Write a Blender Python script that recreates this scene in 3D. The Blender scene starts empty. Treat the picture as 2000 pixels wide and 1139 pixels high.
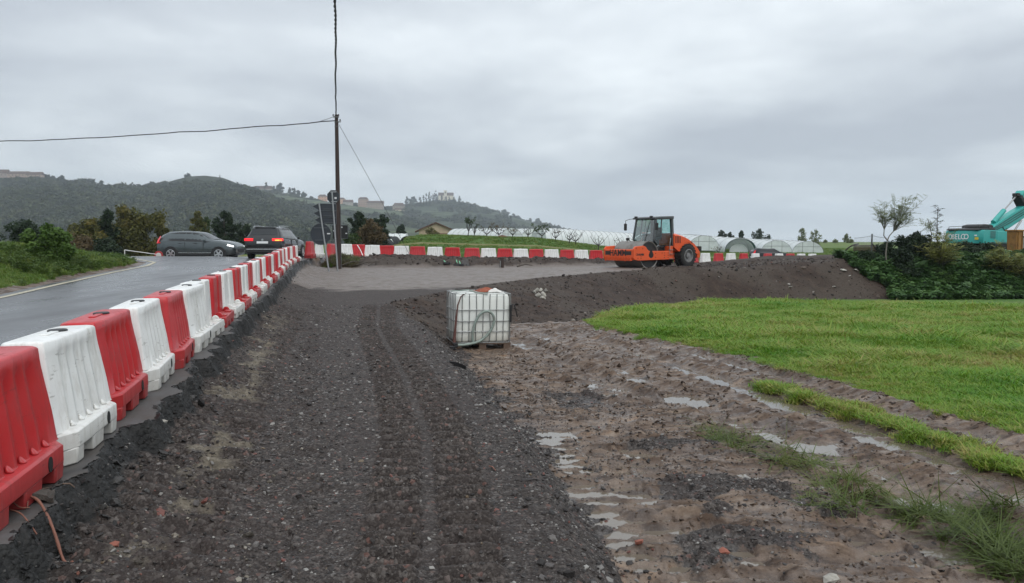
import bpy, math, random
import numpy as np
from mathutils import Vector, Matrix, Euler

random.seed(7)
RNG = np.random.default_rng(7)
SC = bpy.context.scene
COL = SC.collection

# ------------------------------------------------------------------ camera
CAM_H = 1.65
F = 1455.0                      # focal length in photograph pixels (2000 wide)
PITCH = math.radians(3.72)
cam_d = bpy.data.cameras.new('camera')
cam_d.sensor_width = 36.0
cam_d.lens = 36.0 * F / 2000.0
cam_d.clip_start = 0.05
cam_d.clip_end = 12000
cam = bpy.data.objects.new('camera', cam_d)
cam.location = (0, 0, CAM_H)
cam.rotation_euler = (math.radians(90) - PITCH, 0, 0)
COL.objects.link(cam)
SC.camera = cam

# ------------------------------------------------------------------ sky, sun, exposure
SUN_EL, SUN_AZ = 48.0, 150.0
world = bpy.data.worlds.new('World')
SC.world = world
world.use_nodes = True
wt = world.node_tree
wt.nodes.clear()


def wn(t, **kw):
    n = wt.nodes.new(t)
    for k, v in kw.items():
        setattr(n, k, v)
    return n


def wl(a, b):
    wt.links.new(a, b)


w_out = wn('ShaderNodeOutputWorld')
w_sky = wn('ShaderNodeTexSky', sky_type='NISHITA', sun_disc=False, sun_elevation=math.radians(SUN_EL), sun_rotation=math.radians(SUN_AZ))
w_b1 = wn('ShaderNodeBackground'); w_b1.inputs[1].default_value = 0.10
wl(w_sky.outputs[0], w_b1.inputs[0])
w_tc = wn('ShaderNodeTexCoord')
w_sep = wn('ShaderNodeSeparateXYZ'); wl(w_tc.outputs['Generated'], w_sep.inputs[0])


def wmath(op, a, b=None, clamp=False):
    n = wn('ShaderNodeMath', operation=op, use_clamp=clamp)
    for i, v in enumerate((a, b)):
        if v is None:
            continue
        if isinstance(v, (int, float)):
            n.inputs[i].default_value = v
        else:
            wl(v, n.inputs[i])
    return n.outputs[0]


# cloud sheet: project the view direction on a plane overhead so the clouds flatten towards the horizon
w_up = wmath('ADD', wmath('MAXIMUM', w_sep.outputs[2], 0.0), 0.16)
w_cx = wmath('DIVIDE', w_sep.outputs[0], w_up)
w_cy = wmath('DIVIDE', w_sep.outputs[1], w_up)
w_cmb = wn('ShaderNodeCombineXYZ'); wl(w_cx, w_cmb.inputs[0]); wl(w_cy, w_cmb.inputs[1])
w_map = wn('ShaderNodeMapping'); wl(w_cmb.outputs[0], w_map.inputs[0])
w_map.inputs['Location'].default_value = (1.9, 0.35, 0.4)
w_map.inputs['Rotation'].default_value = (0, 0, math.radians(-14))
w_map.inputs['Scale'].default_value = (0.62, 0.62, 1)
w_n1 = wn('ShaderNodeTexNoise'); wl(w_map.outputs[0], w_n1.inputs['Vector'])
w_n1.inputs['Scale'].default_value = 0.85; w_n1.inputs['Detail'].default_value = 7; w_n1.inputs['Roughness'].default_value = 0.5
w_n1.inputs['Distortion'].default_value = 0.35
w_n2 = wn('ShaderNodeTexNoise'); wl(w_map.outputs[0], w_n2.inputs['Vector'])
w_n2.inputs['Scale'].default_value = 2.6; w_n2.inputs['Detail'].default_value = 5; w_n2.inputs['Roughness'].default_value = 0.55
w_mix = wmath('ADD', wmath('MULTIPLY', w_n1.outputs[0], 0.74), wmath('MULTIPLY', w_n2.outputs[0], 0.26))
w_ramp = wn('ShaderNodeValToRGB'); wl(w_mix, w_ramp.inputs[0])
cr = w_ramp.color_ramp
cr.elements[0].position = 0.38; cr.elements[0].color = (0.36, 0.39, 0.44, 1)
cr.elements[1].position = 0.61; cr.elements[1].color = (0.74, 0.785, 0.815, 1)
e = cr.elements.new(0.50); e.color = (0.53, 0.57, 0.61, 1)
# overcast skies are brighter towards the zenith; a pale band lies along the horizon on the right
w_el = wmath('MAXIMUM', w_sep.outputs[2], 0.0)
w_grad = wmath('ADD', 0.90, wmath('MULTIPLY', w_el, 0.95))
w_hz = wmath('POWER', wmath('SUBTRACT', 1.0, w_el, True), 9.0)
w_side = wmath('ADD', wmath('MULTIPLY', w_sep.outputs[0], 0.55), 0.30, True)
w_gain = wmath('ADD', w_grad, wmath('MULTIPLY', wmath('MULTIPLY', w_hz, w_side), 0.60))
w_mul = wn('ShaderNodeVectorMath', operation='SCALE'); wl(w_ramp.outputs[0], w_mul.inputs[0]); wl(w_gain, w_mul.inputs['Scale'])
w_b2 = wn('ShaderNodeBackground'); wl(w_mul.outputs[0], w_b2.inputs[0]); w_b2.inputs[1].default_value = 1.0
w_ms = wn('ShaderNodeMixShader'); w_ms.inputs[0].default_value = 0.95
wl(w_b1.outputs[0], w_ms.inputs[1]); wl(w_b2.outputs[0], w_ms.inputs[2]); wl(w_ms.outputs[0], w_out.inputs[0])

sun_d = bpy.data.lights.new('sun', 'SUN')
sun_d.energy = 0.9
sun_d.angle = math.radians(40)
sun_d.color = (1.0, 0.97, 0.93)
sun = bpy.data.objects.new('sun', sun_d)
sun.rotation_euler = (math.radians(90 - SUN_EL), 0, math.radians(180 - SUN_AZ))
COL.objects.link(sun)

SC.view_settings.view_transform = 'Standard'
SC.view_settings.look = 'None'
SC.view_settings.exposure = 0.30
SC.view_settings.gamma = 1.0
SC.view_settings.use_curve_mapping = False
SC.cycles.use_denoising = True
SC.cycles.max_bounces = 7
SC.cycles.transparent_max_bounces = 24
SC.cycles.volume_bounces = 1
SC.cycles.sample_clamp_indirect = 6.0


# ------------------------------------------------------------------ helpers
def ray(px, py):
    a = (px - 1000) / F; b = (569.5 - py) / F
    return Vector((a, math.cos(PITCH) + b * math.sin(PITCH), -math.sin(PITCH) + b * math.cos(PITCH)))


def P(px, py, d):
    r = ray(px, py); t = d / r.y
    return Vector((r.x * t, d, CAM_H + r.z * t))


def G(px, py, z):
    r = ray(px, py); t = (z - CAM_H) / r.z
    return Vector((r.x * t, r.y * t, z))


def sm(t):
    t = np.clip(t, 0, 1)
    return t * t * (3 - 2 * t)


def hash2(i, j, s):
    h = (i.astype(np.int64) * 374761393 + j.astype(np.int64) * 668265263 + s * 974711) & 0x7fffffff
    h = ((h ^ (h >> 13)) * 1274126177) & 0x7fffffff
    h = (h ^ (h >> 16)) & 0xffff
    return h / 65535.0


def vnoise(x, y, s=0):
    x = np.asarray(x, float); y = np.asarray(y, float)
    i = np.floor(x); j = np.floor(y)
    u = x - i; v = y - j
    u = u * u * (3 - 2 * u); v = v * v * (3 - 2 * v)
    i = i.astype(np.int64); j = j.astype(np.int64)
    return (hash2(i, j, s) * (1 - u) + hash2(i + 1, j, s) * u) * (1 - v) + (hash2(i, j + 1, s) * (1 - u) + hash2(i + 1, j + 1, s) * u) * v


def fbm(x, y, octaves=4, s=0, gain=0.5):
    a = 1.0; t = 0; n = 0
    for k in range(octaves):
        t = t + a * (vnoise(x * 2 ** k + 17.3 * k, y * 2 ** k - 9.1 * k, s + k) - 0.5); n += a; a *= gain
    return t / n * 2       # about -1..1


class MB:
    """collects shapes and links them as one mesh object"""
    def __init__(self):
        self.v = []; self.f = []

    def add(self, vs, fs, M=None):
        o = len(self.v)
        if M is not None:
            vs = [M @ Vector(p) for p in vs]
        self.v.extend([tuple(p) for p in vs]); self.f.extend([tuple(i + o for i in q) for q in fs])
        return self

    def box(self, lo, hi, M=None, taper=None):
        x0, y0, z0 = lo; x1, y1, z1 = hi
        tx, ty = taper or (1, 1)
        cx, cy = (x0 + x1) / 2, (y0 + y1) / 2
        q = [(x0, y0), (x1, y0), (x1, y1), (x0, y1)]
        vs = [(x, y, z0) for x, y in q] + [(cx + (x - cx) * tx, cy + (y - cy) * ty, z1) for x, y in q]
        return self.add(vs, [(3, 2, 1, 0), (4, 5, 6, 7), (0, 1, 5, 4), (1, 2, 6, 5), (2, 3, 7, 6), (3, 0, 4, 7)], M)

    def cbox(self, c, s, M=None):
        return self.box([c[i] - s[i] / 2 for i in range(3)], [c[i] + s[i] / 2 for i in range(3)], M)

    def tube(self, pts, r, n=8, M=None, caps=True, close=False):
        pts = [Vector(p) for p in pts]
        m = len(pts)
        rs = r if isinstance(r, (list, tuple)) else [r] * m
        vs = []; prev = None
        for i, p in enumerate(pts):
            if close:
                d = pts[(i + 1) % m] - pts[i - 1]
            else:
                d = pts[min(i + 1, m - 1)] - pts[max(i - 1, 0)]
            d = d.normalized() if d.length > 1e-9 else Vector((0, 0, 1))
            if prev is None:
                a = Vector((0, 0, 1)) if abs(d.z) < 0.9 else Vector((1, 0, 0))
                u = d.cross(a).normalized()
            else:
                u = (prev - d * prev.dot(d)); u = u.normalized() if u.length > 1e-6 else d.orthogonal().normalized()
            prev = u; w = d.cross(u)
            for k in range(n):
                t = 2 * math.pi * k / n
                vs.append(p + (u * math.cos(t) + w * math.sin(t)) * rs[i])
        fs = []
        for i in range(m if close else m - 1):
            a = i * n; b = ((i + 1) % m) * n
            for k in range(n):
                fs.append((a + k, a + (k + 1) % n, b + (k + 1) % n, b + k))
        if caps and not close:
            fs.append(tuple(range(n - 1, -1, -1))); fs.append(tuple(range((m - 1) * n, m * n)))
        return self.add(vs, fs, M)

    def lathe(self, prof, n=24, M=None, caps=True):
        """profile (r, h) revolved about local Y (an axle)"""
        vs = []; m = len(prof)
        for r, h in prof:
            for k in range(n):
                t = 2 * math.pi * k / n
                vs.append((r * math.cos(t), h, r * math.sin(t)))
        fs = []
        for i in range(m - 1):
            for k in range(n):
                fs.append((i * n + k, i * n + (k + 1) % n, (i + 1) * n + (k + 1) % n, (i + 1) * n + k))
        if caps:
            fs.append(tuple(range(n - 1, -1, -1))); fs.append(tuple(range((m - 1) * n, m * n)))
        return self.add(vs, fs, M)

    def prism(self, poly, y0, y1, M=None, axis='y'):
        """polygon (x, z) extruded along y"""
        n = len(poly)
        vs = [(x, y0, z) for x, z in poly] + [(x, y1, z) for x, z in poly]
        fs = [tuple(range(n)), tuple(range(2 * n - 1, n - 1, -1))] + [(i, n + i, n + (i + 1) % n, (i + 1) % n) for i in range(n)]
        return self.add(vs, fs, M)

    def build(self, name, mt, parent=None, smooth=None, bevel=0, segs=2):
        return link(name, self.mesh(name, mt, smooth), parent, bevel, segs)

    def mesh(self, name, mt, smooth=None):
        me = bpy.data.meshes.new(name)
        me.from_pydata(self.v, [], self.f)
        finish(me, mt, smooth)
        return me


def finish(me, mt, smooth=None):
    import bmesh
    if len(me.polygons) < 60000:
        bm = bmesh.new(); bm.from_mesh(me)
        bmesh.ops.recalc_face_normals(bm, faces=bm.faces)
        bm.to_mesh(me); bm.free()
    if mt is not None:
        me.materials.append(mt)
    if smooth:
        me.shade_smooth()
        if smooth < 180:
            me.set_sharp_from_angle(angle=math.radians(smooth))
    me.update()


def link(name, me, parent=None, bevel=0, segs=2):
    o = bpy.data.objects.new(name, me)
    COL.objects.link(o)
    if parent is not None:
        o.parent = parent
    if bevel:
        b = o.modifiers.new('bevel', 'BEVEL'); b.width = bevel; b.segments = segs; b.limit_method = 'ANGLE'; b.angle_limit = math.radians(40)
    return o


def tag(o, label=None, cat=None, group=None, kind=None):
    if label: o['label'] = label
    if cat: o['category'] = cat
    if group: o['group'] = group
    if kind: o['kind'] = kind
    return o


def thing(name, label, cat, loc=(0, 0, 0), rz=0.0, group=None):
    o = bpy.data.objects.new(name, None)
    o.empty_display_size = 0.2
    COL.objects.link(o)
    o.location = loc; o.rotation_euler = (0, 0, rz)
    return tag(o, label, cat, group)


def copy_tree(o, parent=None):
    c = o.copy(); COL.objects.link(c)
    if parent is not None:
        c.parent = parent
    for ch in list(o.children):
        copy_tree(ch, c)
    return c


def np_mesh(name, V, Fq, mt=None, smooth=False):
    """vertices (n,3) and faces (m,k) arrays of one face size"""
    me = bpy.data.meshes.new(name)
    V = np.asarray(V, np.float32); Fq = np.asarray(Fq, np.int32)
    k = Fq.shape[1]
    me.vertices.add(len(V)); me.vertices.foreach_set('co', V.ravel())
    me.loops.add(Fq.size); me.loops.foreach_set('vertex_index', Fq.ravel())
    me.polygons.add(len(Fq)); me.polygons.foreach_set('loop_start', np.arange(0, Fq.size, k, dtype=np.int32))
    me.update(calc_edges=True)
    if smooth:
        me.polygons.foreach_set('use_smooth', np.ones(len(Fq), bool))
    if mt is not None:
        me.materials.append(mt)
    me.validate()
    return me


def text_mesh(s, size, extrude=0.004, bold=0.0, squash=1.0):
    cu = bpy.data.curves.new('lettering', 'FONT')
    cu.body = s; cu.size = size; cu.extrude = extrude; cu.offset = bold; cu.align_x = 'CENTER'; cu.align_y = 'CENTER'; cu.resolution_u = 3
    ob = bpy.data.objects.new('lettering', cu)
    me = bpy.data.meshes.new_from_object(ob)
    bpy.data.objects.remove(ob)
    if squash != 1.0:
        me.transform(Matrix.Diagonal((squash, 1, 1, 1)))
    return me


# ------------------------------------------------------------------ materials
class NT:
    def __init__(self, name):
        self.m = bpy.data.materials.new(name); self.m.use_nodes = True
        self.t = self.m.node_tree; self.t.nodes.clear()
        self.out = self.t.nodes.new('ShaderNodeOutputMaterial')
        self.b = self.t.nodes.new('ShaderNodeBsdfPrincipled')
        self.l(self.b.outputs[0], self.out.inputs[0])

    def l(self, a, b): self.t.links.new(a, b)

    def n(self, t, **kw):
        n = self.t.nodes.new(t)
        for k, v in kw.items():
            setattr(n, k, v)
        return n

    def put(self, s, v):
        if v is None:
            return
        if hasattr(v, 'is_output') or isinstance(v, bpy.types.NodeSocket):
            self.l(v, s)
        elif isinstance(v, (tuple, list)):
            s.default_value = tuple(v) + ((1,) if len(v) == 3 and len(s.default_value) == 4 else ())
        else:
            s.default_value = v

    def pos(self):
        return self.n('ShaderNodeNewGeometry').outputs['Position']

    def objc(self):
        return self.n('ShaderNodeTexCoord').outputs['Object']

    def scaled(self, vec, s):
        m = self.n('ShaderNodeMapping'); self.put(m.inputs[0], vec); m.inputs['Scale'].default_value = s if isinstance(s, tuple) else (s, s, s)
        return m.outputs[0]

    def noise(self, vec, scale, detail=4, rough=0.55, dist=0.0, color=False):
        n = self.n('ShaderNodeTexNoise'); self.put(n.inputs['Vector'], vec)
        n.inputs['Scale'].default_value = scale; n.inputs['Detail'].default_value = detail; n.inputs['Roughness'].default_value = rough; n.inputs['Distortion'].default_value = dist
        return n.outputs[1 if color else 0]

    def voro(self, vec, scale, feature='F1', rand=1.0):
        n = self.n('ShaderNodeTexVoronoi', feature=feature); self.put(n.inputs['Vector'], vec); n.inputs['Scale'].default_value = scale
        n.inputs['Randomness'].default_value = rand
        return n

    def ramp(self, fac, stops, interp='LINEAR'):
        n = self.n('ShaderNodeValToRGB'); self.put(n.inputs[0], fac); c = n.color_ramp; c.interpolation = interp
        while len(c.elements) < len(stops):
            c.elements.new(0.5)
        for el, (p, col) in zip(c.elements, stops):
            el.position = p
            el.color = (col, col, col, 1) if isinstance(col, (int, float)) else tuple(col) + (1,)
        return n.outputs[0]

    def mix(self, fac, a, b, blend='MIX'):
        n = self.n('ShaderNodeMix', data_type='RGBA', blend_type=blend)
        self.put(n.inputs[0], fac); self.put(n.inputs[6], a); self.put(n.inputs[7], b)
        return n.outputs[2]

    def math(self, op, a, b=None, clamp=False):
        n = self.n('ShaderNodeMath', operation=op, use_clamp=clamp); self.put(n.inputs[0], a); self.put(n.inputs[1], b)
        return n.outputs[0]

    def attr(self, name):
        return self.n('ShaderNodeAttribute', attribute_name=name).outputs['Fac']

    def rnd(self):
        return self.n('ShaderNodeObjectInfo').outputs['Random']

    def bump(self, h, strength, dist=0.02, normal=None):
        n = self.n('ShaderNodeBump'); self.put(n.inputs['Height'], h); n.inputs['Strength'].default_value = strength; n.inputs['Distance'].default_value = dist
        if normal is not None:
            self.l(normal, n.inputs['Normal'])
        return n.outputs[0]

    def set(self, color=None, rough=None, metal=None, normal=None, spec=None, alpha=None, trans=None, emit=None, estr=None):
        i = self.b.inputs
        self.put(i['Base Color'], color); self.put(i['Roughness'], rough); self.put(i['Metallic'], metal)
        if normal is not None: self.l(normal, i['Normal'])
        self.put(i['Specular IOR Level'], spec); self.put(i['Alpha'], alpha); self.put(i['Transmission Weight'], trans)
        self.put(i['Emission Color'], emit); self.put(i['Emission Strength'], estr)
        return self.m


def simple(name, col, rough=0.5, metal=0.0, var=0.12, scale=6.0, dirt=None, dirt_amt=0.35, bump=0.0, spec=None):
    """one colour with grain, blotches and an optional dirt film"""
    k = NT(name); p = k.objc()
    a = tuple(c * (1 - var) for c in col); b = tuple(min(1, c * (1 + var)) for c in col)
    c = k.mix(k.noise(p, scale, 5), a, b)
    r = rough
    if dirt is not None:
        f = k.ramp(k.noise(p, scale * 0.7, 8, 0.68), [(0.46, 0.0), (0.72, dirt_amt)])
        c = k.mix(f, c, dirt)
        r = k.math('ADD', k.math('MULTIPLY', f, 0.4), rough, True)
    nrm = k.bump(k.noise(p, scale * 6, 4), bump, 0.01) if bump else None
    return k.set(c, r, metal, nrm, spec)
# ================================================================== THE GROUND
ROW_Y = [-10, 0, 4.3, 14.5, 24, 32, 38.6, 42, 45.5, 48.5, 50.5]
ROW_X = [0.75, -1.75, -2.86, -5.4, -7.75, -9.75, -11.05, -11.5, -11.75, -11.8, -11.3]
EDGE_Y = [-10, 0, 12, 16.7, 20.5, 25, 29, 31.7, 36, 42, 47]
EDGE_X = [-6, -7, -10.2, -11.5, -12.7, -13.8, -14.6, -15.6, -18.9, -23.8, -42]
LIP = [(.7, -8), (.5, 0), (.3, 3.6), (.17, 5.05), (-.09, 6.8), (-.62, 9), (-1.6, 13.7), (-3.3, 20), (-2.7, 22.5), (-1, 28), (1.1, 32.5), (4.8, 38), (7, 39.8), (12, 42.2), (15.8, 43.6), (21, 45.2), (40, 47.5), (80, 50)]
TOE = [(1.3, -8), (.95, 0), (.62, 4.2), (.47, 5.3), (.24, 7.1), (-.27, 9.8), (-1.1, 14.6), (-1.4, 17.3), (0, 21.6), (2.4, 23.3), (5.3, 31), (10.3, 38.6), (18.5, 41), (25, 41.8), (40, 43), (80, 45)]
MEADOW = [(2.6, 24), (2.25, 20.6), (3.0, 17.5), (4.1, 14.6), (4.4, 12), (4.75, 10.7), (5, 8.5), (5.2, 7.6), (5.6, 5), (6, 0), (6, -8)]
ISLAND = [(3.75, 10.8), (4.15, 8.9), (4.3, 7.5), (4.45, 6.3), (4.6, 4.4)]


def sdist(poly, x, y):
    best = np.full(x.shape, 1e9); sg = np.ones(x.shape)
    for (x0, y0), (x1, y1) in zip(poly[:-1], poly[1:]):
        dx, dy = x1 - x0, y1 - y0; L2 = dx * dx + dy * dy
        t = np.clip(((x - x0) * dx + (y - y0) * dy) / L2, 0, 1)
        d = np.hypot(x - x0 - t * dx, y - y0 - t * dy)
        c = (x - x0) * dy - (y - y0) * dx
        m = d < best - 1e-9
        best = np.where(m, d, best); sg = np.where(m, np.sign(c) + (c == 0), sg)
    return best * sg       # positive to the right of the line


def along(poly, x, y):
    """distance to a polyline and arc length of the foot point"""
    best = np.full(x.shape, 1e9); s = np.zeros(x.shape); acc = 0
    for (x0, y0), (x1, y1) in zip(poly[:-1], poly[1:]):
        dx, dy = x1 - x0, y1 - y0; L = math.hypot(dx, dy)
        t = np.clip(((x - x0) * dx + (y - y0) * dy) / L ** 2, 0, 1)
        d = np.hypot(x - x0 - t * dx, y - y0 - t * dy)
        m = d < best
        best = np.where(m, d, best); s = np.where(m, acc + t * L, s); acc += L
    return best, s


def yrow(x):
    return np.interp(x, [-14, -12, -11.3, -9.6, -4, 0, 6.2, 16.8, 30, 45, 80], [46, 49, 50.5, 51.3, 51.3, 52, 55.5, 65, 75, 82, 95])


def zfar(x):
    return np.interp(x, [-40, -13, -11.4, -9.4, -4, 6, 17, 30, 60], [.6, .74, .66, .58, .42, .2, -.2, -.4, -.6])


def z_road(x, y):
    rx = np.interp(y, ROW_Y, ROW_X)
    zr = np.interp(y, [-10, 5, 14, 20, 24, 32, 38, 43, 50, 60], [.28, .3, .42, .5, .56, .70, .79, .82, .74, .6])
    zl = np.interp(y, [-10, 5, 17, 21, 25, 29, 32, 36, 38.5, 40, 41.5, 44, 60], [.28, .3, .5, .55, .65, .75, .82, .92, .965, .92, .78, .70, .6])
    t = sm((rx - x - 1.5) / 3.0)
    z = zr * (1 - t) + zl * t
    w = sm((y - 43) / 6) * (x > -14)
    return z * (1 - w) + zfar(x) * w


TRACK_LANE = [(-3.4, 19), (-2.64, 14.5), (-1.3, 9), (-.75, 6.4), (-.45, 4), (-.2, 0)]
TRACK_LANE2 = [(-5.4, 18), (-4.35, 13.7), (-3.3, 9), (-2.6, 6.4), (-2.0, 4), (-1.6, 0)]
TRACK_MUD = [(.85, 13.5), (.85, 10), (.92, 8), (1.05, 6.5), (1.2, 5), (1.35, 3), (1.4, 0)]
TRACK_MUD2 = [(1.7, 13.5), (1.95, 10), (2.1, 8), (2.3, 6.5), (2.5, 5), (2.7, 3), (2.8, 0)]
RUTS = [([(1.3, 19.4), (2.5, 14.7), (3.44, 10), (3.75, 7.95), (3.95, 6.1), (4.1, 3)], .26, .055), ([(2.1, 20.6), (3.5, 15), (4.35, 11), (4.72, 8.5), (4.95, 7), (5.15, 4)], .22, .05),
        ([(.6, 19), (1.4, 14), (2.3, 10), (2.9, 7), (3.25, 5), (3.5, 3)], .25, .035), ([(.2, 17), (.9, 13), (1.5, 10)], .3, .04)]
CHANNEL = [(.86, 3.2), (.80, 4.3), (.68, 5.3), (.52, 6.7), (.42, 7.8)]
POOLS = [(2.05, 4.42, .30, .12), (1.45, 4.5, .2, .08), (2.4, 3.75, .35, .12), (3.1, 7.3, .30, .25), (2.2, 9.6, .4, .3), (1.3, 6.95, .2, .1), (2.0, 6.3, .25, .12), (3.3, 9.2, .25, .4), (2.75, 4.55, .25, .08)]
GRAVEL_SPILL = [(1.5, 7.25, .55, .3), (1.5, 5.7, .45, .7), (2.05, 5.75, .4, .5), (1.1, 4.6, .4, .45), (1.65, 4.85, .35, .3), (.9, 9.5, .5, .6), (3.15, 4.6, .3, .2)]


def zlow(y):
    return np.interp(y, [-10, 4, 8, 15, 20, 28, 34, 40, 60], [-.22, -.25, -.35, -.53, -.65, -.95, -1.2, -1.45, -1.6])


def ground(x, y, detail=True):
    x = np.asarray(x, float); y = np.asarray(y, float)
    m = {}
    rx = np.interp(y, ROW_Y, ROW_X)
    yf = yrow(x); e = y - yf
    zr = z_road(x, y)
    # ---- upper side: the gravel lane on its embankment
    zu = np.interp(y, [-10, 12, 20, 28, 40, 60], [0, 0, .05, .1, .2, .2]) + .38 * sm((x - 13) / 8)
    wob = .10 * fbm(x * 1.3, y * 1.3, 3, 5) if detail else 0
    dL = sdist(LIP, x, y); dT = sdist(TOE, x, y)
    t = np.where(dL <= 0, 0.0, np.where(dT >= 0, 1.0, dL / np.maximum(dL - dT, 1e-6)))
    low = dT > 0
    zl = zlow(y)
    # upper + strip of churned earth towards the far barrier row
    mound = sm((e + 8.0) / 1.6) * sm((-e - .2) / .8) * sm((x + 12.5) / 2) * (1 - sm((x - 7.5) / 3))
    zrow = zfar(x)
    wrow = sm((e + 7.8) / 3.2)
    up = zu * (1 - wrow) + zrow * wrow
    # ---- road on the left with its broken edge
    Xe = rx + .34 + (.14 * fbm(x * 0 + y * .55, y * 0 + 3.3, 2, 21) + .17 * fbm(x * 1.1 + y * 2.3, y * 2.3 - x, 4, 22) if detail else 0)
    dx = x - Xe
    main = (y < 47)
    drop = .55 * (1 - sm(dx / .14)) + .45 * (1 - sm(dx / (.75 + .35 * vnoise(x * 1.1, y * 1.1, 23))))
    fade = 1 - sm((y - 38) / 7)
    up = np.where(main & (dx > 0), up + (zr - up) * drop * np.maximum(fade, 0), up)
    E = np.interp(y, EDGE_Y, EDGE_X)
    ev = np.where(y < 47, E - x, -1)
    onroad = (main & (dx <= 0) & (ev <= 0)) | ((x > -13.5) & (e > .1) & (e < 6.5) & (x < 90)) | ((x > -30) & (x < -11) & (y > 44) & (y < 56))
    ts = t + (np.clip((t - .04) / .80, 0, 1) - t) * sm((x - 3) / 4)
    ts = sm(ts) * .45 + ts * .55
    h = up * (1 - ts) + zl * ts
    h = np.where(main & (dx <= 0), zr, h)
    # verge
    g = 1 - sm((y - 26.5) / 6)
    hv = zr + .74 * sm((ev - .15) / 3.0) * g + .10 * sm(ev / .8)
    h = np.where(main & (ev > 0), hv, h)
    # far side of the row, fields beyond
    u = x / np.maximum(y, 1)
    amp = np.interp(u, [-.6, -.3, -.2, -.12, .03, .13, .24, .5, .8], [.0, .0, .35, 1, 1, .52, .12, .1, .1])
    ef = np.maximum(e - 6, 0)
    zfld = zrow + amp * (1.0 * sm(ef / 11) + .15 * sm((ef - 12) / 10) + .80 * sm((ef - 23) / 8) + .45 * sm((ef - 35) / 50))
    zfld = zfld + np.interp(u, [.0, .2, .4, .9], [0, .6, 2.4, 2.4]) * sm((y - 110) / 170)
    zfld = np.where(x < -12, zfld + (.45 - zfld) * sm((-12 - x) / 14), zfld)
    far = (e > 0) & (y > 46)
    h = np.where(far, zfld, h)
    lf = (y >= 47) & (x < -12)
    h = np.where(lf, zr + (np.minimum(zfld, .6) - zr) * sm((y - 52) / 10), h)
    if not detail:
        return h
    # ---------------------------------------------------------------- material masks
    n1 = fbm(x * 2.2, y * 2.2, 5, 1); n2 = fbm(x * .7, y * .7, 4, 11); n3 = fbm(x * 9, y * 9, 3, 31)
    upper = (dL <= 0) & ~onroad & ~(main & (ev > 0)) & (e < 0.1) & (dx > 0)
    lane = np.where(upper, 1.0, 0.0)
    slope = (dL > 0) & (dT < 0) & (e < 0.1)
    bank = np.where(slope, sm((y - 13) / 5 + .35 * n1), 0)           # brown earth bank; nearer the slope is loose gravel
    gravel = np.where(upper | slope, 1.0, 0.0)
    mnd = np.clip(mound * 1.6, 0, 1)
    right_soil = sm((x - 5.5 - .25 * (y - 40) + 1.5 * n1) / 3)
    graded = np.where(upper, sm((y - 23.0 + 3.0 * n2 + 1.2 * n1) / 4), 0) * (1 - mnd) * (1 - right_soil)
    soil = np.maximum(bank, np.maximum(mnd, right_soil * (y > 30)) * upper)
    rub = np.where(upper & main, sm(.74 - np.abs(dx - .50) / .44 + 1.6 * fbm(x * 1.7, y * 1.7, 5, 15, .62)), 0) * fade * .75 * sm((y + 2) / 4) * (1 - .6 * sm((y - 9) / 10))
    asp = np.where(main & (dx > -.6) & (ev <= -.5) & (dx < .30), sm(1.0 - np.maximum(dx - .06, 0) / .14 + .45 * n1), 0) * fade
    spill = np.zeros(x.shape)
    for cx, cy, sx, sy in GRAVEL_SPILL:
        spill = np.maximum(spill, np.exp(-((x - cx) / sx) ** 2 - ((y - cy) / sy) ** 2))
    mud = low & (e < 0)
    gravel = np.where(mud, sm((spill - .45 + 1.0 * n1 + .35 * n3) / .5) + sm((.30 - dT + .45 * n1 + .2 * n3) / .4) * (y < 17), gravel)
    gravel = np.clip(gravel, 0, 1)
    dM = sdist(MEADOW, x, y)
    dM = np.where((y > 20) & (x > 2.3), np.maximum(np.abs(dM), 0.5), -dM)   # beyond the tip everything in front of the bank is grass
    grass = np.where(mud, sm((dM + .55 * n1 + .25 * n2 + .20 * n3) / .34), 0)
    dI, _ = along(ISLAND, x, y)
    grass = np.maximum(grass, np.where(mud, sm((.30 - dI + .22 * n1 + .12 * n3) / .16), 0))
    grass = np.where((main & (ev > .35 + .15 * n1)), 1.0, grass)
    grass = np.where((e > 6.2) & far | (lf & ~onroad) | ((y >= 47) & (x < -11.6) & ~onroad), 1.0, grass)
    # ---------------------------------------------------------------- relief
    relief = np.zeros(x.shape)
    wl_ = np.where(mud & (y < 24), 1.0, 0)
    ang = x * .96 + y * .28; bng = y * .96 - x * .28
    relief += wl_ * (1 - grass) * (.052 * fbm(ang * 1.7, bng * .8, 6, 41, .60) + .042 * fbm(x * 6, y * 6, 5, 43, .62) + .040 * fbm(x * 1.8, y * 5.5, 5, 47, .6))
    for poly, w, dep in RUTS:
        d, s = along(poly, x, y)
        k = np.exp(-(d / w) ** 4) * (.45 + .75 * vnoise(s * .9, s * 0 + dep * 91, 7))
        relief += wl_ * (-dep * k + .035 * np.exp(-((d - w * 1.35) / .10) ** 2) * (1 + n1) + k * .012 * np.sin(s * 2 * np.pi / .16))
    for poly, dep in ((TRACK_MUD, .034), (TRACK_MUD2, .026)):
        d, s = along(poly, x, y)
        k = sm((.33 - d) / .06) * sm((d - .02) / .03) * sm((fbm(x * .9, y * .9, 2, 77) + .55) / .4)
        relief += wl_ * k * (dep * np.sin(s * 2 * np.pi / .20 + 1.2 * n1) - .028)
    d, s = along(CHANNEL, x, y)
    relief -= wl_ * (.062 + .035 * np.sin(s * 2 * np.pi / .21 + 2 * n1) + .05 * n1) * np.exp(-(d / (.16 + .09 * n2)) ** 2)
    for cx, cy, sx, sy in POOLS:
        relief -= wl_ * .065 * np.exp(-((x - cx) / sx) ** 2 - ((y - cy) / sy) ** 2)
    relief += wl_ * gravel * (.014 + .016 * n3)
    m['relief'] = np.where(wl_ > 0, relief, 1.0)
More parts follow.
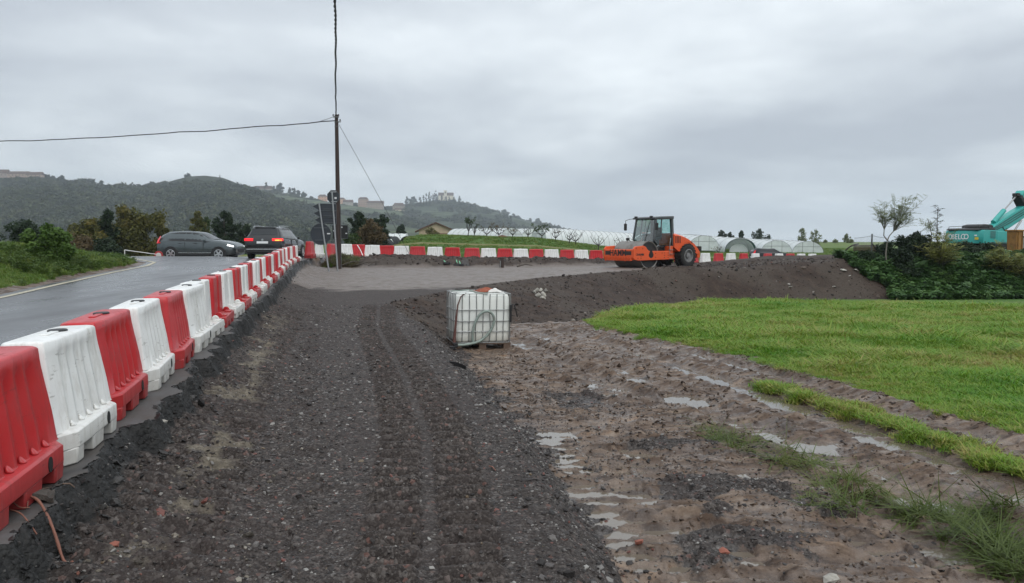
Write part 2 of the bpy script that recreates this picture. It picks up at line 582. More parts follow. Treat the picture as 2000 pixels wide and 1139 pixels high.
    up_r = (upper & ~mud) * ((1 - graded) * (.012 * fbm(x * 3, y * 3, 4, 51) + .014 * n3 * (r_near(x, y))) + graded * .014 * fbm(x * .8, y * 2.5, 4, 53))
    for poly, dep in ((TRACK_LANE, .052), (TRACK_LANE2, .034)):
        d, s = along(poly, x, y)
        k = sm((.42 - d) / .08) * sm((d - .03) / .05) * sm((fbm(x * .5, y * .5, 2, 78) + .6) / .4) * (1 - graded)
        up_r = up_r + (upper & ~mud) * k * (dep * np.sin(s * 2 * np.pi / .24 + .9 * n1) - .008)
    up_r = up_r + np.clip(mound * 1.6, 0, 1) * upper * (.30 * fbm(x * 1.1, y * 1.1, 5, 57) + .16 * (x > -9) + .10) * 1.0
    up_r = up_r + right_soil * upper * (y > 30) * (.16 * fbm(x * .6, y * .6, 5, 58) + .10 * sm((dL + 3) / 2.5))
    h = h + np.where(slope, .06 * fbm(x * 1.4, y * 1.4, 5, 61) * sm(t * 6) * sm((1 - t) * 6) * (.6 + bank) + .018 * n3, 0)
    h = h + relief * (wl_ > 0) + up_r
    ed = main & (dx > 0.02) & (dx < 1.3) & upper
    h = h + np.where(ed, (.045 * fbm(x * 3.2, y * 3.2, 4, 63) + .012 * n3) * fade, 0)
    gr = (main & (ev > .3)) | ((e > 6.2) & far)
    h = h + np.where(gr, .06 * fbm(x * .8, y * .8, 4, 67), 0)
    h = h + np.where(mud & (grass > .3), .03 * fbm(x * 1.1, y * 1.1, 3, 69), 0)
    m.update(gravel=gravel, graded=graded, soil=soil, rubble=rub, asphalt=asp, grass=grass, onroad=onroad, mud=mud, slope=slope, upper=upper, bank=bank,
             verge=main & (ev > 0), e=e, dx=dx, dL=dL, dT=dT, far=far | lf)
    # lush or dry grass
    dry = np.clip(.5 + .9 * fbm(x * .35, y * .35, 4, 71), 0, 1)
    terr = sm((ef - 11.5) / 1.5) * (1 - sm((ef - 22) / 1.5))
    m['dry'] = np.where(far, np.clip(.12 + .25 * dry + .75 * terr + .35 * sm((ef - 60) / 30), 0, 1), dry)
    m['terrace'] = terr * far
    return h, m


def r_near(x, y):
    return 1 - sm((np.hypot(x, y) - 6) / 14)


def H(x, y):
    """height of the finished ground at one point"""
    return float(ground(np.array([float(x)]), np.array([float(y)]))[0][0])


# polar grid, finest where the picture is
th = np.radians(np.concatenate([np.linspace(-180, -50, 40)[:-1], np.linspace(-50, -37.5, 26)[:-1], np.linspace(-37.5, 37.5, 740), np.linspace(37.5, 50, 26)[1:], np.linspace(50, 180, 40)[1:]]))
rr = np.concatenate([np.geomspace(.5, 2.8, 24)[:-1], np.geomspace(2.8, 30, 600)[:-1], np.geomspace(30, 90, 130)[:-1], np.geomspace(90, 470, 60)])
TH, RR = np.meshgrid(th, rr, indexing='ij')
GX = RR * np.sin(TH); GY = RR * np.cos(TH)
GH, GM = ground(GX, GY)
nt_, nr_ = GX.shape
IDX = np.arange(nt_ * nr_).reshape(nt_, nr_)
QUADS = np.stack([IDX[:-1, :-1], IDX[1:, :-1], IDX[1:, 1:], IDX[:-1, 1:]], -1).reshape(-1, 4)[:, ::-1]
GV = np.stack([GX, GY, GH], -1).reshape(-1, 3)
flat = {k: np.asarray(v, float).ravel() for k, v in GM.items()}


def ground_material():
    k = NT('ground_cover')
    p = k.pos()
    A = {a: k.attr(a) for a in ('gravel', 'graded', 'soil', 'rubble', 'grass', 'asphalt', 'wet', 'dry')}
    jit = k.math('SUBTRACT', k.noise(p, 11, 5, .65), .5)

    def edge(m, amt=.7, lo=.35, hi=.65):
        s = k.math('ADD', m, k.math('MULTIPLY', jit, amt))
        return k.ramp(s, [(lo, 0), (hi, 1)])
    # wet clay
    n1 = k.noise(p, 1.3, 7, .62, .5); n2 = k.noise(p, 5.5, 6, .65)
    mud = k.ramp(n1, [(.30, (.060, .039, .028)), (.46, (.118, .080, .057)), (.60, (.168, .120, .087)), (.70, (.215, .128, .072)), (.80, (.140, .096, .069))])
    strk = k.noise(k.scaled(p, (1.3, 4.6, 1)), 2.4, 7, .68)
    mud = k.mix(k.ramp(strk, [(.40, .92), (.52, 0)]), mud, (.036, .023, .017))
    mud = k.mix(k.ramp(strk, [(.54, 0), (.70, .62)]), mud, (.285, .222, .170))  # pale streaks paint the wet sheen into the clay colour
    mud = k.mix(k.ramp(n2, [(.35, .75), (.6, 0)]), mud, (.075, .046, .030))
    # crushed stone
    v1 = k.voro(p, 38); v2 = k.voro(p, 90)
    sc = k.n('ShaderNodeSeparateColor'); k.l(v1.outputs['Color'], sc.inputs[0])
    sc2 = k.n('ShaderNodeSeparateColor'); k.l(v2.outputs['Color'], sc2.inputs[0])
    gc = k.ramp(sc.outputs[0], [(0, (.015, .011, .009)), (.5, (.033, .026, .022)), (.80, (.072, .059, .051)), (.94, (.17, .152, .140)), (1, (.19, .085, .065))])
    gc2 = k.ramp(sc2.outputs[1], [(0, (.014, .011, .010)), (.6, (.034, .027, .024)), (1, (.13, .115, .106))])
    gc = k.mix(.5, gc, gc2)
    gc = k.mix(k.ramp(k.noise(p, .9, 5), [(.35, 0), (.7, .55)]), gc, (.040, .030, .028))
    graded = k.ramp(k.math('ADD', k.math('MULTIPLY', k.noise(k.scaled(p, (.35, 1.9, 1)), 1.3, 7, .6), .6), k.math('MULTIPLY', k.noise(p, 7, 5, .7), .4)), [(.3, (.098, .078, .066)), (.55, (.148, .120, .102)), (.8, (.190, .160, .140))])
    soil = k.ramp(k.noise(p, 2.2, 8, .66), [(.28, (.018, .011, .008)), (.5, (.034, .021, .015)), (.68, (.056, .036, .025)), (.85, (.098, .063, .041))])
    big = k.ramp(k.noise(p, .22, 3), [(.46, 0), (.60, .75)])
    soil = k.mix(big, soil, k.ramp(k.noise(p, 9, 5, .7), [(.3, (.038, .029, .022)), (.6, (.068, .053, .042)), (.9, (.13, .104, .080))]))
    rub = k.ramp(k.noise(p, 16, 6, .72), [(.28, (.055, .046, .036)), (.5, (.135, .115, .088)), (.75, (.25, .22, .175))])
    asp = k.ramp(k.noise(p, 20, 5), [(.3, (.010, .010, .010)), (.7, (.028, .027, .026))])
    # grass: the turf under the blades
    gdry = k.math('ADD', A['dry'], k.math('MULTIPLY', k.math('SUBTRACT', k.noise(p, 2.5, 5), .5), .6))
    gr = k.ramp(gdry, [(.25, (.055, .125, .014)), (.55, (.092, .145, .022)), (.9, (.150, .140, .040))])
    gr = k.mix(k.ramp(k.noise(p, 14, 4, .7), [(.35, .5), (.6, 0)]), gr, (.030, .052, .010))
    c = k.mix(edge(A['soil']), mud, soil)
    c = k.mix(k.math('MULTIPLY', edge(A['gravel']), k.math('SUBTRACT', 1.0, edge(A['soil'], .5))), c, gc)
    c = k.mix(edge(A['graded'], .9, .25, .8), c, graded)
    c = k.mix(edge(A['rubble'], 1.1, .35, .75), c, rub)
    c = k.mix(edge(A['asphalt'], .9), c, asp)
    c = k.mix(edge(A['grass'], .5), c, gr)
    bare = k.math('SUBTRACT', 1.0, k.math('MAXIMUM', A['grass'], A['gravel']), True)
    wet = k.math('MAXIMUM', k.math('MULTIPLY', A['wet'], k.ramp(k.noise(p, 3.2, 5, .6), [(.34, 0), (.54, 1)])), k.math('MULTIPLY', k.ramp(k.noise(k.scaled(p, (1, 2.6, 1)), 1.9, 6, .62), [(.44, 0), (.56, .9)]), bare))
    rough = k.math('SUBTRACT', k.math('SUBTRACT', .78, k.math('MULTIPLY', wet, .52)), k.math('MULTIPLY', k.math('MAXIMUM', A['graded'], A['asphalt']), .16))
    hb = k.math('ADD', k.math('MULTIPLY', k.math('SUBTRACT', 1.0, v1.outputs['Distance']), k.math('MULTIPLY', A['gravel'], .8)), k.noise(p, 24, 5, .7))
    nb = k.bump(hb, .75, .02)
    nb = k.bump(k.noise(p, 5, 5, .6), .55, .05, nb)
    return k.set(c, rough, 0, nb, k.math('ADD', .25, k.math('MULTIPLY', wet, .35)))


M_GROUND = ground_material()


def road_material():
    k = NT('wet_asphalt'); p = k.pos()
    c = k.ramp(k.noise(p, 60, 3, .7), [(.3, (.074, .075, .080)), (.7, (.122, .123, .130))])
    c = k.mix(k.ramp(k.noise(k.scaled(p, (1.6, .35, 1)), .8, 5), [(.4, 0), (.65, .6)]), c, (.062, .063, .068))
    c = k.mix(k.math('MULTIPLY', k.attr('asphalt'), k.ramp(k.noise(p, 4, 6, .7), [(.35, .35), (.6, .9)])), c, (.060, .050, .042))
    crack = k.ramp(k.voro(k.scaled(p, (.16, .07, .1)), 1.0, 'DISTANCE_TO_EDGE').outputs['Distance'], [(0, .7), (.006, 0)])
    c = k.mix(crack, c, (.018, .018, .019))
    r = k.ramp(k.noise(k.scaled(p, (.9, .22, 1)), 1.1, 6, .6), [(.35, .20), (.65, .46)])
    r = k.math('ADD', r, k.math('MULTIPLY', k.attr('asphalt'), .38), True)
    nb = k.bump(k.noise(p, 90, 3), .18, .006)
    nb = k.bump(k.noise(p, 2.2, 4), .03, .05, nb)
    return k.set(c, r, 0, nb, .55)


M_ROAD = road_material()

wetm = np.where(flat['mud'] > 0, 1 - sm((flat['relief'] + .035) / .05), 0)
wetm = np.maximum(wetm, .35 * flat['graded'])
ATT = dict(gravel=flat['gravel'], graded=flat['graded'], soil=flat['soil'], rubble=flat['rubble'], grass=flat['grass'], asphalt=flat['asphalt'], wet=wetm, dry=flat['dry'])


def zone_mesh(name, qmask, mt, dz=0.0, hcol=None, kind='structure', label=None):
    q = QUADS[qmask]
    ids, inv = np.unique(q, return_inverse=True)
    V = GV[ids].copy()
    if hcol is not None:
        V[:, 2] = hcol[ids]
    V[:, 2] += dz
    me = np_mesh(name, V, inv.reshape(-1, 4), mt, True)
    for a, arr in ATT.items():
        at = me.attributes.new(a, 'FLOAT', 'POINT'); at.data.foreach_set('value', arr[ids].astype(np.float32))
    o = link(name, me); o['kind'] = kind
    return o


def qany(a): return a[QUADS].any(axis=1)
def qall(a): return a[QUADS].all(axis=1)


on = flat['onroad'] > 0
z_up = (flat['upper'] > 0)
q_slope = qany(flat['slope'] > 0)
q_up = qall(z_up) & ~q_slope
q_grass = (flat['grass'][QUADS].mean(axis=1) > .5) & ~q_slope & ~q_up
q_verge = q_grass & qany(flat['verge'] > 0)
q_far = q_grass & qany(flat['far'] > 0) & ~q_verge
q_mead = q_grass & ~q_verge & ~q_far
rest = ~(q_slope | q_up | q_grass)
q_mud = rest & qany(flat['mud'] > 0)
q_base = rest & ~q_mud
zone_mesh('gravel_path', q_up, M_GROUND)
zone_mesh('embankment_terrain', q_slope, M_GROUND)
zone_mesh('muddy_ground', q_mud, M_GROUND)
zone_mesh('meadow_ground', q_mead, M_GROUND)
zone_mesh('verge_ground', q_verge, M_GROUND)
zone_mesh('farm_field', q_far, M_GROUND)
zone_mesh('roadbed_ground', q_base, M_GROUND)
ids_on = on
zone_mesh('road', qall(on), M_ROAD, .006)

# standing water in the low spots of the clay
k = NT('muddy_water')
k.set(k.mix(k.noise(k.pos(), 1.5, 3), (.10, .085, .070), (.17, .135, .10)), .04, 0, k.bump(k.noise(k.pos(), 9, 2), .02, .01), .8)
WLVL = -.046
wz = zlow(GV[:, 1]) + WLVL
low_spot = (flat['mud'] > 0) & (flat['relief'] < WLVL + .004) & (flat['grass'] < .4) & (GV[:, 1] < 22)
zone_mesh('puddle_water', qany(low_spot), k.m, 0, wz)

# painted edge line of the road
def edge_strip():
    ys = np.concatenate([np.linspace(2, 31.7, 120), np.linspace(31.8, 44, 70)])
    V = []; Q = []
    for i, yv in enumerate(ys):
        y0, y1 = ys[max(i - 1, 0)], ys[min(i + 1, len(ys) - 1)]
        c = Vector((np.interp(yv, EDGE_Y, EDGE_X), yv, 0)); d = Vector((np.interp(y1, EDGE_Y, EDGE_X) - np.interp(y0, EDGE_Y, EDGE_X), y1 - y0, 0)).normalized()
        nrm = Vector((d.y, -d.x, 0))
        for off in (.28, .44):
            q = c + nrm * off
            V.append((q.x, q.y, float(z_road(np.array([q.x]), np.array([q.y]))[0]) + .016))
        if i:
            a = 2 * i
            Q.append((a - 2, a - 1, a + 1, a))
    kk = NT('worn_road_paint'); p = kk.pos()
    kk.set(kk.mix(kk.ramp(kk.noise(p, 14, 6, .7), [(.42, 0), (.7, .7)]), (.42, .38, .27), (.13, .12, .11)), .5)
    o = link('road_marking', np_mesh('road_marking', V, Q, kk.m, True)); o['kind'] = 'structure'


edge_strip()

# ================================================================== HILLS
RIDGES = [
    ('wooded_hill', 1350, [(-700, 380), (-300, 356), (0, 353), (90, 353), (140, 359), (200, 364), (250, 367), (300, 367), (350, 354), (375, 348), (405, 346), (440, 350), (470, 361), (500, 374), (540, 390), (600, 412), (660, 436), (720, 462), (760, 478)], 1),
    ('vineyard_hill', 1750, [(300, 480), (380, 440), (440, 395), (480, 374), (520, 373), (560, 380), (600, 387), (660, 398), (700, 404), (740, 409), (780, 414), (820, 428), (870, 446), (930, 472), (960, 480)], 2),
    ('church_hill', 2350, [(560, 480), (640, 425), (700, 412), (740, 406), (780, 401), (800, 398), (840, 395), (870, 394), (900, 398), (930, 405), (960, 413), (1000, 425), (1040, 435), (1070, 442), (1100, 449), (1160, 462), (1260, 476)], 3),
]


def hill_h(ridge, u, d):
    """height of a hill at lateral slope u = x / y and distance d along y"""
    name, dc, prof, s = ridge
    px = 1000 + u * F
    py = np.interp(px, [q[0] for q in prof], [q[1] for q in prof])
    zc = CAM_H + (475 - py) * dc / F
    d0 = dc * .42
    t = np.clip((d - d0) / (dc - d0), 0, 1)
    body = zc * (t * .55 + .45 * sm(t))
    gul = np.clip(t * (1 - t) * 4, 0, 1)
    x = u * d
    body = body + gul * zc * .16 * fbm(x / 190, d / 150, 4, 80 + s)
    back = np.clip((d - dc) / 500, 0, 1)
    return body * (1 - .7 * back * back) - 6 * (t <= 0)


def hill_material(name, base, alt, terrace):
    k = NT(name); p = k.pos()
    c = k.ramp(k.noise(p, .012, 8, .62), [(.32, base), (.66, alt)])
    c = k.mix(k.ramp(k.noise(p, .05, 6, .7), [(.4, .7), (.62, 0)]), c, tuple(v * .45 for v in base))
    if terrace:
        sp = k.n('ShaderNodeSeparateXYZ'); k.l(p, sp.inputs[0])
        zz = k.math('ADD', sp.outputs[2], k.math('MULTIPLY', k.noise(p, .006, 3), 26))
        st = k.math('SINE', k.math('MULTIPLY', zz, 1.15))
        c = k.mix(k.math('MULTIPLY', k.ramp(st, [(.1, 0), (.75, .65)]), k.ramp(k.noise(p, .004, 2), [(.42, 0), (.58, 1)])), c, tuple(min(1, v * 2.0) for v in alt))
    return k.set(c, .95, 0, k.bump(k.noise(p, .09, 6, .7), .8, 4.0), .1)


HM = [hill_material('hill_wood_cover', (.022, .030, .017), (.040, .046, .026), False), hill_material('hill_vine_cover', (.036, .050, .026), (.066, .082, .040), True),
      hill_material('church_hill_cover', (.030, .042, .024), (.052, .066, .034), True)]
for (ridge, hm) in zip(RIDGES, HM):
    name, dc, prof, s = ridge
    us = np.linspace((prof[0][0] - 1000) / F, (prof[-1][0] - 1000) / F, 300)
    ds = np.concatenate([np.linspace(dc * .40, dc, 120), np.linspace(dc + 15, dc + 500, 24)])
    U, D = np.meshgrid(us, ds, indexing='ij')
    Z = hill_h(ridge, U, D)
    a, b = U.shape; ii = np.arange(a * b).reshape(a, b)
    Q = np.stack([ii[:-1, :-1], ii[1:, :-1], ii[1:, 1:], ii[:-1, 1:]], -1).reshape(-1, 4)
    o = link(name, np_mesh(name, np.stack([U * D, D, Z], -1).reshape(-1, 3), Q, hm, True)); o['kind'] = 'structure'
# plain that carries the land on to the horizon
k = NT('distant_plain_cover')
k.set(k.ramp(k.noise(k.pos(), .01, 6), [(.35, (.030, .044, .018)), (.65, (.055, .075, .028))]), .95)
pr = np.geomspace(440, 6000, 24); pt = np.radians(np.linspace(-180, 180, 97))
PT, PR = np.meshgrid(pt, pr, indexing='ij'); ii = np.arange(PT.size).reshape(PT.shape)
pz = np.interp(PR, [440, 480, 700, 6000], [-3.0, -.4, 0, 0])
Q = np.stack([ii[:-1, :-1], ii[1:, :-1], ii[1:, 1:], ii[:-1, 1:]], -1).reshape(-1, 4)[:, ::-1]
o = link('terrain', np_mesh('terrain', np.stack([PR * np.sin(PT), PR * np.cos(PT), pz], -1).reshape(-1, 3), Q, k.m, True)); o['kind'] = 'structure'

# ------------------------------------------------------------------ haze
k = NT('damp_air')
k.t.nodes.remove(k.b)
pv = k.n('ShaderNodeVolumePrincipled'); pv.inputs['Color'].default_value = (.84, .91, 1.0, 1); pv.inputs['Density'].default_value = .00020; pv.inputs['Anisotropy'].default_value = .2
k.l(pv.outputs[0], k.out.inputs['Volume'])
mb = MB().box((-6400, -6400, -8), (6400, 6400, 330))
tag(mb.build('haze', k.m), kind='stuff')
# ================================================================== ROAD BARRIERS
def plastic(name, col, scuff):
    k = NT(name); p = k.objc(); r = k.rnd()
    off = k.n('ShaderNodeVectorMath', operation='ADD'); k.l(p, off.inputs[0])
    cmb = k.n('ShaderNodeCombineXYZ'); k.l(k.math('MULTIPLY', r, 37.0), cmb.inputs[0]); k.l(k.math('MULTIPLY', r, 11.0), cmb.inputs[1]); k.l(cmb.outputs[0], off.inputs[1])
    q = off.outputs[0]
    c = k.mix(k.noise(q, 2.0, 4), tuple(v * .86 for v in col), col)
    fade = k.math('MULTIPLY', r, .22)
    c = k.mix(fade, c, tuple(min(1, v * .8 + .09) for v in col))
    sp = k.n('ShaderNodeSeparateXYZ'); k.l(p, sp.inputs[0])
    # road grime collects as smears low on the plinth and in streaks
    low = k.ramp(k.math('ADD', sp.outputs[2], k.math('MULTIPLY', k.noise(q, 7, 6, .7), .30)), [(.20, .95), (.50, 0)])
    c = k.mix(k.math('MULTIPLY', low, .55), c, scuff)
    st = k.ramp(k.noise(k.scaled(q, (9, 9, 1.2)), 1.4, 7, .7), [(.50, 0), (.68, .50)])
    c = k.mix(st, c, scuff)
    sc = k.ramp(k.noise(k.scaled(q, (2.5, 6, 9)), 2.2, 8, .75), [(.60, 0), (.64, .5)])
    c = k.mix(sc, c, tuple(v * .55 for v in scuff))
    return k.set(c, k.math('ADD', .30, k.math('MULTIPLY', st, .4)), 0, k.bump(k.noise(q, 5, 4), .12, .02), .45)


M_RED = plastic('red_barrier_plastic', (.50, .010, .016), (.19, .045, .040))
M_WHITE = plastic('white_barrier_plastic', (.80, .80, .78), (.36, .33, .28))
M_BLACKP = simple('black_plastic', (.012, .012, .013), .45)
M_HOLE = simple('dark_recess', (.008, .008, .008), .8)


def barrier_body(L=1.10, Hh=.90, base_w=.50, top_w=.27, low_w=.40, ribs=5):
    """hollow moulded plastic barrier: chamfered plinth on feet, tapering ribbed body"""
    mb = MB()
    # body perimeter with ribbed long sides
    def ring(z, lx, wy, cham, depth, flutes):
        pts = []
        hx, hy = lx / 2, wy / 2
        span = hx - cham
        n = ribs
        side = []
        for i in range(n):
            c = -span * .80 + (i + .5) * (2 * span * .80 / n)
            w = span * .80 / n
            for o, dd in ((-.92, 0), (-.48, 1), (.18, 1), (.62, 0)):
                side.append((c + o * w, dd))
        for x, dd in side:
            pts.append((x, -hy + dd * depth * flutes, z))
        pts += [(hx - cham, -hy, z), (hx - cham * .25, -hy + cham * .6, z), (hx, -hy + cham * 1.1, z), (hx, 0, z), (hx, hy - cham * 1.1, z), (hx - cham * .25, hy - cham * .6, z)]
        for x, dd in reversed(side):
            pts.append((x, hy - dd * depth * flutes, z))
        pts += [(-hx + cham, hy, z), (-hx + cham * .25, hy - cham * .6, z), (-hx, hy - cham * 1.1, z), (-hx, 0, z), (-hx, -hy + cham * 1.1, z), (-hx + cham * .25, -hy + cham * .6, z)]
        return pts
    zb = .245
    lv = [(zb, .985, low_w, .06, .0, 0), (zb + .012, .975, low_w - .01, .06, .020, 1), (zb + .20, .95, low_w - .045, .058, .020, 1), (.62, .90, top_w + .045, .05, .020, 1), (Hh - .14, .868, top_w + .012, .045, .018, 1),
          (Hh - .085, .86, top_w + .004, .045, .0, 0), (Hh - .018, .85, top_w - .004, .043, 0, 0), (Hh - .004, .835, top_w - .022, .04, 0, 0), (Hh, .80, top_w - .05, .035, 0, 0)]
    rings = [ring(z, L * lx, wy, ch, dp, fl) for z, lx, wy, ch, dp, fl in lv]
    n = len(rings[0]); vs = [p for r in rings for p in r]; fs = []
    for i in range(len(rings) - 1):
        for k_ in range(n):
            fs.append((i * n + k_, i * n + (k_ + 1) % n, (i + 1) * n + (k_ + 1) % n, (i + 1) * n + k_))
    fs.append(tuple(range((len(rings) - 1) * n, len(rings) * n)))
    mb.add(vs, fs)
    # grip notch ridge on the top and hinge lugs at the ends
    mb.cbox((0, 0, Hh + .004), (.30, .05, .012))
    for sx in (-1, 1):
        mb.cbox((sx * L * .44, 0, .50), (.06, .07, .07)); mb.cbox((sx * L * .425, 0, .74), (.05, .07, .07))
    return mb


def barrier_plinth(L=1.10, base_w=.50):
    mb = MB()
    hx, hy = L / 2, base_w / 2
    c = .10

    def octa(z, s=0.0):
        x, y = hx - s, hy - s
        return [(-x + c * 1.5, -y, z), (x - c * 1.5, -y, z), (x, -y + c, z), (x, y - c, z), (x - c * 1.5, y, z), (-x + c * 1.5, y, z), (-x, y - c, z), (-x, -y + c, z)]
    rs = [octa(.11), octa(.225), octa(.240, .006), octa(.250, .03)]
    vs = [p for r in rs for p in r]; fs = []
    for i in range(3):
        for k_ in range(8):
            fs.append((i * 8 + k_, i * 8 + (k_ + 1) % 8, (i + 1) * 8 + (k_ + 1) % 8, (i + 1) * 8 + k_))
    fs += [tuple(range(7, -1, -1)), tuple(range(24, 32))]
    mb.add(vs, fs)
    # feet between the fork slots, set a little inside the plinth's chamfer
    for fx, w in ((-.40, .20), (0, .22), (.40, .20)):
        x0, x1 = (fx - w / 2) * L / 1.1, (fx + w / 2) * L / 1.1
        y = hy - .004
        if abs(fx) > .1:
            s = 1 if fx > 0 else -1
            xo = fx * L / 1.1 + s * w / 2 * 1.25
            poly = [(fx * L / 1.1 - s * w / 2, -y), (fx * L / 1.1 + s * w * .1, -y), (xo, -y + c * .95), (xo, y - c * .95), (fx * L / 1.1 + s * w * .1, y), (fx * L / 1.1 - s * w / 2, y)]
        else:
            poly = [(x0, -y), (x1, -y), (x1, y), (x0, y)]
        m_ = len(poly)
        vs = [(px * .985, py * .97, 0) for px, py in poly] + [(px, py, .12) for px, py in poly]
        mb.add(vs, [tuple(range(m_)), tuple(range(2 * m_ - 1, m_ - 1, -1))] + [(i, (i + 1) % m_, m_ + (i + 1) % m_, m_ + i) for i in range(m_)])
    # little buttresses where the ribs meet the plinth
    for sy in (-1, 1):
        for i in range(5):
            x = -.31 + i * .155
            mb.add([(x - .022, sy * (hy - .035), .249), (x + .022, sy * (hy - .035), .249), (x + .022, sy * (hy - .075), .249), (x - .022, sy * (hy - .075), .249), (x - .018, sy * (hy - .073), .30), (x + .018, sy * (hy - .073), .30)],
                   [(0, 1, 2, 3), (0, 1, 5, 4), (2, 3, 4, 5), (1, 2, 5), (0, 3, 4)])
    return mb


def slab_body(L=1.10, Hh=.92):
    """the second pattern in the row: a slim upright wall on a wide plinth with a lug at its end"""
    mb = MB()
    lv = [(.20, .94, .24), (.23, .93, .235), (.50, .90, .225), (Hh - .10, .87, .215), (Hh - .02, .86, .21), (Hh, .84, .18)]
    vs = []; n = 0
    for z, lx, wy in lv:
        hx, hy = L * lx / 2, wy / 2
        c = .03
        ring = []
        for sx, sy in ((-1, -1), (1, -1), (1, 1), (-1, 1)):
            pa = (sx * (hx - c), sy * hy, z); pb = (sx * hx, sy * (hy - c), z)
            ring += [pb, pa] if sx * sy > 0 else [pa, pb]
        # a shallow channel half way along both faces
        ring = ring[0:2] + [(-.10, -hy, z), (-.07, -hy + .03, z), (.07, -hy + .03, z), (.10, -hy, z)] + ring[2:6] + [(.10, hy, z), (.07, hy - .03, z), (-.07, hy - .03, z), (-.10, hy, z)] + ring[6:8]
        n = len(ring); vs += ring
    fs = []
    for i in range(len(lv) - 1):
        for k_ in range(n):
            fs.append((i * n + k_, i * n + (k_ + 1) % n, (i + 1) * n + (k_ + 1) % n, (i + 1) * n + k_))
    fs.append(tuple(range((len(lv) - 1) * n, len(lv) * n)))
    mb.add(vs, fs)
    for sx in (-1, 1):
        lug = [(.055 * math.cos(t) , .20 + .085 * math.sin(t)) for t in np.linspace(0, math.pi, 9)]
        M = Matrix.Translation((sx * L * .40, -.17, 0)) @ Matrix.Rotation(math.radians(90), 4, 'Z')
        mb.prism(lug, -.018, .018, M); mb.prism(lug, -.018, .018, Matrix.Translation((0, .34, 0)) @ M)
    return mb


def slab_plinth(L=1.10):
    mb = MB()
    mb.box((-L * .47, -.29, .09), (L * .47, .29, .205), taper=(.985, .96))
    for fx in (-.38, 0, .38):
        mb.box((fx - .10, -.285, 0), (fx + .10, .285, .095))
    for sx in (-.3, .3):
        for sy in (-1, 1):
            mb.box((sx - .09, sy * .22 - .05, .20), (sx + .09, sy * .22 + .05, .232))
    return mb


BAR_ME = {}
for cname, mt in (('red', M_RED), ('white', M_WHITE)):
    BAR_ME[cname, 'body', 0] = barrier_body().mesh('body', mt, 32)
    BAR_ME[cname, 'plinth', 0] = barrier_plinth().mesh('plinth', mt, 25)
    BAR_ME[cname, 'body', 1] = slab_body().mesh('body', mt, 32)
    BAR_ME[cname, 'plinth', 1] = slab_plinth().mesh('plinth', mt, 25)
cap = MB()
cap.lathe([(.056, 0), (.060, .004), (.060, .014), (.052, .020), (.02, .020)], 18, Matrix.Rotation(math.radians(90), 4, 'X'))
ME_CAP = cap.mesh('filler_cap', M_BLACKP, 40)
hole = MB(); hole.lathe([(.001, -.004), (.030, -.004), (.030, .003), (.001, .003)], 16, Matrix.Diagonal((1, 1, 1.7, 1)), caps=False)
ME_HOLE = hole.mesh('lifting_hole', M_HOLE, 40)


def new_barrier(colour, kind):
    t = thing('road_barrier', '', 'barrier')
    bo = link('body', BAR_ME[colour, 'body', kind], t); b = bo.modifiers.new('bevel', 'BEVEL'); b.width = .012; b.segments = 2; b.limit_method = 'ANGLE'; b.angle_limit = math.radians(40)
    po = link('plinth', BAR_ME[colour, 'plinth', kind], t); b = po.modifiers.new('bevel', 'BEVEL'); b.width = .012; b.segments = 2; b.limit_method = 'ANGLE'; b.angle_limit = math.radians(40)
    c = link('filler_cap', ME_CAP, t); c.location = (.10, 0, .896 if kind == 0 else .916)
    if kind == 0:
        for sy in (-1, 1):
            h = link('lifting_hole', ME_HOLE, t); h.location = (.20, sy * .2505, .165)
    return t


PROTO = {(c, k_): None for c in ('red', 'white') for k_ in (0, 1)}


def put_barrier(colour, kind, x, y, z, rz, label, group, tilt=(0, 0), s=1.0, zs=1.0):
    p = PROTO[colour, kind]
    if p is None:
        o = PROTO[colour, kind] = new_barrier(colour, kind)
    else:
        o = copy_tree(p)
    o.location = (x, y, z); o.rotation_euler = (tilt[0], tilt[1], rz); o.scale = (s, s, s * zs)
    o['label'] = label; o['group'] = group
    return o


ORD = ['nearest', 'second', 'third', 'fourth', 'fifth', 'sixth', 'seventh', 'eighth', 'ninth', 'tenth', 'eleventh', 'twelfth', 'thirteenth', 'fourteenth', 'fifteenth', 'sixteenth', 'seventeenth', 'eighteenth', 'nineteenth',
       'twentieth', 'twenty-first', 'twenty-second', 'twenty-third', 'twenty-fourth', 'twenty-fifth', 'twenty-sixth', 'twenty-seventh', 'twenty-eighth', 'twenty-ninth', 'thirtieth', 'thirty-first', 'thirty-second']
# the roadside row: colours read off the photograph from the near end
SEQ = 'RWRWRWWRWRWRWRWRWRRWRWRWRWRW'
yv = 3.74; i = 0
GROUP_A = 'plastic barriers in the row along the road edge'
while yv < 39.5 and i < len(SEQ):
    x = float(np.interp(yv, ROW_Y, ROW_X)); x2 = float(np.interp(yv + .5, ROW_Y, ROW_X)); x1 = float(np.interp(yv - .5, ROW_Y, ROW_X))
    rz = math.atan2(1.0, x2 - x1)
    z = float(z_road(np.array([x]), np.array([yv]))[0]) + .007
    kind = 0 if i < 6 else 1
    col = 'red' if SEQ[i] == 'R' else 'white'
    slope = math.atan2(float(z_road(np.array([x2]), np.array([yv + .5]))[0]) - float(z_road(np.array([x1]), np.array([yv - .5]))[0]), math.hypot(1, x2 - x1))
    extra = {0: ' beside the cut asphalt, at the frame edge', 5: ', last ribbed one', 6: ', first slim one'}.get(i, '')
    lab = f"{col} {'ribbed' if kind == 0 else 'slim'} barrier, {ORD[i]}{'' if i == 0 else ' from the near end'} in roadside row{extra}"
    jx = random.uniform(-.02, .04)
    put_barrier(col, kind, x + jx, yv, z, rz + random.uniform(-.04, .04), lab, GROUP_A, (random.uniform(-.02, .02), -slope + random.uniform(-.015, .015)), zs=.845 if kind == 0 else .82)
    yv += 1.08 if i < 6 else 1.25
    i += 1
N_ROW = i
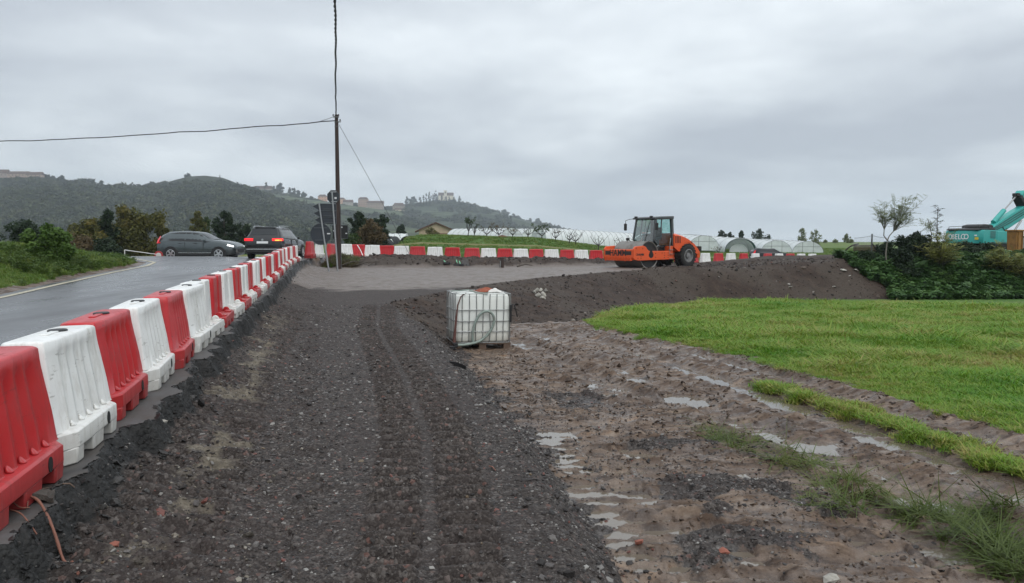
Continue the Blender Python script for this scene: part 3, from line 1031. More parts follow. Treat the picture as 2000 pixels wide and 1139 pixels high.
END_ROW = yv
# the cross row beyond the works: photograph columns and distances of the pieces, left to right
FARPX = [(594, 'W'), (606, 'R'), (624, 'W'), (647, 'R'), (674, 'W'), (699, 'R'), (728, 'W'), (756, 'R'), (785, 'W'), (816, 'R'), (850, 'W'), (884, 'R'), (922, 'R'), (954, 'W'), (986, 'R'), (1017, 'W'), (1047, 'R'), (1077, 'W'), (1107, 'R'), (1135, 'W'), (1164, 'R'), (1193, 'W'),
         (1222, 'R'), (1249, 'W'), (1276, 'R'), (1302, 'W'), (1328, 'R'), (1353, 'R'), (1377, 'W'), (1403, 'R'), (1427, 'W'), (1452, 'R'), (1475, 'W'), (1499, 'R'), (1521, 'W'), (1543, 'R'), (1564, 'W'), (1586, 'W')]
FARD = [(590, 39.6), (606, 41.5), (624, 44.8), (647, 48.3), (674, 50.4), (699, 51), (760, 51.3), (922, 51), (1000, 52), (1100, 54), (1164, 55.5), (1377, 65), (1586, 75.5)]


def fard(px): return float(np.interp(px, [q[0] for q in FARD], [q[1] for q in FARD]))


GROUP_B = 'plastic barriers in the row across the far side of the works'
for j, (px, c) in enumerate(FARPX):
    d = fard(px); x = (px - 1000) / F * d
    pa, pb = FARPX[max(j - 1, 0)][0], FARPX[min(j + 1, len(FARPX) - 1)][0]
    dx_ = (pb - 1000) / F * fard(pb) - (pa - 1000) / F * fard(pa); dy_ = fard(pb) - fard(pa)
    rz = math.atan2(dy_, dx_)
    if px < 600:
        continue
    if 674 <= px < 1200:
        rz *= .6
    z = H(x, d) if False else float(ground(np.array([x]), np.array([d]), False)[0])
    col = 'red' if c == 'R' else 'white'
    if px < 655:
        lab = {606: 'red plastic barrier at the bend, beside the black car nose', 624: 'white plastic barrier at the bend, below the round sign back', 647: 'red plastic barrier seen between the two sign posts'}[px]
    elif px < 1200:
        nth = j - 3
        lab = f"{col} plastic barrier in the far row, {'first' if nth == 1 else ORD[nth - 1]} to the right of the utility pole"
    elif px < 1370:
        lab = f"{col} plastic barrier in the far row, {['behind the front frame', 'behind the drum', 'behind the cab front', 'behind the cab', 'behind the cab rear', 'behind the tyre'][j - 22]} of the orange road roller"
    else:
        nth = j - 27
        lab = f"{col} plastic barrier in the far row, {'first' if nth == 1 else ORD[nth - 1]} right of the road roller"
    put_barrier(col, 0, x, d, z, rz + random.uniform(-.06, .06), lab, GROUP_B, s=1.03 if d < 60 else 1.08)
# ================================================================== WATER TANK IN ITS CAGE
M_STEEL = simple('galvanised_steel', (.30, .31, .31), .42, .75, .2, 20, (.16, .12, .09), .5)
k = NT('milky_tank_plastic'); p = k.objc()
sp_ = k.n('ShaderNodeSeparateXYZ'); k.l(p, sp_.inputs[0])
c_ = k.mix(k.noise(p, 2.2, 5), (.66, .68, .64), (.78, .79, .75))
c_ = k.mix(k.ramp(k.math('ADD', sp_.outputs[2], k.math('MULTIPLY', k.noise(p, 4, 6, .7), .5)), [(.30, .55), (.85, 0)]), c_, (.42, .36, .27))
c_ = k.mix(k.ramp(k.noise(k.scaled(p, (5, 5, 1.4)), 1.6, 7, .72), [(.60, 0), (.75, .5)]), c_, (.25, .20, .15))
M_TANK = k.set(c_, .38, 0, k.bump(k.noise(p, 6, 3), .1, .02), .4)
M_PALLET = simple('weathered_wood', (.13, .085, .06), .85, 0, .35, 9, (.05, .04, .035), .6, .3)
M_HOSE = simple('grey_green_hose', (.22, .27, .24), .45, 0, .15, 12, (.14, .11, .08), .5)
M_RUST = simple('rust_red_strap', (.085, .028, .020), .6, 0, .3, 12)
tb = G(935, 684, -.545)
TYAW = math.radians(15)
tx, ty = tb.x - .05, tb.y + .56
tz = H(tx, ty) - .015
tank = thing('water_tank', 'white plastic water tank in a steel cage on a wooden pallet beside the gravel lane', 'tank', (tx, ty, tz), TYAW)
tank.rotation_euler = (math.radians(.6), math.radians(.9), TYAW)
# pallet: boards and blocks
for j in range(5):
    MB().box((-.60, -.5 + j * .225, .105), (.60, -.5 + j * .225 + .10, .128)).build('board', M_PALLET, tank, bevel=.004)
for bx in (-.52, 0, .52):
    for by in (-.42, 0, .42):
        MB().box((bx - .075, by - .07, 0), (bx + .075, by + .07, .105)).build('block', M_PALLET, tank, bevel=.004)


def rounded_tank():
    mb = MB(); lv = []
    for z, s in ((.142, .90), (.150, .95), (.185, .985), (.30, 1.0), (.70, 1.0), (1.00, 1.0), (1.09, .985), (1.135, .94), (1.152, .86), (1.158, .70), (1.160, .3)):
        ring = []
        hx, hy, r = .575 * s, .475 * s, .11
        for cx, cy, a0 in ((hx - r, hy - r, 0), (-hx + r, hy - r, 90), (-hx + r, -hy + r, 180), (hx - r, -hy + r, 270)):
            for q in range(5):
                a = math.radians(a0 + q * 22.5)
                ring.append((cx + r * math.cos(a), cy + r * math.sin(a), z))
        lv.append(ring)
    n = len(lv[0]); vs = [p_ for r_ in lv for p_ in r_]
    fs = [(i * n + q, i * n + (q + 1) % n, (i + 1) * n + (q + 1) % n, (i + 1) * n + q) for i in range(len(lv) - 1) for q in range(n)]
    fs += [tuple(range(n - 1, -1, -1)), tuple(range((len(lv) - 1) * n, len(lv) * n))]
    return mb.add(vs, fs)


bt = rounded_tank().build('bottle', M_TANK, tank, 60)
lid = MB().lathe([(.11, 0), (.115, .01), (.115, .04), (.10, .05), (.01, .05)], 20, Matrix.Translation((.05, .02, 1.158)) @ Matrix.Rotation(math.radians(90), 4, 'X')).build('lid', M_BLACKP, tank, 40)
# cage: uprights and hoops, each bar a piece of its own
ME_BARS = {}
RT = .0085
for sx in np.linspace(-.58, .58, 9):
    for sy in (-.485, .485):
        bow = .010 * math.sin(sx * 9)
        MB().tube([(sx, sy, .135), (sx + bow, sy * 1.012, .45), (sx - bow, sy * 1.02, .8), (sx, sy, 1.14)], RT, 6).build('cage_bar', M_STEEL, tank, 60)
for sy in np.linspace(-.36, .36, 5):
    for sx in (-.590, .590):
        MB().tube([(sx, sy, .135), (sx * 1.01, sy, .6), (sx, sy, 1.14)], RT, 6).build('cage_bar', M_STEEL, tank, 60)
for z, dz in ((.140, 0), (.36, .012), (.585, .006), (.815, -.004), (1.145, .004)):
    ring = []
    for cx, cy, a0 in ((.50, .40, 0), (-.50, .40, 90), (-.50, -.40, 180), (.50, -.40, 270)):
        for q in range(4):
            a = math.radians(a0 + q * 30)
            ring.append((cx + .10 * math.cos(a), cy + .10 * math.sin(a), z + dz * math.cos(a * 2 + z * 9)))
    MB().tube(ring, RT * 1.15, 6, close=True).build('cage_hoop', M_STEEL, tank, 60)
for y_ in (-.2, .25):
    MB().tube([(-.58, y_, 1.15), (-.2, y_, 1.175), (.2, y_, 1.172), (.58, y_, 1.15)], RT, 6).build('cage_top_bar', M_STEEL, tank, 60)
MB().tube([(-.60, -.1, 1.18), (-.45, -.3, 1.20), (-.30, -.40, 1.225), (-.14, -.42, 1.17), (.1, -.47, 1.155)], .014, 8).build('top_cable', M_HOSE, tank, 60)
# outlet fittings at the right and the pump strap at the left
va = MB().cbox((.585, -.50, .86), (.05, .06, .12)); va.tube([(.585, -.50, .56), (.585, -.505, .82)], .022, 8); va.tube([(.60, -.50, .93), (.66, -.50, .92), (.70, -.48, .80), (.74, -.46, .66)], .012, 6)
va.build('valve_pipe', M_BLACKP, tank, 50)
tank_inv = (Matrix.Translation(tank.location) @ tank.rotation_euler.to_matrix().to_4x4()).inverted()
stp = MB().tube([(-.36, -.48, 1.16), (-.47, -.50, 1.10), (-.54, -.52, .92), (-.58, -.54, .55), (-.61, -.57, .22), (-.62, -.60, .10)], [.010, .011, .015, .024, .032, .036], 8)
stp.build('strap', M_RUST, tank, 60)
MB().cbox((-.60, -.60, .12), (.10, .11, .10)).cbox((-.66, -.61, .06), (.12, .10, .08)).build('coupling', M_BLACKP, tank, bevel=.012)
hp = [(-.57, -.62, .12), (-.42, -.60, .115), (-.26, -.58, .135), (-.10, -.57, .175), (.03, -.56, .26), (.13, -.56, .37), (.20, -.56, .51), (.215, -.56, .63), (.18, -.56, .735), (.095, -.56, .79), (0, -.555, .785), (-.09, -.55, .72), (-.16, -.545, .60), (-.205, -.54, .46), (-.225, -.54, .31), (-.22, -.535, .20), (-.20, -.53, .12)]


def smooth_pts(pts, k_=4):
    pts = [Vector(q) for q in pts]; out = []
    for i in range(len(pts) - 1):
        p0, p1, p2, p3 = pts[max(i - 1, 0)], pts[i], pts[i + 1], pts[min(i + 2, len(pts) - 1)]
        for q in range(k_):
            t = q / k_
            out.append(.5 * ((2 * p1) + (-p0 + p2) * t + (2 * p0 - 5 * p1 + 4 * p2 - p3) * t * t + (-p0 + 3 * p1 - 3 * p2 + p3) * t ** 3))
    out.append(pts[-1]); return out


hose = MB().tube(smooth_pts(hp), .027, 10).build('hose', M_HOSE, None, 80)
hose.matrix_world = tank_inv.inverted()
tag(hose, 'thick grey-green hose looped on the front of the caged water tank', 'hose')
# crumpled rags on the lid
def rag(name, cx, cy, sx, sy, hh, mt, label, seed):
    n = 14; V = []; Q = []
    for a in range(n):
        for b in range(n):
            u, w = a / (n - 1) - .5, b / (n - 1) - .5
            r_ = math.hypot(u, w) * 2
            z = hh * max(0, 1 - r_ * r_) * (.6 + .8 * float(vnoise(np.array([u * 7 + seed]), np.array([w * 7]))[0])) + .012 * float(vnoise(np.array([u * 16]), np.array([w * 16 + seed]))[0])
            k1 = 1 + .25 * math.sin(3 * math.atan2(w, u) + seed)
            V.append((cx + u * sx * k1, cy + w * sy * k1, 1.172 + z))
            if a and b:
                i = a * n + b; Q.append((i - n - 1, i - 1, i, i - n))
    o = MB().add(V, Q).build(name, mt, None, 80); o.matrix_world = tank_inv.inverted()
    so = o.modifiers.new('thickness', 'SOLIDIFY'); so.thickness = .006
    return tag(o, label, 'cloth')


rag('rag', .12, -.14, .42, .30, .07, simple('rust_red_cloth', (.24, .065, .035), .9, 0, .3, 8), 'rust red rag bundled on top of the caged water tank', 1)
rag('rag', .30, -.26, .26, .20, .06, simple('white_cloth', (.62, .60, .57), .9, 0, .2, 8), 'dirty white rag lying beside the red one on the tank', 4)

# ================================================================== UTILITY POLE, WIRES
k = NT('creosoted_wood'); p = k.objc()
M_POLE = k.set(k.ramp(k.noise(k.scaled(p, (14, 14, .8)), 1.5, 7, .65), [(.3, (.014, .009, .008)), (.6, (.042, .024, .019)), (.85, (.075, .047, .036))]), .75, 0, k.bump(k.noise(k.scaled(p, (22, 22, 1)), 2, 4), .5, .02))
PD = 42.0
pt = P(661.5, 224, PD); pb_ = P(662, 527, PD)
pz = H(pt.x, PD) - .1
pole = thing('utility_pole', 'tall dark brown wooden utility pole rising from the churned earth', 'pole', (pb_.x, PD, pz))
hp_ = pt.z - pz
MB().tube([(0, 0, 0), (0, 0, hp_ * .5), (-.01, 0, hp_)], [.145, .120, .095], 14).build('shaft', M_POLE, pole, 60)
M_GREYM = simple('dull_grey_metal', (.13, .13, .13), .5, .6, .2, 15)
for zz in (hp_ - .12, hp_ - .42, hp_ - .66):
    MB().lathe([(.115, -.02), (.120, -.02), (.120, .02), (.115, .02)], 14, Matrix.Translation((-.01, 0, zz)) @ Matrix.Rotation(math.radians(90), 4, 'X')).build('clamp', M_GREYM, pole, 40)
mbk = MB().cbox((0, -.13, hp_ - .15), (.34, .05, .06)); mbk.cbox((.16, -.13, hp_ - .42), (.20, .05, .05))
mbk.build('bracket', M_GREYM, pole, bevel=.006)
for ox, oz in ((-.16, -.10), (.14, -.10), (.22, -.38)):
    MB().lathe([(.01, 0), (.045, .01), (.03, .04), (.05, .06), (.03, .09), (.02, .11)], 10, Matrix.Translation((ox, -.13, hp_ + oz)) @ Matrix.Rotation(math.radians(90), 4, 'X')).build('insulator', M_BLACKP, pole, 50)
MB().tube([(.15, -.06, .0), (.155, -.05, hp_ * .42)], .016, 6).build('earth_pipe', M_GREYM, pole, 60)
M_CABLE = simple('black_cable', (.035, .036, .038), .6)


def cable(name, a, b, sag, r, label, n=40, wob=0.0, twist=False):
    mb = MB(); a = Vector(a); b = Vector(b); L = (b - a).length
    base = []
    for i in range(n + 1):
        t = i / n; q = a.lerp(b, t); q.z -= sag * 4 * t * (1 - t)
        q.x += wob * float(fbm(np.array([t * 30]), np.array([.3]), 3, 5)[0]); q.z += wob * float(fbm(np.array([t * 30]), np.array([9.3]), 3, 6)[0])
        base.append(q)
    if twist:
        m = n * 6
        for ph in (0, math.pi):
            pts = []
            for i in range(m + 1):
                t = i / m; f_ = t * n; j = min(int(f_), n - 1); q = base[j].lerp(base[j + 1], f_ - j)
                ang = t * L / .9 * 2 * math.pi + ph
                d = (b - a).normalized(); u = d.orthogonal().normalized(); w = d.cross(u)
                pts.append(q + (u * math.cos(ang) + w * math.sin(ang)) * r * 1.1)
            mb.tube(pts, r, 5, caps=False)
    else:
        mb.tube(base, r, 6, caps=False)
    o = mb.build(name, M_CABLE, None, 80)
    return tag(o, label, 'cable')


ptop = Vector((pb_.x, PD, pz + hp_))
cable('overhead_cable', ptop + Vector((-.02, -.13, -.02)), (2.9, -12, 9.6), .55, .022, 'twisted black overhead cable running up out of frame from the pole top', 60, .05, True)
cable('overhead_cable', ptop + Vector((-.12, 0, -.36)), (-58, 53.5, 8.35), .40, .030, 'black overhead cable running left across the sky from the pole', 60, .10)
cable('cable_tie', ptop + Vector((-.10, -.05, -.10)), ptop + Vector((-1.15, .12, -.40)), .02, .012, 'short stay wire tying the left-hand cable to the pole top', 8)
sg = P(806, 507, 46.5)
cable('stay_wire', ptop + Vector((.12, 0, -.55)), (sg.x, sg.y, H(sg.x, sg.y) - .1), -.10, .011, 'thin stay wire slanting down to the right of the pole', 30)

# ================================================================== SIGNS SEEN FROM BEHIND
M_SIGNB = simple('grey_sign_back', (.034, .040, .050), .5, .3, .15, 5, (.06, .06, .055), .4)
M_SIGNR = simple('sign_rim', (.09, .10, .11), .45, .5)
M_POSTG = simple('galvanised_post', (.34, .35, .36), .4, .7, .15, 10)
M_STICK = simple('pale_sticker', (.62, .63, .64), .5)
M_BOARD = simple('black_board_back', (.010, .011, .011), .6)


def post_between(name, label, top, bot, r):
    t = thing(name, label, 'sign', bot)
    v = Vector(top) - Vector(bot)
    MB().tube([(0, 0, -.3), (v.x, v.y, v.z)], r, 10).build('post', M_POSTG, t, 60)
    return t, Vector(bot)


SD = 38.6
stop, o0 = post_between('stop_sign', 'octagonal stop sign seen from behind on a leaning steel post', P(648.5, 374, SD), P(659.5, 521, SD), .042)
def sign_face(parent, org, poly, depth, thick, mt, name='panel', rim=True):
    mb = MB()
    pts = [P(px, py, SD + depth) - org for px, py in poly]
    n = len(pts)
    f_ = [(q.x, q.y, q.z) for q in pts] + [(q.x, q.y + thick, q.z) for q in pts]
    mb.add(f_, [tuple(range(n)), tuple(range(2 * n - 1, n - 1, -1))] + [(i, (i + 1) % n, n + (i + 1) % n, n + i) for i in range(n)])
    o = mb.build(name, mt, parent)
    if rim:
        MB().tube([(q.x, q.y - .012, q.z) for q in pts], .014, 5, close=True).build(name + '_rim', M_SIGNR, o)
    return o


oc = [(651 + 12.3 * math.cos(math.radians(22.5 + 45 * i)), 384.5 + 13.5 * math.sin(math.radians(22.5 + 45 * i))) for i in range(8)]
sign_face(stop, o0, oc, .06, .03, M_SIGNB)
def bar(parent, org, x0, x1, y, depth, hh=.05, mt=None, name='bracket'):
    a = P(x0, y, SD + depth) - org; b = P(x1, y, SD + depth) - org
    MB().box((a.x, a.y - .03, a.z - hh / 2), (b.x, a.y, a.z + hh / 2)).build(name, mt or M_POSTG, parent)


bar(stop, o0, 645, 657, 375, .05); bar(stop, o0, 647, 658, 394, .05)
bar(stop, o0, 653.5, 657.5, 387, .055, .10, M_STICK, 'sticker')
stp2, o1 = post_between('direction_sign', 'leaning steel post with three dark arrow boards above a round sign back', P(623.2, 397, SD), P(643.5, 529, SD), .042)
for j, (yt, yb, xt) in enumerate(((398, 411, 611), (411.5, 424, 612.5), (424.5, 437, 615))):
    s0 = j * 1.6
    sign_face(stp2, o1, [(xt, (yt + yb) / 2 - 1), (622 + s0, yt), (656.5, yt + .8 + j * .2), (657, yb + .6), (623.5 + s0, yb)], .07, .04, M_SIGNB, 'arrow_board')
    bar(stp2, o1, 630 + s0, 652, yt + 10.5, .06, .035, M_SIGNR)
rc = [(626.5 + 20.3 * math.cos(t), 457.5 + 20.8 * math.sin(t)) for t in np.linspace(0, 2 * math.pi, 29)[:-1]]
sign_face(stp2, o1, rc, .08, .03, M_SIGNB, 'round_panel')
bar(stp2, o1, 613, 638, 445, .07, .05, M_SIGNR); bar(stp2, o1, 615, 637, 469, .07, .05, M_SIGNR); bar(stp2, o1, 639, 645, 456.5, .075, .06, M_STICK, 'sticker')
bd, o2 = post_between('notice_board', 'black rectangular board back fixed behind the utility pole', P(665, 440, 43.2), P(665, 527, 43.2), .035)
SD = 43.2
sign_face(bd, o2, [(649, 440.5), (679, 440), (679.5, 466), (650, 466.5)], -.05, .04, M_BOARD)
for bx0, bx1, by in ((666, 669, 444), (675, 678, 456), (651, 653, 451)):
    bar(bd, o2, bx0, bx1, by, -.06, .06, M_STICK, 'sticker')
# ================================================================== CARS
def carpaint(name, col):
    k = NT(name); p = k.objc()
    c = k.mix(k.noise(p, 3, 4), tuple(v * .85 for v in col), col)
    sp = k.n('ShaderNodeSeparateXYZ'); k.l(p, sp.inputs[0])
    c = k.mix(k.ramp(k.math('ADD', sp.outputs[2], k.math('MULTIPLY', k.noise(p, 5, 5), .5)), [(.5, .6), (1.0, 0)]), c, (.06, .055, .05))
    k.set(c, .24, .35, None, .6)
    k.b.inputs['Coat Weight'].default_value = .35; k.b.inputs['Coat Roughness'].default_value = .08
    return k.m


M_GLASS = simple('dark_car_glass', (.016, .019, .022), .12, 0, .05, 4, spec=.35)
M_TYRE = simple('tyre_rubber', (.014, .014, .014), .85, 0, .2, 20, (.045, .038, .032), .5)
M_RIM = simple('alloy_rim', (.52, .53, .54), .3, .8)
M_TRIM = simple('black_cladding', (.014, .014, .015), .6)
M_CHROME = simple('satin_chrome', (.55, .56, .57), .22, .9)
M_PLATE = simple('number_plate_white', (.72, .73, .73), .4)


def glow(name, col, st):
    k = NT(name)
    return k.set(col, .3, 0, None, .5, None, None, col, st)


M_BRAKE = glow('lit_brake_light', (1.0, .02, .03), .75)
M_TAIL = glow('tail_light_red', (.55, .01, .02), .25)
M_AMBER = glow('lit_indicator', (1.0, .38, .06), 1.6)
M_HEAD = glow('lit_headlight', (.95, .97, 1.0), 1.4)


class Car:
    """body lofted along its length; x forward from the rear bumper, y to the left, z up"""
    def __init__(self, st):
        self.st = st                      # stations: x, z_bottom, w_sill, z_belt, w_belt, z_top, w_top

    def sect(self, x):
        cols = list(zip(*self.st))
        return [float(np.interp(x, cols[0], c)) for c in cols[1:]]

    def ring(self, x):
        zb, ws, zbelt, wb, zt, wt = self.sect(x)
        mid = (zb + zbelt) / 2
        half = [(0, zb), (ws * .80, zb), (ws * .96, zb + .05), (ws, zb + .20), (ws * 1.005, mid + .05), (wb * 1.0, zbelt - .05), (wb * .975, zbelt)]
        up = zt - zbelt
        half += [(wb * .975 + (wt - wb * .975) * .55, zbelt + up * .55), (wt, zt - min(.07, up * .25)), (wt * .90, zt - min(.025, up * .1)), (wt * .5, zt + .012 * (up > .2)), (0, zt + .018 * (up > .2))]
        return [(x, -y, z) for y, z in half] + [(x, y, z) for y, z in reversed(half[1:-1])]

    def body(self):
        mb = MB(); xs = [s[0] for s in self.st]
        fine = []
        for a, b in zip(xs[:-1], xs[1:]):
            fine += list(np.linspace(a, b, max(2, int((b - a) / .16) + 1)))[:-1]
        fine.append(xs[-1])
        rs = [self.ring(x) for x in fine]; n = len(rs[0]); vs = [p for r in rs for p in r]
        fs = [(i * n + k_, i * n + (k_ + 1) % n, (i + 1) * n + (k_ + 1) % n, (i + 1) * n + k_) for i in range(len(rs) - 1) for k_ in range(n)]
        fs += [tuple(range(n - 1, -1, -1)), tuple(range((len(rs) - 1) * n, len(rs) * n))]
        return mb.add(vs, fs)

    def side(self, x, f, off=.008):
        zb, ws, zbelt, wb, zt, wt = self.sect(x)
        up = zt - zbelt - .07
        return (x, wb * .975 + (wt - wb * .975) * f + off, zbelt + up * f)

    def side_patch(self, sgn, poly, nx=8, off=.008):
        """poly: list of (x, f_low, f_high)"""
        mb = MB(); vs = []
        X = np.linspace(poly[0][0], poly[-1][0], nx)
        for x in X:
            lo = np.interp(x, [q[0] for q in poly], [q[1] for q in poly]); hi = np.interp(x, [q[0] for q in poly], [q[2] for q in poly])
            for f in (lo, (lo + hi) / 2, hi):
                a = self.side(x, f, off); vs.append((a[0], sgn * a[1], a[2]))
        fs = []
        for i in range(nx - 1):
            for q in (0, 1):
                a = i * 3 + q; fs.append((a, a + 1, a + 4, a + 3))
        return mb.add(vs, fs)


def wheel(parent, x, y, r, w, sgn, spokes=5):
    t = MB().lathe([(r * .70, -w / 2), (r * .93, -w / 2), (r, -w * .36), (r, w * .36), (r * .93, w / 2), (r * .70, w / 2)], 28, caps=False)
    to = t.build('wheel', M_TYRE, parent, 40); to.location = (x, y, r)
    rim = MB().lathe([(r * .70, -.02), (r * .71, .03), (r * .66, .035), (r * .60, 0), (r * .60, -.03)], 28, caps=False)
    for i in range(spokes):
        a = 2 * math.pi * i / spokes + .3
        M = Matrix.Rotation(a, 4, 'Y')
        rim.box((.04, -.01, -r * .115), (r * .66, .022, r * .115), M)
    rim.lathe([(.002, .03), (.07, .03), (.08, .0), (.08, -.03)], 14, caps=False)
    ro = rim.build('rim', M_RIM, to, 40); ro.location = (0, sgn * (w / 2 - .02), 0)
    if sgn < 0: ro.rotation_euler = (0, 0, math.pi)
    dk = MB().lathe([(.001, 0), (r * .68, 0)], 24, caps=False).build('brake_disc', M_HOLE, to); dk.location = (0, sgn * (w / 2 - .07), 0)
    return to


def arch(car, parent, x, r, sgn):
    """dark cladding lip round the wheel"""
    zb, ws, zbelt, wb, zt, wt = car.sect(x)
    mb = MB(); vs = []; n = 14
    for i in range(n + 1):
        a = math.pi * (-.08 + 1.16 * i / n)
        for rr_, oy in ((r * 1.02, .006), (r * 1.20, .012), (r * 1.24, .0)):
            vs.append((x + rr_ * math.cos(a), sgn * (ws * 1.006 + oy), r + rr_ * math.sin(a)))
    fs = [(i * 3 + q, i * 3 + q + 1, i * 3 + q + 4, i * 3 + q + 3) for i in range(n) for q in (0, 1)]
    disc = [(x + r * 1.06 * math.cos(a), sgn * (ws * 1.006 + .003), r + r * 1.06 * math.sin(a)) for a in np.linspace(0, 2 * math.pi, 25)[:-1]]
    mb.add(vs, fs); mb.add(disc, [tuple(range(24))])
    return mb.build('wheel_arch', M_TRIM, parent)


def suv(name, label, loc, rz, paint, L=4.45, W=1.86, Hh=1.62, wb=2.70, style=0, lit='head', scale=1.0):
    hw = W / 2
    s = L / 4.45
    if style == 0:      # compact crossover with upswept rear quarter
        st = [(0, .42, hw * .80, .78, hw * .80, .86, hw * .72), (.06, .30, hw * .92, .96, hw * .90, 1.20, hw * .74), (.28, .26, hw * .98, 1.08, hw * .95, 1.42, hw * .68), (.60, .24, hw, 1.10, hw * .97, 1.565, hw * .70), (1.3, .22, hw, 1.08, hw * .98, Hh, hw * .72),
              (2.0, .22, hw, 1.06, hw * .98, Hh - .015, hw * .72), (2.4, .22, hw, 1.05, hw * .97, 1.535, hw * .69), (2.85, .22, hw, 1.03, hw * .97, 1.28, hw * .70), (3.16, .22, hw, 1.03, hw * .96, 1.13, hw * .80), (3.6, .22, hw, 1.0, hw * .95, 1.09, hw * .80), (4.05, .23, hw * .97, .92, hw * .92, 1.0, hw * .76),
              (4.32, .28, hw * .90, .80, hw * .84, .90, hw * .68), (4.45, .40, hw * .76, .66, hw * .70, .76, hw * .58)]
    else:               # taller estate-like SUV with a broad tail
        st = [(0, .40, hw * .84, .80, hw * .84, .88, hw * .76), (.07, .30, hw * .94, 1.00, hw * .94, 1.08, hw * .84), (.16, .28, hw * .97, 1.04, hw * .95, 1.20, hw * .80), (.42, .26, hw, 1.05, hw * .97, 1.575, hw * .68), (.62, .24, hw, 1.05, hw * .98, 1.62, hw * .69), (1.4, .22, hw, 1.03, hw * .98, Hh, hw * .71),
              (2.2, .22, hw, 1.01, hw * .98, Hh - .01, hw * .71), (2.65, .22, hw, .99, hw * .97, 1.56, hw * .68), (3.05, .22, hw, .98, hw * .97, 1.32, hw * .69), (3.40, .22, hw, .97, hw * .96, 1.06, hw * .80), (3.8, .22, hw, .96, hw * .95, 1.03, hw * .80), (4.2, .24, hw * .97, .90, hw * .92, .96, hw * .76),
              (4.40, .28, hw * .90, .78, hw * .84, .85, hw * .68), (4.50, .40, hw * .78, .62, hw * .72, .70, hw * .60)]
    st = [(x * s,) + tuple(r) for x, *r in st]
    car = Car(st)
    t = thing(name, label, 'car', loc, rz); t.scale = (scale,) * 3
    bd = car.body().build('body', paint, t, 38)
    xr, xf = .86 * s, (.86 + wb) * s
    for x in (xr, xf):
        for sg in (-1, 1):
            arch(car, t, x, .345, sg)
            wheel(t, x, sg * (hw - .085), .345, .22, sg)
    cl = MB()
    for sg in (-1, 1):
        cl.box((xr + .4, sg * hw - .012, .26), (xf - .4, sg * hw + .014, .40))
    cl.build('sill', M_TRIM, t, bevel=.01)
    strip = MB()
    for sg in (-1, 1):
        strip.box((xr + .42, sg * hw - .005, .40), (xf - .42, sg * hw + .020, .425))
    strip.build('sill_strip', M_CHROME, t)
    roof0 = .52 * s if style == 0 else .50 * s
    for sg in (-1, 1):
        if style == 0:
            car.side_patch(sg, [(.62 * s, .30, .52), (.85 * s, .08, .84), (1.05 * s, .06, .93), (1.62 * s, .05, .94)]).build('window', M_GLASS, t)
        else:
            car.side_patch(sg, [(.55 * s, .10, .55), (.75 * s, .08, .88), (1.10 * s, .07, .92)], 5).build('window', M_GLASS, t)
            car.side_patch(sg, [(1.16 * s, .07, .92), (1.72 * s, .06, .93)]).build('window', M_GLASS, t)
        a0 = 1.70 if style == 0 else 1.80
        car.side_patch(sg, [(a0 * s, .05, .94), (2.40 * s, .05, .93), (2.58 * s, .05, .86), (2.98 * s, .05, .20)]).build('window', M_GLASS, t)
        y_ = car.side(2.75 * s, .08)[1]
        MB().box((2.72 * s, sg * (y_ + .02) - .02, 1.02), (2.85 * s, sg * (y_ + .17) + .02, 1.16)).build('wing_mirror', paint, t, bevel=.03)
        for hx in (1.28, 2.14):
            MB().box((hx * s, sg * hw * .985 - .02, .925), (hx * s + .2, sg * hw * .985 + .025, .955)).build('door_handle', M_TRIM if style == 0 else M_CHROME, t, bevel=.008)
        for hx in (1.66, 2.70):
            MB().box((hx * s, sg * hw - .01, .45), (hx * s + .008, sg * (hw * .985) + .006, 1.0)).build('door_seam', M_HOLE, t)
        if style == 0:
            fr = [(.52 * s, .20, .60), (.78 * s, -.04, .98), (1.62 * s, -.06, 1.04), (2.45 * s, -.06, 1.03), (2.66 * s, -.06, .94), (3.10 * s, -.06, .14)]
        else:
            fr = [(.46 * s, .0, .60), (.72 * s, -.02, .98), (1.75 * s, -.05, 1.03), (2.45 * s, -.05, 1.02), (2.66 * s, -.05, .94), (3.08 * s, -.05, .18)]
        car.side_patch(sg, fr, 18, .004).build('window_frame', M_TRIM, t)
    # windscreen and tailgate glass follow the loft
    def glass(x0, x1, f, name):
        mb = MB(); vs = []
        X = np.linspace(x0, x1, 5)
        for x in X:
            zb, ws, zbelt, wb_, zt, wt = car.sect(x)
            for q in (-1, -.5, 0, .5, 1):
                vs.append((x, q * wt * f, zt + .020 - .035 * abs(q) ** 3))
        mb.add(vs, [(i * 5 + q, i * 5 + q + 1, i * 5 + q + 6, i * 5 + q + 5) for i in range(4) for q in range(4)])
        return mb.build(name, M_GLASS, t)
    glass(2.50 * s, 3.12 * s, .90, 'windscreen')
    if style == 0:
        glass(.09 * s, .30 * s, .88, 'rear_window')
    else:
        glass(.17 * s, .41 * s, .93, 'rear_window')
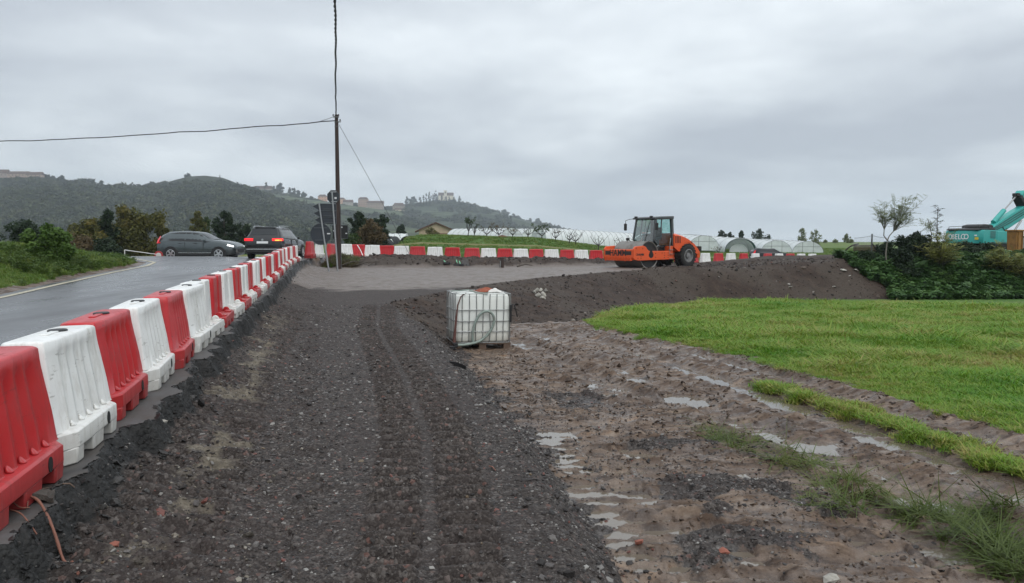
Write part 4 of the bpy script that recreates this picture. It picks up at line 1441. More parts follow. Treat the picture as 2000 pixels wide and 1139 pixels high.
    # lamps
    for sg in (-1, 1):
        if style == 0:
            mb = MB(); w0 = hw * .90
            mb.add([(-.01, sg * hw * .74, .93), (.03, sg * hw * .90, .93), (.30, sg * hw * .985, .95), (.20, sg * hw * .965, 1.05), (.30, sg * hw * .90, 1.34), (.20, sg * hw * .80, 1.34), (.05, sg * hw * .80, 1.12)],
                   [(0, 1, 6), (1, 2, 3), (1, 3, 6), (3, 4, 5), (3, 5, 6)])
            mb.build('tail_light', M_TAIL, t)
            MB().add([(4.02 * s, sg * (hw * .955), .80), (4.36 * s, sg * hw * .84, .72), (4.36 * s, sg * hw * .82, .80), (4.05 * s, sg * hw * .93, .895)], [(0, 1, 2, 3)]).build('headlight', M_HEAD if lit == 'head' else M_CHROME, t)
        else:
            lm = MB(); lm.box((-.005, min(sg * hw * .50, sg * hw * .93), .93), (.10, max(sg * hw * .50, sg * hw * .93), 1.055)); lm.box((.08, min(sg * hw * .90, sg * hw * .985), .93), (.36, max(sg * hw * .90, sg * hw * .985), 1.05))
            lm.build('tail_light', M_BRAKE, t, bevel=.015)
            if sg < 0:
                MB().box((-.016, sg * hw * .90, .935), (.0, sg * hw * .66, .995)).build('indicator', M_AMBER, t)
                MB().cbox((.06, sg * hw * .955, .965), (.10, .03, .055)).build('indicator', M_AMBER, t)
    if style == 1:
        MB().box((-.035, -.28, .80), (.0, .28, .91)).build('number_plate', M_PLATE, t, bevel=.004)
        MB().box((-.02, -hw * .86, .36), (.03, hw * .86, .58)).build('rear_bumper', M_TRIM, t, bevel=.02)
        MB().box((-.045, -hw * .84, .49), (-.015, hw * .84, .535)).build('bumper_strip', M_CHROME, t, bevel=.008)
        for sg in (-1, 1):
            MB().tube([(.60, sg * hw * .66, 1.60), (.75, sg * hw * .68, 1.675), (1.5, sg * hw * .69, 1.695), (2.3, sg * hw * .68, 1.675), (2.5, sg * hw * .67, 1.60)], .018, 6).build('roof_rail', M_CHROME, t, 60)
        MB().tube([(.24, 0, 1.22), (.20, .33, 1.16)], .010, 5).build('wiper', M_TRIM, t)
        MB().lathe([(.001, 0), (.055, 0), (.055, .012), (.001, .012)], 20, Matrix.Translation((-.008, 0, .985)) @ Matrix.Rotation(math.radians(90), 4, 'Z'), caps=False).build('badge', M_CHROME, t)
        MB().box((.40, -hw * .55, 1.585), (.62, hw * .55, 1.625)).build('spoiler', paint, t, bevel=.015)
    else:
        MB().box((4.40 * s, -.45, .42), (4.455 * s, .45, .66)).build('grille', M_TRIM, t, bevel=.02)
        MB().box((-.012, -.26, .60), (.012, .26, .71)).build('number_plate', M_PLATE, t)
        for sg in (-1, 1):
            MB().box((.0, sg * hw * .78 - .12, .42), (.10, sg * hw * .78 + .12, .52)).build('bumper_trim', M_TRIM, t, bevel=.02)
    return t


def zr1(x, y): return float(z_road(np.array([float(x)]), np.array([float(y)]))[0]) + .006


suv('grey_car', 'grey crossover car with its headlights lit crossing behind the road crest', (P(320, 500, 42.3).x, 42.3, .70), math.radians(-1.5), carpaint('slate_grey_paint', (.060, .076, .082)), L=4.42, Hh=1.60, wb=2.70, style=0)
BX, BY = -12.80, 38.3
suv('black_car', 'black car seen from behind with brake lights and right indicator lit', (BX, BY, zr1(BX, BY)), math.radians(90.5), carpaint('black_paint', (.010, .011, .013)), L=4.66, W=1.90, Hh=1.64, wb=2.80, style=1, scale=1.03)
cx_, cd_ = (1466 - 1000) / F * 79, 79
suv('dark_car', 'dark hatchback with red tail light half hidden behind the far barriers', (cx_, cd_, -.46), math.radians(-2), simple('dark_blue_grey_paint', (.014, .016, .020), .45, 0, .1, 3, spec=.25), L=4.25, Hh=1.52, wb=2.6, style=0, lit='none')
# ================================================================== ROAD ROLLER
def paint(name, col, dirt=(.10, .075, .055), amt=.4):
    k = NT(name); p = k.objc()
    c = k.mix(k.noise(p, 2.5, 5), tuple(v * .84 for v in col), col)
    sp = k.n('ShaderNodeSeparateXYZ'); k.l(p, sp.inputs[0])
    f = k.math('MULTIPLY', k.ramp(k.math('ADD', sp.outputs[2], k.math('MULTIPLY', k.noise(p, 4, 7, .7), .9)), [(.55, amt * 1.4), (1.25, amt * .22)]), k.ramp(k.noise(p, 9, 6, .7), [(.32, .2), (.66, 1)]))
    c = k.mix(f, c, dirt)
    return k.set(c, k.math('ADD', .36, k.math('MULTIPLY', f, .5)), 0, None, .45)


M_ORANGE = paint('orange_machine_paint', (.74, .095, .018))
M_CABG = simple('cab_grey_paint', (.070, .078, .084), .5, .1, .12, 4, (.12, .10, .08), .25)
M_DRUM = simple('worn_steel_drum', (.21, .20, .185), .5, .45, .2, 3, (.10, .075, .055), .75, .1)
M_DARKM = simple('dark_machine_metal', (.020, .020, .021), .6, .2, .3, 8, (.07, .055, .04), .5)
M_LETTER = simple('black_lettering', (.015, .012, .012), .5)
k = NT('tinted_cab_glass')
g1_ = k.n('ShaderNodeBsdfTransparent'); g1_.inputs[0].default_value = (.62, .82, .79, 1)
g2_ = k.n('ShaderNodeBsdfGlossy'); g2_.inputs['Roughness'].default_value = .03
lw = k.n('ShaderNodeLayerWeight'); lw.inputs[0].default_value = .28
mx = k.n('ShaderNodeMixShader'); k.l(k.math('ADD', k.math('MULTIPLY', lw.outputs['Fresnel'], .75), .07, True), mx.inputs[0]); k.l(g1_.outputs[0], mx.inputs[1]); k.l(g2_.outputs[0], mx.inputs[2])
k.t.nodes.remove(k.b); k.l(mx.outputs[0], k.out.inputs[0]); M_CABGLASS = k.m
M_SEAT = simple('black_seat', (.02, .02, .021), .7)

RP = P(1277, 518, 45.6)
rgz = H(RP.x, RP.y)
R_HEAD = math.atan2(-.604, -.794)
rol = thing('road_roller', 'orange single drum road roller with a grey glazed cab on the embankment', 'road roller', (RP.x, RP.y, rgz - .03), R_HEAD)
rol.scale = (1.03,) * 3
# local frame: x forward (drum), y left, z up; front of the frame at x = 2.95
X0 = 2.95
dx_c = X0 - 1.38; DR = .78
dr = MB().lathe([(DR - .05, -1.03), (DR, -1.05), (DR, 1.05), (DR - .05, 1.03)], 56, Matrix.Translation((dx_c, 0, DR)), caps=False)
drum = dr.build('drum', M_DRUM, rol, 40)
for sg in (-1, 1):
    MB().lathe([(.001, 0), (DR - .03, 0), (DR - .03, .02), (DR - .12, .03)], 40, Matrix.Translation((dx_c, sg * 1.0, DR)), caps=False).build('drum_end', M_DARKM, drum, 40)
# side plates of the drum frame
side = [(X0 - .02, .52), (X0 + .04, .62), (X0 + .04, 1.12), (X0 - .10, 1.26), (X0 - .80, 1.30), (X0 - .95, 1.24), (X0 - 1.12, 1.06), (X0 - 1.25, 1.0), (X0 - 2.95, 1.0), (X0 - 2.95, .50), (X0 - .35, .46)]
for sg in (-1, 1):
    y0, y1 = (1.09, 1.20) if sg > 0 else (-1.20, -1.09)
    o_ = MB().prism(side, y0, y1).build('side_plate', M_ORANGE, rol, bevel=.025)
    # pear-shaped opening over the drum motor
    MB().prism([(dx_c + .17 * math.cos(t) * (1.15 - .55 * max(0, math.sin(t))), .78 + .24 * math.sin(t) * (1.25 if math.sin(t) > 0 else .75)) for t in np.linspace(0, 2 * math.pi, 25)[:-1]], sg * 1.202 - .004, sg * 1.202 + .004).build('opening', M_HOLE, o_)
    bm_ = MB()
    for bx, bz in [(X0 - .15, 1.16), (X0 - .68, 1.14), (X0 - .55, .68), (X0 - .30, .60), (X0 - 1.75, .86), (X0 - 1.75, .64), (X0 - 2.3, .88), (X0 - 2.5, .62), (X0 - 2.5, .74), (X0 - 2.5, .88), (X0 - 2.82, .62), (X0 - 2.82, .75), (X0 - 2.82, .88), (X0 - .55, .58)]:
        bm_.lathe([(.001, -.008), (.024, -.008), (.024, .012), (.001, .012)], 8, Matrix.Translation((bx, sg * 1.205, bz)), caps=False)
    bm_.build('bolts' if False else 'bolt_row', M_DARKM, o_)
# front cross beam with vents, teeth and lettering
fb = MB().box((X0 - .34, -1.085, .60), (X0 + .06, 1.085, 1.10)).build('front_beam', M_ORANGE, rol, bevel=.03)
MB().box((X0 - .34, -1.085, .50), (X0 + .00, 1.085, .597)).build('beam_foot', M_ORANGE, rol, bevel=.01)
for i in range(17):
    yy = -1.0 + i * .125
    MB().box((X0 + .0, yy - .036, .46), (X0 + .10, yy + .036, .66), taper=(1, .7)).build('tooth', M_ORANGE, fb)
for yy in (-.80, .82):
    MB().box((X0 + .055, yy - .21, .78), (X0 + .068, yy + .21, 1.0)).build('vent', M_LETTER, fb)
lm = text_mesh('HAMM', .50, .006, .008, .90)
lm.materials.append(M_LETTER)
lo = link('lettering', lm, fb); lo.matrix_local = Matrix.Translation((X0 + .066, 0, .885)) @ Matrix(((0, 0, 1, 0), (1, 0, 0, 0), (0, 1, 0, 0), (0, 0, 0, 1)))
lm2 = text_mesh('HAMM', .17, .004, .006, 1.05); lm2.materials.append(M_LETTER)
pl_ = [c for c in rol.children if c.name.startswith('side_plate')]
ls = link('lettering', lm2, pl_[1]); ls.matrix_local = Matrix.Translation((X0 - .52, 1.205, .80)) @ Matrix(((-1, 0, 0, 0), (0, 0, 1, 0), (0, 1, 0, 0), (0, 0, 0, 1)))
MB().lathe([(.05, 0), (.075, 0), (.075, .004), (.05, .004)], 6, Matrix.Translation((X0 - .20, 1.203, .80)), caps=False).build('emblem', M_LETTER, pl_[1])
for yy in (-1.0, .55):
    MB().tube([(X0 + .02, yy - .05, .49), (X0 + .05, yy, .42), (X0 + .02, yy + .05, .49)], .018, 6).build('tow_eye', M_ORANGE, rol)
# rear frame, articulation, hood
MB().box((X0 - 3.35, -.42, .52), (X0 - 2.6, .42, 1.2)).build('articulation', M_DARKM, rol, bevel=.03)
MB().prism([(X0 - 2.95, .48), (X0 - 2.95, 1.28), (X0 - 3.9, 1.28), (X0 - 5.7, 1.2), (X0 - 5.95, .98), (X0 - 5.9, .55), (X0 - 5.4, .45)], -.62, .62).build('rear_frame', M_ORANGE, rol, bevel=.04)
MB().box((X0 - 3.05, .62, .50), (X0 - 3.35, 1.10, 1.28)).build('step_side', M_ORANGE, rol, bevel=.02)
for zz in (.52, .80, 1.05):
    MB().box((X0 - 3.30, 1.08, zz), (X0 - 2.98, 1.19, zz + .035)).build('step', M_STEEL, rol)
MB().tube([(X0 - 3.02, 1.14, .82), (X0 - 3.02, 1.16, 1.45), (X0 - 3.10, 1.14, 1.75)], .02, 6).build('handrail', M_STEEL, rol, 60)
hoodp = [(X0 - 3.62, 1.22), (X0 - 3.62, 2.05), (X0 - 3.95, 2.04), (X0 - 4.45, 1.93), (X0 - 5.0, 1.72), (X0 - 5.45, 1.45), (X0 - 5.75, 1.15), (X0 - 5.92, .95), (X0 - 5.9, .80), (X0 - 4.3, .80)]
hd = MB()
# rounded hood: the profile narrows towards the top
nh = len(hoodp)
layers = []
for yy, s_ in ((-.98, .0), (-.92, .06), (-.72, .12), (.72, .12), (.92, .06), (.98, .0)):
    zc_ = 1.0
    layers.append([(x, yy, zc_ + (z - zc_) * (.86 + s_) if z > zc_ else z) for x, z in hoodp])
vs = [q for l_ in layers for q in l_]
fs = [(i * nh + j, i * nh + (j + 1) % nh, (i + 1) * nh + (j + 1) % nh, (i + 1) * nh + j) for i in range(len(layers) - 1) for j in range(nh)] + [tuple(range(nh)), tuple(range((len(layers) - 1) * nh, len(layers) * nh))]
hood = hd.add(vs, fs).build('engine_hood', M_ORANGE, rol, 35)
for i in range(4):
    MB().box((X0 - 3.76 - i * .13, .965, 1.45), (X0 - 3.70 - i * .13, .992, 1.86)).build('louvre', M_LETTER, hood)
    MB().box((X0 - 3.76 - i * .13, -.992, 1.45), (X0 - 3.70 - i * .13, -.965, 1.86)).build('louvre', M_LETTER, hood)
lm3 = text_mesh('HAMM', .12, .004, .004); lm3.materials.append(M_LETTER)
l3 = link('lettering', lm3, hood); l3.matrix_local = Matrix.Translation((X0 - 5.05, .985, 1.47)) @ Matrix(((-1, 0, 0, 0), (0, 0, 1, 0), (0, 1, 0, 0), (0, 0, 0, 1)))
wx = X0 - 4.75; WR = .70
for sg in (-1, 1):
    fend = []
    for i in range(10):
        a = math.radians(20 + i * 15)
        fend.append((wx + (WR + .10) * math.cos(a), WR + (WR + .10) * math.sin(a)))
    outer = [(wx + (WR + .16) * math.cos(math.radians(155 - i * 15)), WR + (WR + .16) * math.sin(math.radians(155 - i * 15))) for i in range(10)]
    MB().prism(fend + outer, min(sg * .62, sg * 1.0), max(sg * .62, sg * 1.0)).build('fender', M_ORANGE, rol, 40)
    W = MB().lathe([(.34, -.29), (.52, -.31), (WR - .07, -.30), (WR - .02, -.24), (WR - .02, .24), (WR - .07, .30), (.52, .31), (.34, .29)], 40, caps=False)
    wo = W.build('tyre', M_TYRE, rol, 50); wo.location = (wx, sg * .83, WR)
    lug = MB().add([(-.05, .31, 0), (.035, .31, 0), (.16, .02, 0), (.075, .02, 0), (-.05, .29, .052), (.035, .29, .052), (.16, .02, .052), (.075, .02, .052)], [(0, 1, 2, 3), (4, 5, 6, 7), (0, 1, 5, 4), (1, 2, 6, 5), (2, 3, 7, 6), (3, 0, 4, 7)]).mesh('lug', M_TYRE)
    for i in range(22):
        a = 2 * math.pi * i / 22
        for s2 in (-1, 1):
            lo_ = link('lug', lug, wo)
            lo_.matrix_local = Matrix.Rotation(a + (0 if s2 > 0 else math.pi / 22), 4, 'Y') @ Matrix.Translation((0, 0, WR - .035)) @ Matrix.Diagonal((1, s2, 1, 1))
    ri = MB().lathe([(.345, -.02), (.40, .02), (.40, .04), (.345, .05), (.30, -.06), (.17, -.10), (.16, .02), (.06, .05), (.001, .05)], 28, caps=False).build('wheel_rim', simple('grey_wheel_rim', (.20, .20, .20), .5, .3, .2, 9, (.09, .07, .05), .5) if sg < 0 else bpy.data.materials['grey_wheel_rim'], wo, 40)
    ri.location = (0, sg * .26, 0)
    if sg < 0: ri.rotation_euler = (0, 0, math.pi)
MB().box((X0 - 6.12, .70, .98), (X0 - 5.92, .98, 1.26)).build('rear_light', M_DARKM, rol, bevel=.02)
MB().box((X0 - 6.02, -.95, .55), (X0 - 5.75, .95, .98)).build('rear_bumper', M_ORANGE, rol, bevel=.04)
# cab: posts, glass, roof, seat
CF, CR, CW = X0 - 2.02, X0 - 3.66, .80
CB, CT = 1.30, 2.90
def post(a, b, r=.05, name='cab_post'):
    a = Vector(a); b = Vector(b); d = b - a
    mb = MB(); q = [(-r, -r), (r, -r), (r, r), (-r, r)]
    mb.add([(a.x + u, a.y + v, a.z) for u, v in q] + [(b.x + u, b.y + v, b.z) for u, v in q], [(3, 2, 1, 0), (4, 5, 6, 7), (0, 1, 5, 4), (1, 2, 6, 5), (2, 3, 7, 6), (3, 0, 4, 7)])
    return mb.build(name, M_CABG, rol, bevel=.012)


FT, RT_ = CF - .22, CR + .06
for sg in (-1, 1):
    post((CF, sg * CW, CB + .35), (FT, sg * (CW - .06), CT))
    post((CF - .42, sg * CW, CB), (CF, sg * CW, CB + .35), .045)
    post((CR, sg * CW, CB), (RT_, sg * (CW - .06), CT), .08)
    post((CF - .48, sg * CW, CB), (CR, sg * CW, CB), .055, 'cab_sill')
    post((CF - .52, sg * (CW - .005), CB + .65), (CR, sg * (CW - .01), CB + .78), .03, 'door_bar')
    post((CF - .60, sg * CW, CB + .62), (FT - .50, sg * (CW - .05), CT), .03, 'door_post')
    MB().add([(CF - .46, sg * CW, CB + .04), (CF - .03, sg * CW, CB + .38), (CF - .56, sg * CW, CB + .63), (CR + .06, sg * CW, CB + .76), (CR + .06, sg * CW, CB + .04)], [(0, 1, 2, 3, 4)]).build('door_pane', M_CABGLASS, rol)
    MB().add([(CF - .56, sg * (CW - .004), CB + .68), (CR + .06, sg * (CW - .006), CB + .81), (RT_ + .04, sg * (CW - .06), CT - .03), (FT - .46, sg * (CW - .055), CT - .03)], [(0, 1, 2, 3)]).build('side_pane', M_CABGLASS, rol)
    MB().add([(CF - .02, sg * (CW - .004), CB + .40), (CF - .54, sg * (CW - .004), CB + .66), (FT - .48, sg * (CW - .055), CT - .03), (FT - .03, sg * (CW - .055), CT - .03)], [(0, 1, 2, 3)]).build('quarter_pane', M_CABGLASS, rol)
post((CF, -CW, CB + .05), (CF, CW, CB + .05), .045, 'cab_sill')
post((CF - .02, -CW, CB + .62), (CF - .02, CW, CB + .62), .018, 'screen_bar')
post((CF + .01, 0, CB + .08), (FT, 0, CT), .018, 'screen_bar')
MB().add([(CF + .03, -CW + .03, CB + .08), (CF + .03, CW - .03, CB + .08), (FT + .02, CW - .09, CT - .02), (FT + .02, -CW + .09, CT - .02)], [(0, 1, 2, 3)]).build('windscreen', M_CABGLASS, rol)
MB().add([(CR - .03, -CW + .03, CB + .55), (CR - .03, CW - .03, CB + .55), (RT_ - .02, CW - .09, CT - .02), (RT_ - .02, -CW + .09, CT - .02)], [(0, 1, 2, 3)]).build('rear_pane', M_CABGLASS, rol)
MB().box((CR - .05, -CW + .02, CB - .02), (CR + .01, CW - .02, CB + .54)).build('rear_panel', M_CABG, rol)
MB().prism([(FT + .24, CT - .06), (FT + .24, CT + .03), (FT - .35, CT + .10), (RT_ - .10, CT + .14), (RT_ - .10, CT - .04)], -CW - .06, CW + .06).build('roof', M_CABG, rol, bevel=.03)
MB().box((CR - .02, -CW + .04, CB - .10), (CF + .02, CW - .04, CB + .03)).build('cab_floor', M_DARKM, rol, bevel=.02)
MB().box((CR - .1, -.75, 1.0), (CF - .1, .75, CB - .1)).build('cab_base', M_DARKM, rol, bevel=.03)
st_ = MB().box((CR + .35, -.28, CB + .35), (CR + .88, .28, CB + .50)); st_.box((CR + .30, -.27, CB + .48), (CR + .44, .27, CB + 1.08)); st_.box((CR + .45, -.18, CB + .03), (CR + .75, .18, CB + .36))
st_.build('seat', M_SEAT, rol, bevel=.04)
MB().box((CF - .36, -.30, CB + .03), (CF - .22, .30, CB + .72)).build('console', M_SEAT, rol, bevel=.03)
sw = MB(); sw.tube([(CF - .45 + .05 * math.cos(t), .20 * math.sin(t), CB + .84 + .17 * math.cos(t)) for t in np.linspace(0, 2 * math.pi, 17)[:-1]], .018, 6, close=True)
sw.build('steering_wheel', M_SEAT, rol, 60)
for sg in (-1, 1):
    MB().tube([(FT + .15, sg * (CW), CT - .02), (FT + .35, sg * (CW + .18), CT - .04), (FT + .45, sg * (CW + .42), CT - .12), (FT + .45, sg * (CW + .43), CT - .30)], .017, 6).build('mirror_arm', M_DARKM, rol, 60)
    MB().cbox((FT + .45, sg * (CW + .43), CT - .50), (.10, .20, .42)).build('mirror', M_DARKM, rol, bevel=.04)
MB().tube([(CF + .02, -.76, CB + .20), (CF + .26, -.95, CB + .32)], .02, 6).build('lamp_arm', M_DARKM, rol)
MB().cbox((CF + .28, -.98, CB + .38), (.12, .22, .16)).build('work_lamp', M_DARKM, rol, bevel=.03)
for yy in (-.6, .6):
    MB().cbox((FT + .22, yy, CT + .07), (.12, .18, .10)).build('work_lamp', M_DARKM, rol, bevel=.02)
MB().tube([(CF + .05, .10, CB + .10), (FT + .05, .35, CT - .15)], .012, 5).build('wiper', M_DARKM, rol)
MB().tube([(X0 - 2.05, 1.0, 1.04), (X0 - 2.3, 1.0, 1.28), (X0 - 2.75, .9, 1.22), (X0 - 3.0, .7, 1.1)], .035, 8).build('hydraulic_hose', M_DARKM, rol, 60)
MB().tube([(X0 - 2.0, .8, 1.04), (X0 - 2.35, .85, 1.32), (X0 - 2.9, .7, 1.18)], .03, 8).build('hydraulic_hose', M_STEEL, rol, 60)

# ================================================================== EXCAVATOR
M_TEAL = paint('turquoise_machine_paint', (.030, .36, .32), (.09, .075, .055), .18)
M_WHITEL = simple('white_lettering', (.75, .76, .75), .5)
M_YELL = simple('yellow_sticker', (.62, .50, .04), .5)
ED = 60.0
hx, hy = .886, .475
EP = P(1878, 474, ED)
ez = 1.62
egz = H(EP.x + 1.5, EP.y + 1.5)
exc = thing('excavator', 'turquoise tracked excavator with raised boom behind the shrubs', 'excavator', (EP.x, EP.y, 0), math.atan2(hy, hx))
# local: origin at the middle of the counterweight's rear foot, x forward, y left
cw = MB(); ncw = 11
prof_cw = []
for z, s in ((ez, .0), (ez + .04, .03), (ez + .85, .03), (ez + 1.02, -.06), (ez + 1.07, -.22)):
    ring = []
    for i in range(ncw):
        t = -1 + 2 * i / (ncw - 1)
        ring.append((-s + .34 * (abs(t) ** 2.4), -t * 1.52, z))
    ring += [(1.05, 1.52, z), (1.05, -1.52, z)] if False else [(1.05, -1.52, z), (1.05, 1.52, z)]
    prof_cw.append(ring)
n = len(prof_cw[0]); vs = [q for r in prof_cw for q in r]
fs = [(i * n + j, i * n + (j + 1) % n, (i + 1) * n + (j + 1) % n, (i + 1) * n + j) for i in range(4) for j in range(n)] + [tuple(range(n)), tuple(range(4 * n, 5 * n))]
cwo = cw.add(vs, fs).build('counterweight', M_TEAL, exc, 35)
for i, ch in enumerate('KOBELCO'):
    me_ = text_mesh(ch, .60, .005, .009, .80); me_.materials.append(M_WHITEL)
    yy = 1.25 - i * .27
    o_ = link('letter', me_, cwo)
    tt = yy / 1.52
    xx = -.03 + .34 * (abs(tt) ** 2.4) - .012
    o_.matrix_local = Matrix.Translation((xx, yy, ez + .52)) @ Matrix.Rotation(-math.atan2(.34 * 2.4 * (abs(tt) ** 1.4) / 1.52 * (1 if tt > 0 else -1), 1), 4, 'Z') @ Matrix(((0, 0, -1, 0), (-1, 0, 0, 0), (0, 1, 0, 0), (0, 0, 0, 1)))
o_ = MB().cbox((.08, -1.12, ez + .40), (.05, .26, .20), Matrix.Identity(4)).build('sticker', M_YELL, cwo)
MB().cbox((.06, -1.05, ez + .64), (.05, .16, .10)).build('sticker', M_WHITEL, cwo)
MB().box((1.06, -1.52, ez), (2.15, -1.44, ez + 1.05)).box((1.06, -1.43, ez), (2.15, 1.5, ez + .9)).build('engine_housing', M_TEAL, exc, bevel=.03)
for i in range(7):
    MB().box((1.22, -1.535, ez + .42 + i * .085), (1.95, -1.518, ez + .455 + i * .085)).build('louvre', M_LETTER, exc)
MB().box((2.17, -1.52, ez), (3.7, -.55, ez + 1.0)).build('side_housing', M_TEAL, exc, bevel=.05)
MB().box((2.17, .5, ez), (4.4, 1.5, ez + 1.15)).build('cab', M_TEAL, exc, bevel=.08)
MB().box((1.02, -1.53, ez - .10), (4.2, 1.5, ez - .004)).build('deck', M_DARKM, exc, bevel=.02)
MB().box((1.15, -1.56, ez + .08), (3.6, -1.53, ez + .105)).build('trim_strip', M_STEEL, exc)
hoodx = MB().prism([(-.02, ez + 1.07), (.25, ez + 1.22), (2.2, ez + 1.26), (2.6, ez + .92)], -1.30, 1.35); hoodx.build('black_hood', M_DARKM, exc, bevel=.06)
MB().prism([(1.2, ez + 1.26), (1.3, ez + 1.46), (1.9, ez + 1.56), (2.9, ez + 1.52), (3.2, ez + 1.26)], -.7, .8).build('engine_cover', M_DARKM, exc, bevel=.06)
for i, yy in enumerate((-.75, -.6, .2)):
    MB().tube([(2.4, yy, ez + .95), (2.5, yy, ez + 1.42), (2.9, yy * .7, ez + 1.5), (3.5, yy * .3, ez + 1.35)], .05, 7).build('hydraulic_hose', M_DARKM, exc, 60)
for yy in (-1.2, 1.2):
    MB().tube([(.2, yy, ez + 1.22), (.22, yy, ez + 1.36), (2.1, yy, ez + 1.42), (2.15, yy, ez + 1.2)], .022, 6).build('handrail', M_DARKM, exc, 60)
# boom in two pieces, bent like a gooseneck
boom = [(2.7, ez + .70), (3.1, ez + .25), (4.8, ez + .75), (6.6, ez + 1.45), (8.8, ez + 2.35), (12.5, ez + 2.9), (12.5, ez + 3.6), (8.4, ez + 3.25), (6.0, ez + 2.35), (4.2, ez + 1.60)]
MB().prism(boom, -.30, .30).build('boom', M_TEAL, exc, bevel=.05)
MB().prism([(8.4, ez + 3.1), (7.75, ez + 3.7), (7.7, ez + 4.15), (8.1, ez + 4.5), (10.6, ez + 4.4), (10.4, ez + 3.3)], -.34, .34).build('stick', M_TEAL, exc, bevel=.06)
MB().prism([(8.4, ez + 3.0), (7.55, ez + 3.85), (7.75, ez + 4.1), (8.8, ez + 3.05)], -.37, .37).build('stick_bracket', M_DARKM, exc, bevel=.03)
MB().cbox((7.5, 0, ez + 4.12), (.34, .5, .26)).build('pivot', M_DARKM, exc, bevel=.04)
cyl = MB(); cyl.tube([(4.3, -.0, ez + 1.75), (5.75, 0, ez + 2.75)], .20, 14); cyl.build('cylinder', M_TEAL, exc, 60)
MB().tube([(5.75, 0, ez + 2.75), (7.5, 0, ez + 4.0)], .06, 10).build('cylinder_rod', M_STEEL, exc, 60)
for yy in (-.44, .44):
    MB().tube([(4.9, yy, ez - .05), (6.3, yy, ez + .75)], .17, 12).build('lift_cylinder', M_TEAL, exc, 60)
    MB().tube([(6.3, yy, ez + .75), (7.6, yy, ez + 1.95)], .08, 10).build('lift_rod', M_STEEL, exc, 60)
for q in range(3):
    MB().tube([(3.0, -.33, ez + .9 + .1 * q), (4.3, -.33, ez + 1.15 + .13 * q), (6.2, -.33, ez + 1.75 + .2 * q), (8.6, -.33, ez + 2.65 + .2 * q)], .028, 6).build('hydraulic_pipe', M_DARKM, exc, 60)
MB().tube([(5.1, -.34, ez + 1.35), (5.45, -.34, ez + 1.05), (5.7, -.34, ez + 1.25)], .03, 6).build('hydraulic_pipe', M_DARKM, exc, 60)
for yy in (-1.2, 1.2):
    tz0 = egz - .05
    trk = [(.3, tz0 + .25), (.3, tz0 + .75), (.65, tz0 + 1.0), (4.7, tz0 + 1.0), (5.1, tz0 + .75), (5.1, tz0 + .3), (4.7, tz0), (.7, tz0)]
    MB().prism(trk, yy - .3, yy + .3).build('track', M_DARKM, exc, bevel=.06)
MB().lathe([(.7, 0), (.7, .5)], 24, Matrix.Translation((2.5, 0, ez - .62)) @ Matrix.Rotation(math.radians(90), 4, 'X') @ Matrix.Translation((0, -.25, 0))).build('turntable', M_DARKM, exc, 60)
MB().box((1.2, -.9, egz + .4), (3.9, .9, ez - .5)).build('undercarriage', M_DARKM, exc, bevel=.05)

# ochre skip and the pale cab at the frame edge
M_OCHRE = simple('rusty_ochre_steel', (.26, .13, .025), .7, 0, .3, 3, (.12, .06, .025), .8, .1)
SKD = 56.5
sk = P(1981, 500, SKD); sgz = H(sk.x, sk.y)
skip = thing('hopper', 'rusty ochre steel hopper with a flared rim beside the excavator', 'hopper', (sk.x, sk.y, sgz), math.radians(18))
topz = P(1983, 449, SKD).z - sgz
MB().add([(-.30, -.36, .0), (.30, -.36, .0), (.30, .36, .0), (-.30, .36, .0), (-.36, -.40, topz - .12), (.36, -.40, topz - .12), (.36, .40, topz - .12), (-.36, .40, topz - .12)],
         [(3, 2, 1, 0), (4, 5, 6, 7), (0, 1, 5, 4), (1, 2, 6, 5), (2, 3, 7, 6), (3, 0, 4, 7)]).build('shell', M_OCHRE, skip, bevel=.02)
MB().box((-.44, -.5, topz - .118), (.44, .5, topz)).build('rim', M_OCHRE, skip, bevel=.02)
for xx in (-.2, .22):
    MB().box((xx - .03, -.46, .02), (xx + .03, -.37, topz - .13)).build('stiffener', M_OCHRE, skip)
M_CABW = simple('off_white_cab_paint', (.50, .51, .50), .45, 0, .12, 4, (.15, .12, .09), .4)
VD = 58.5
vp = P(2003, 500, VD); vgz = H(vp.x, vp.y)
van = thing('truck', 'pale truck cab cut off by the right frame edge', 'truck', (vp.x + .9, vp.y, vgz), math.radians(-14))
ztop = P(2000, 456, VD).z - vgz
MB().prism([(-1.15, .55), (-1.15, 1.35), (-.95, ztop - .1), (-.6, ztop), (1.4, ztop), (1.4, .55)], -1.1, 1.1).build('body', M_CABW, van, bevel=.06)
MB().add([(-.92, -1.11, 1.4), (.25, -1.11, 1.4), (.25, -1.11, ztop - .16), (-.76, -1.11, ztop - .16)], [(0, 1, 2, 3)]).build('window', M_GLASS, van)
MB().add([(-1.165, -1.0, 1.38), (-1.165, 1.0, 1.38), (-.965, .95, ztop - .14), (-.965, -.95, ztop - .14)], [(0, 1, 2, 3)]).build('windscreen', M_GLASS, van)
MB().box((-1.22, -1.12, .42), (1.4, 1.12, .56)).build('bumper', M_TRIM, van, bevel=.03)
for sx in (-.6, 1.0):
    for sy in (-1, 1):
        wheel(van, sx, sy * .95, .42, .26, sy)
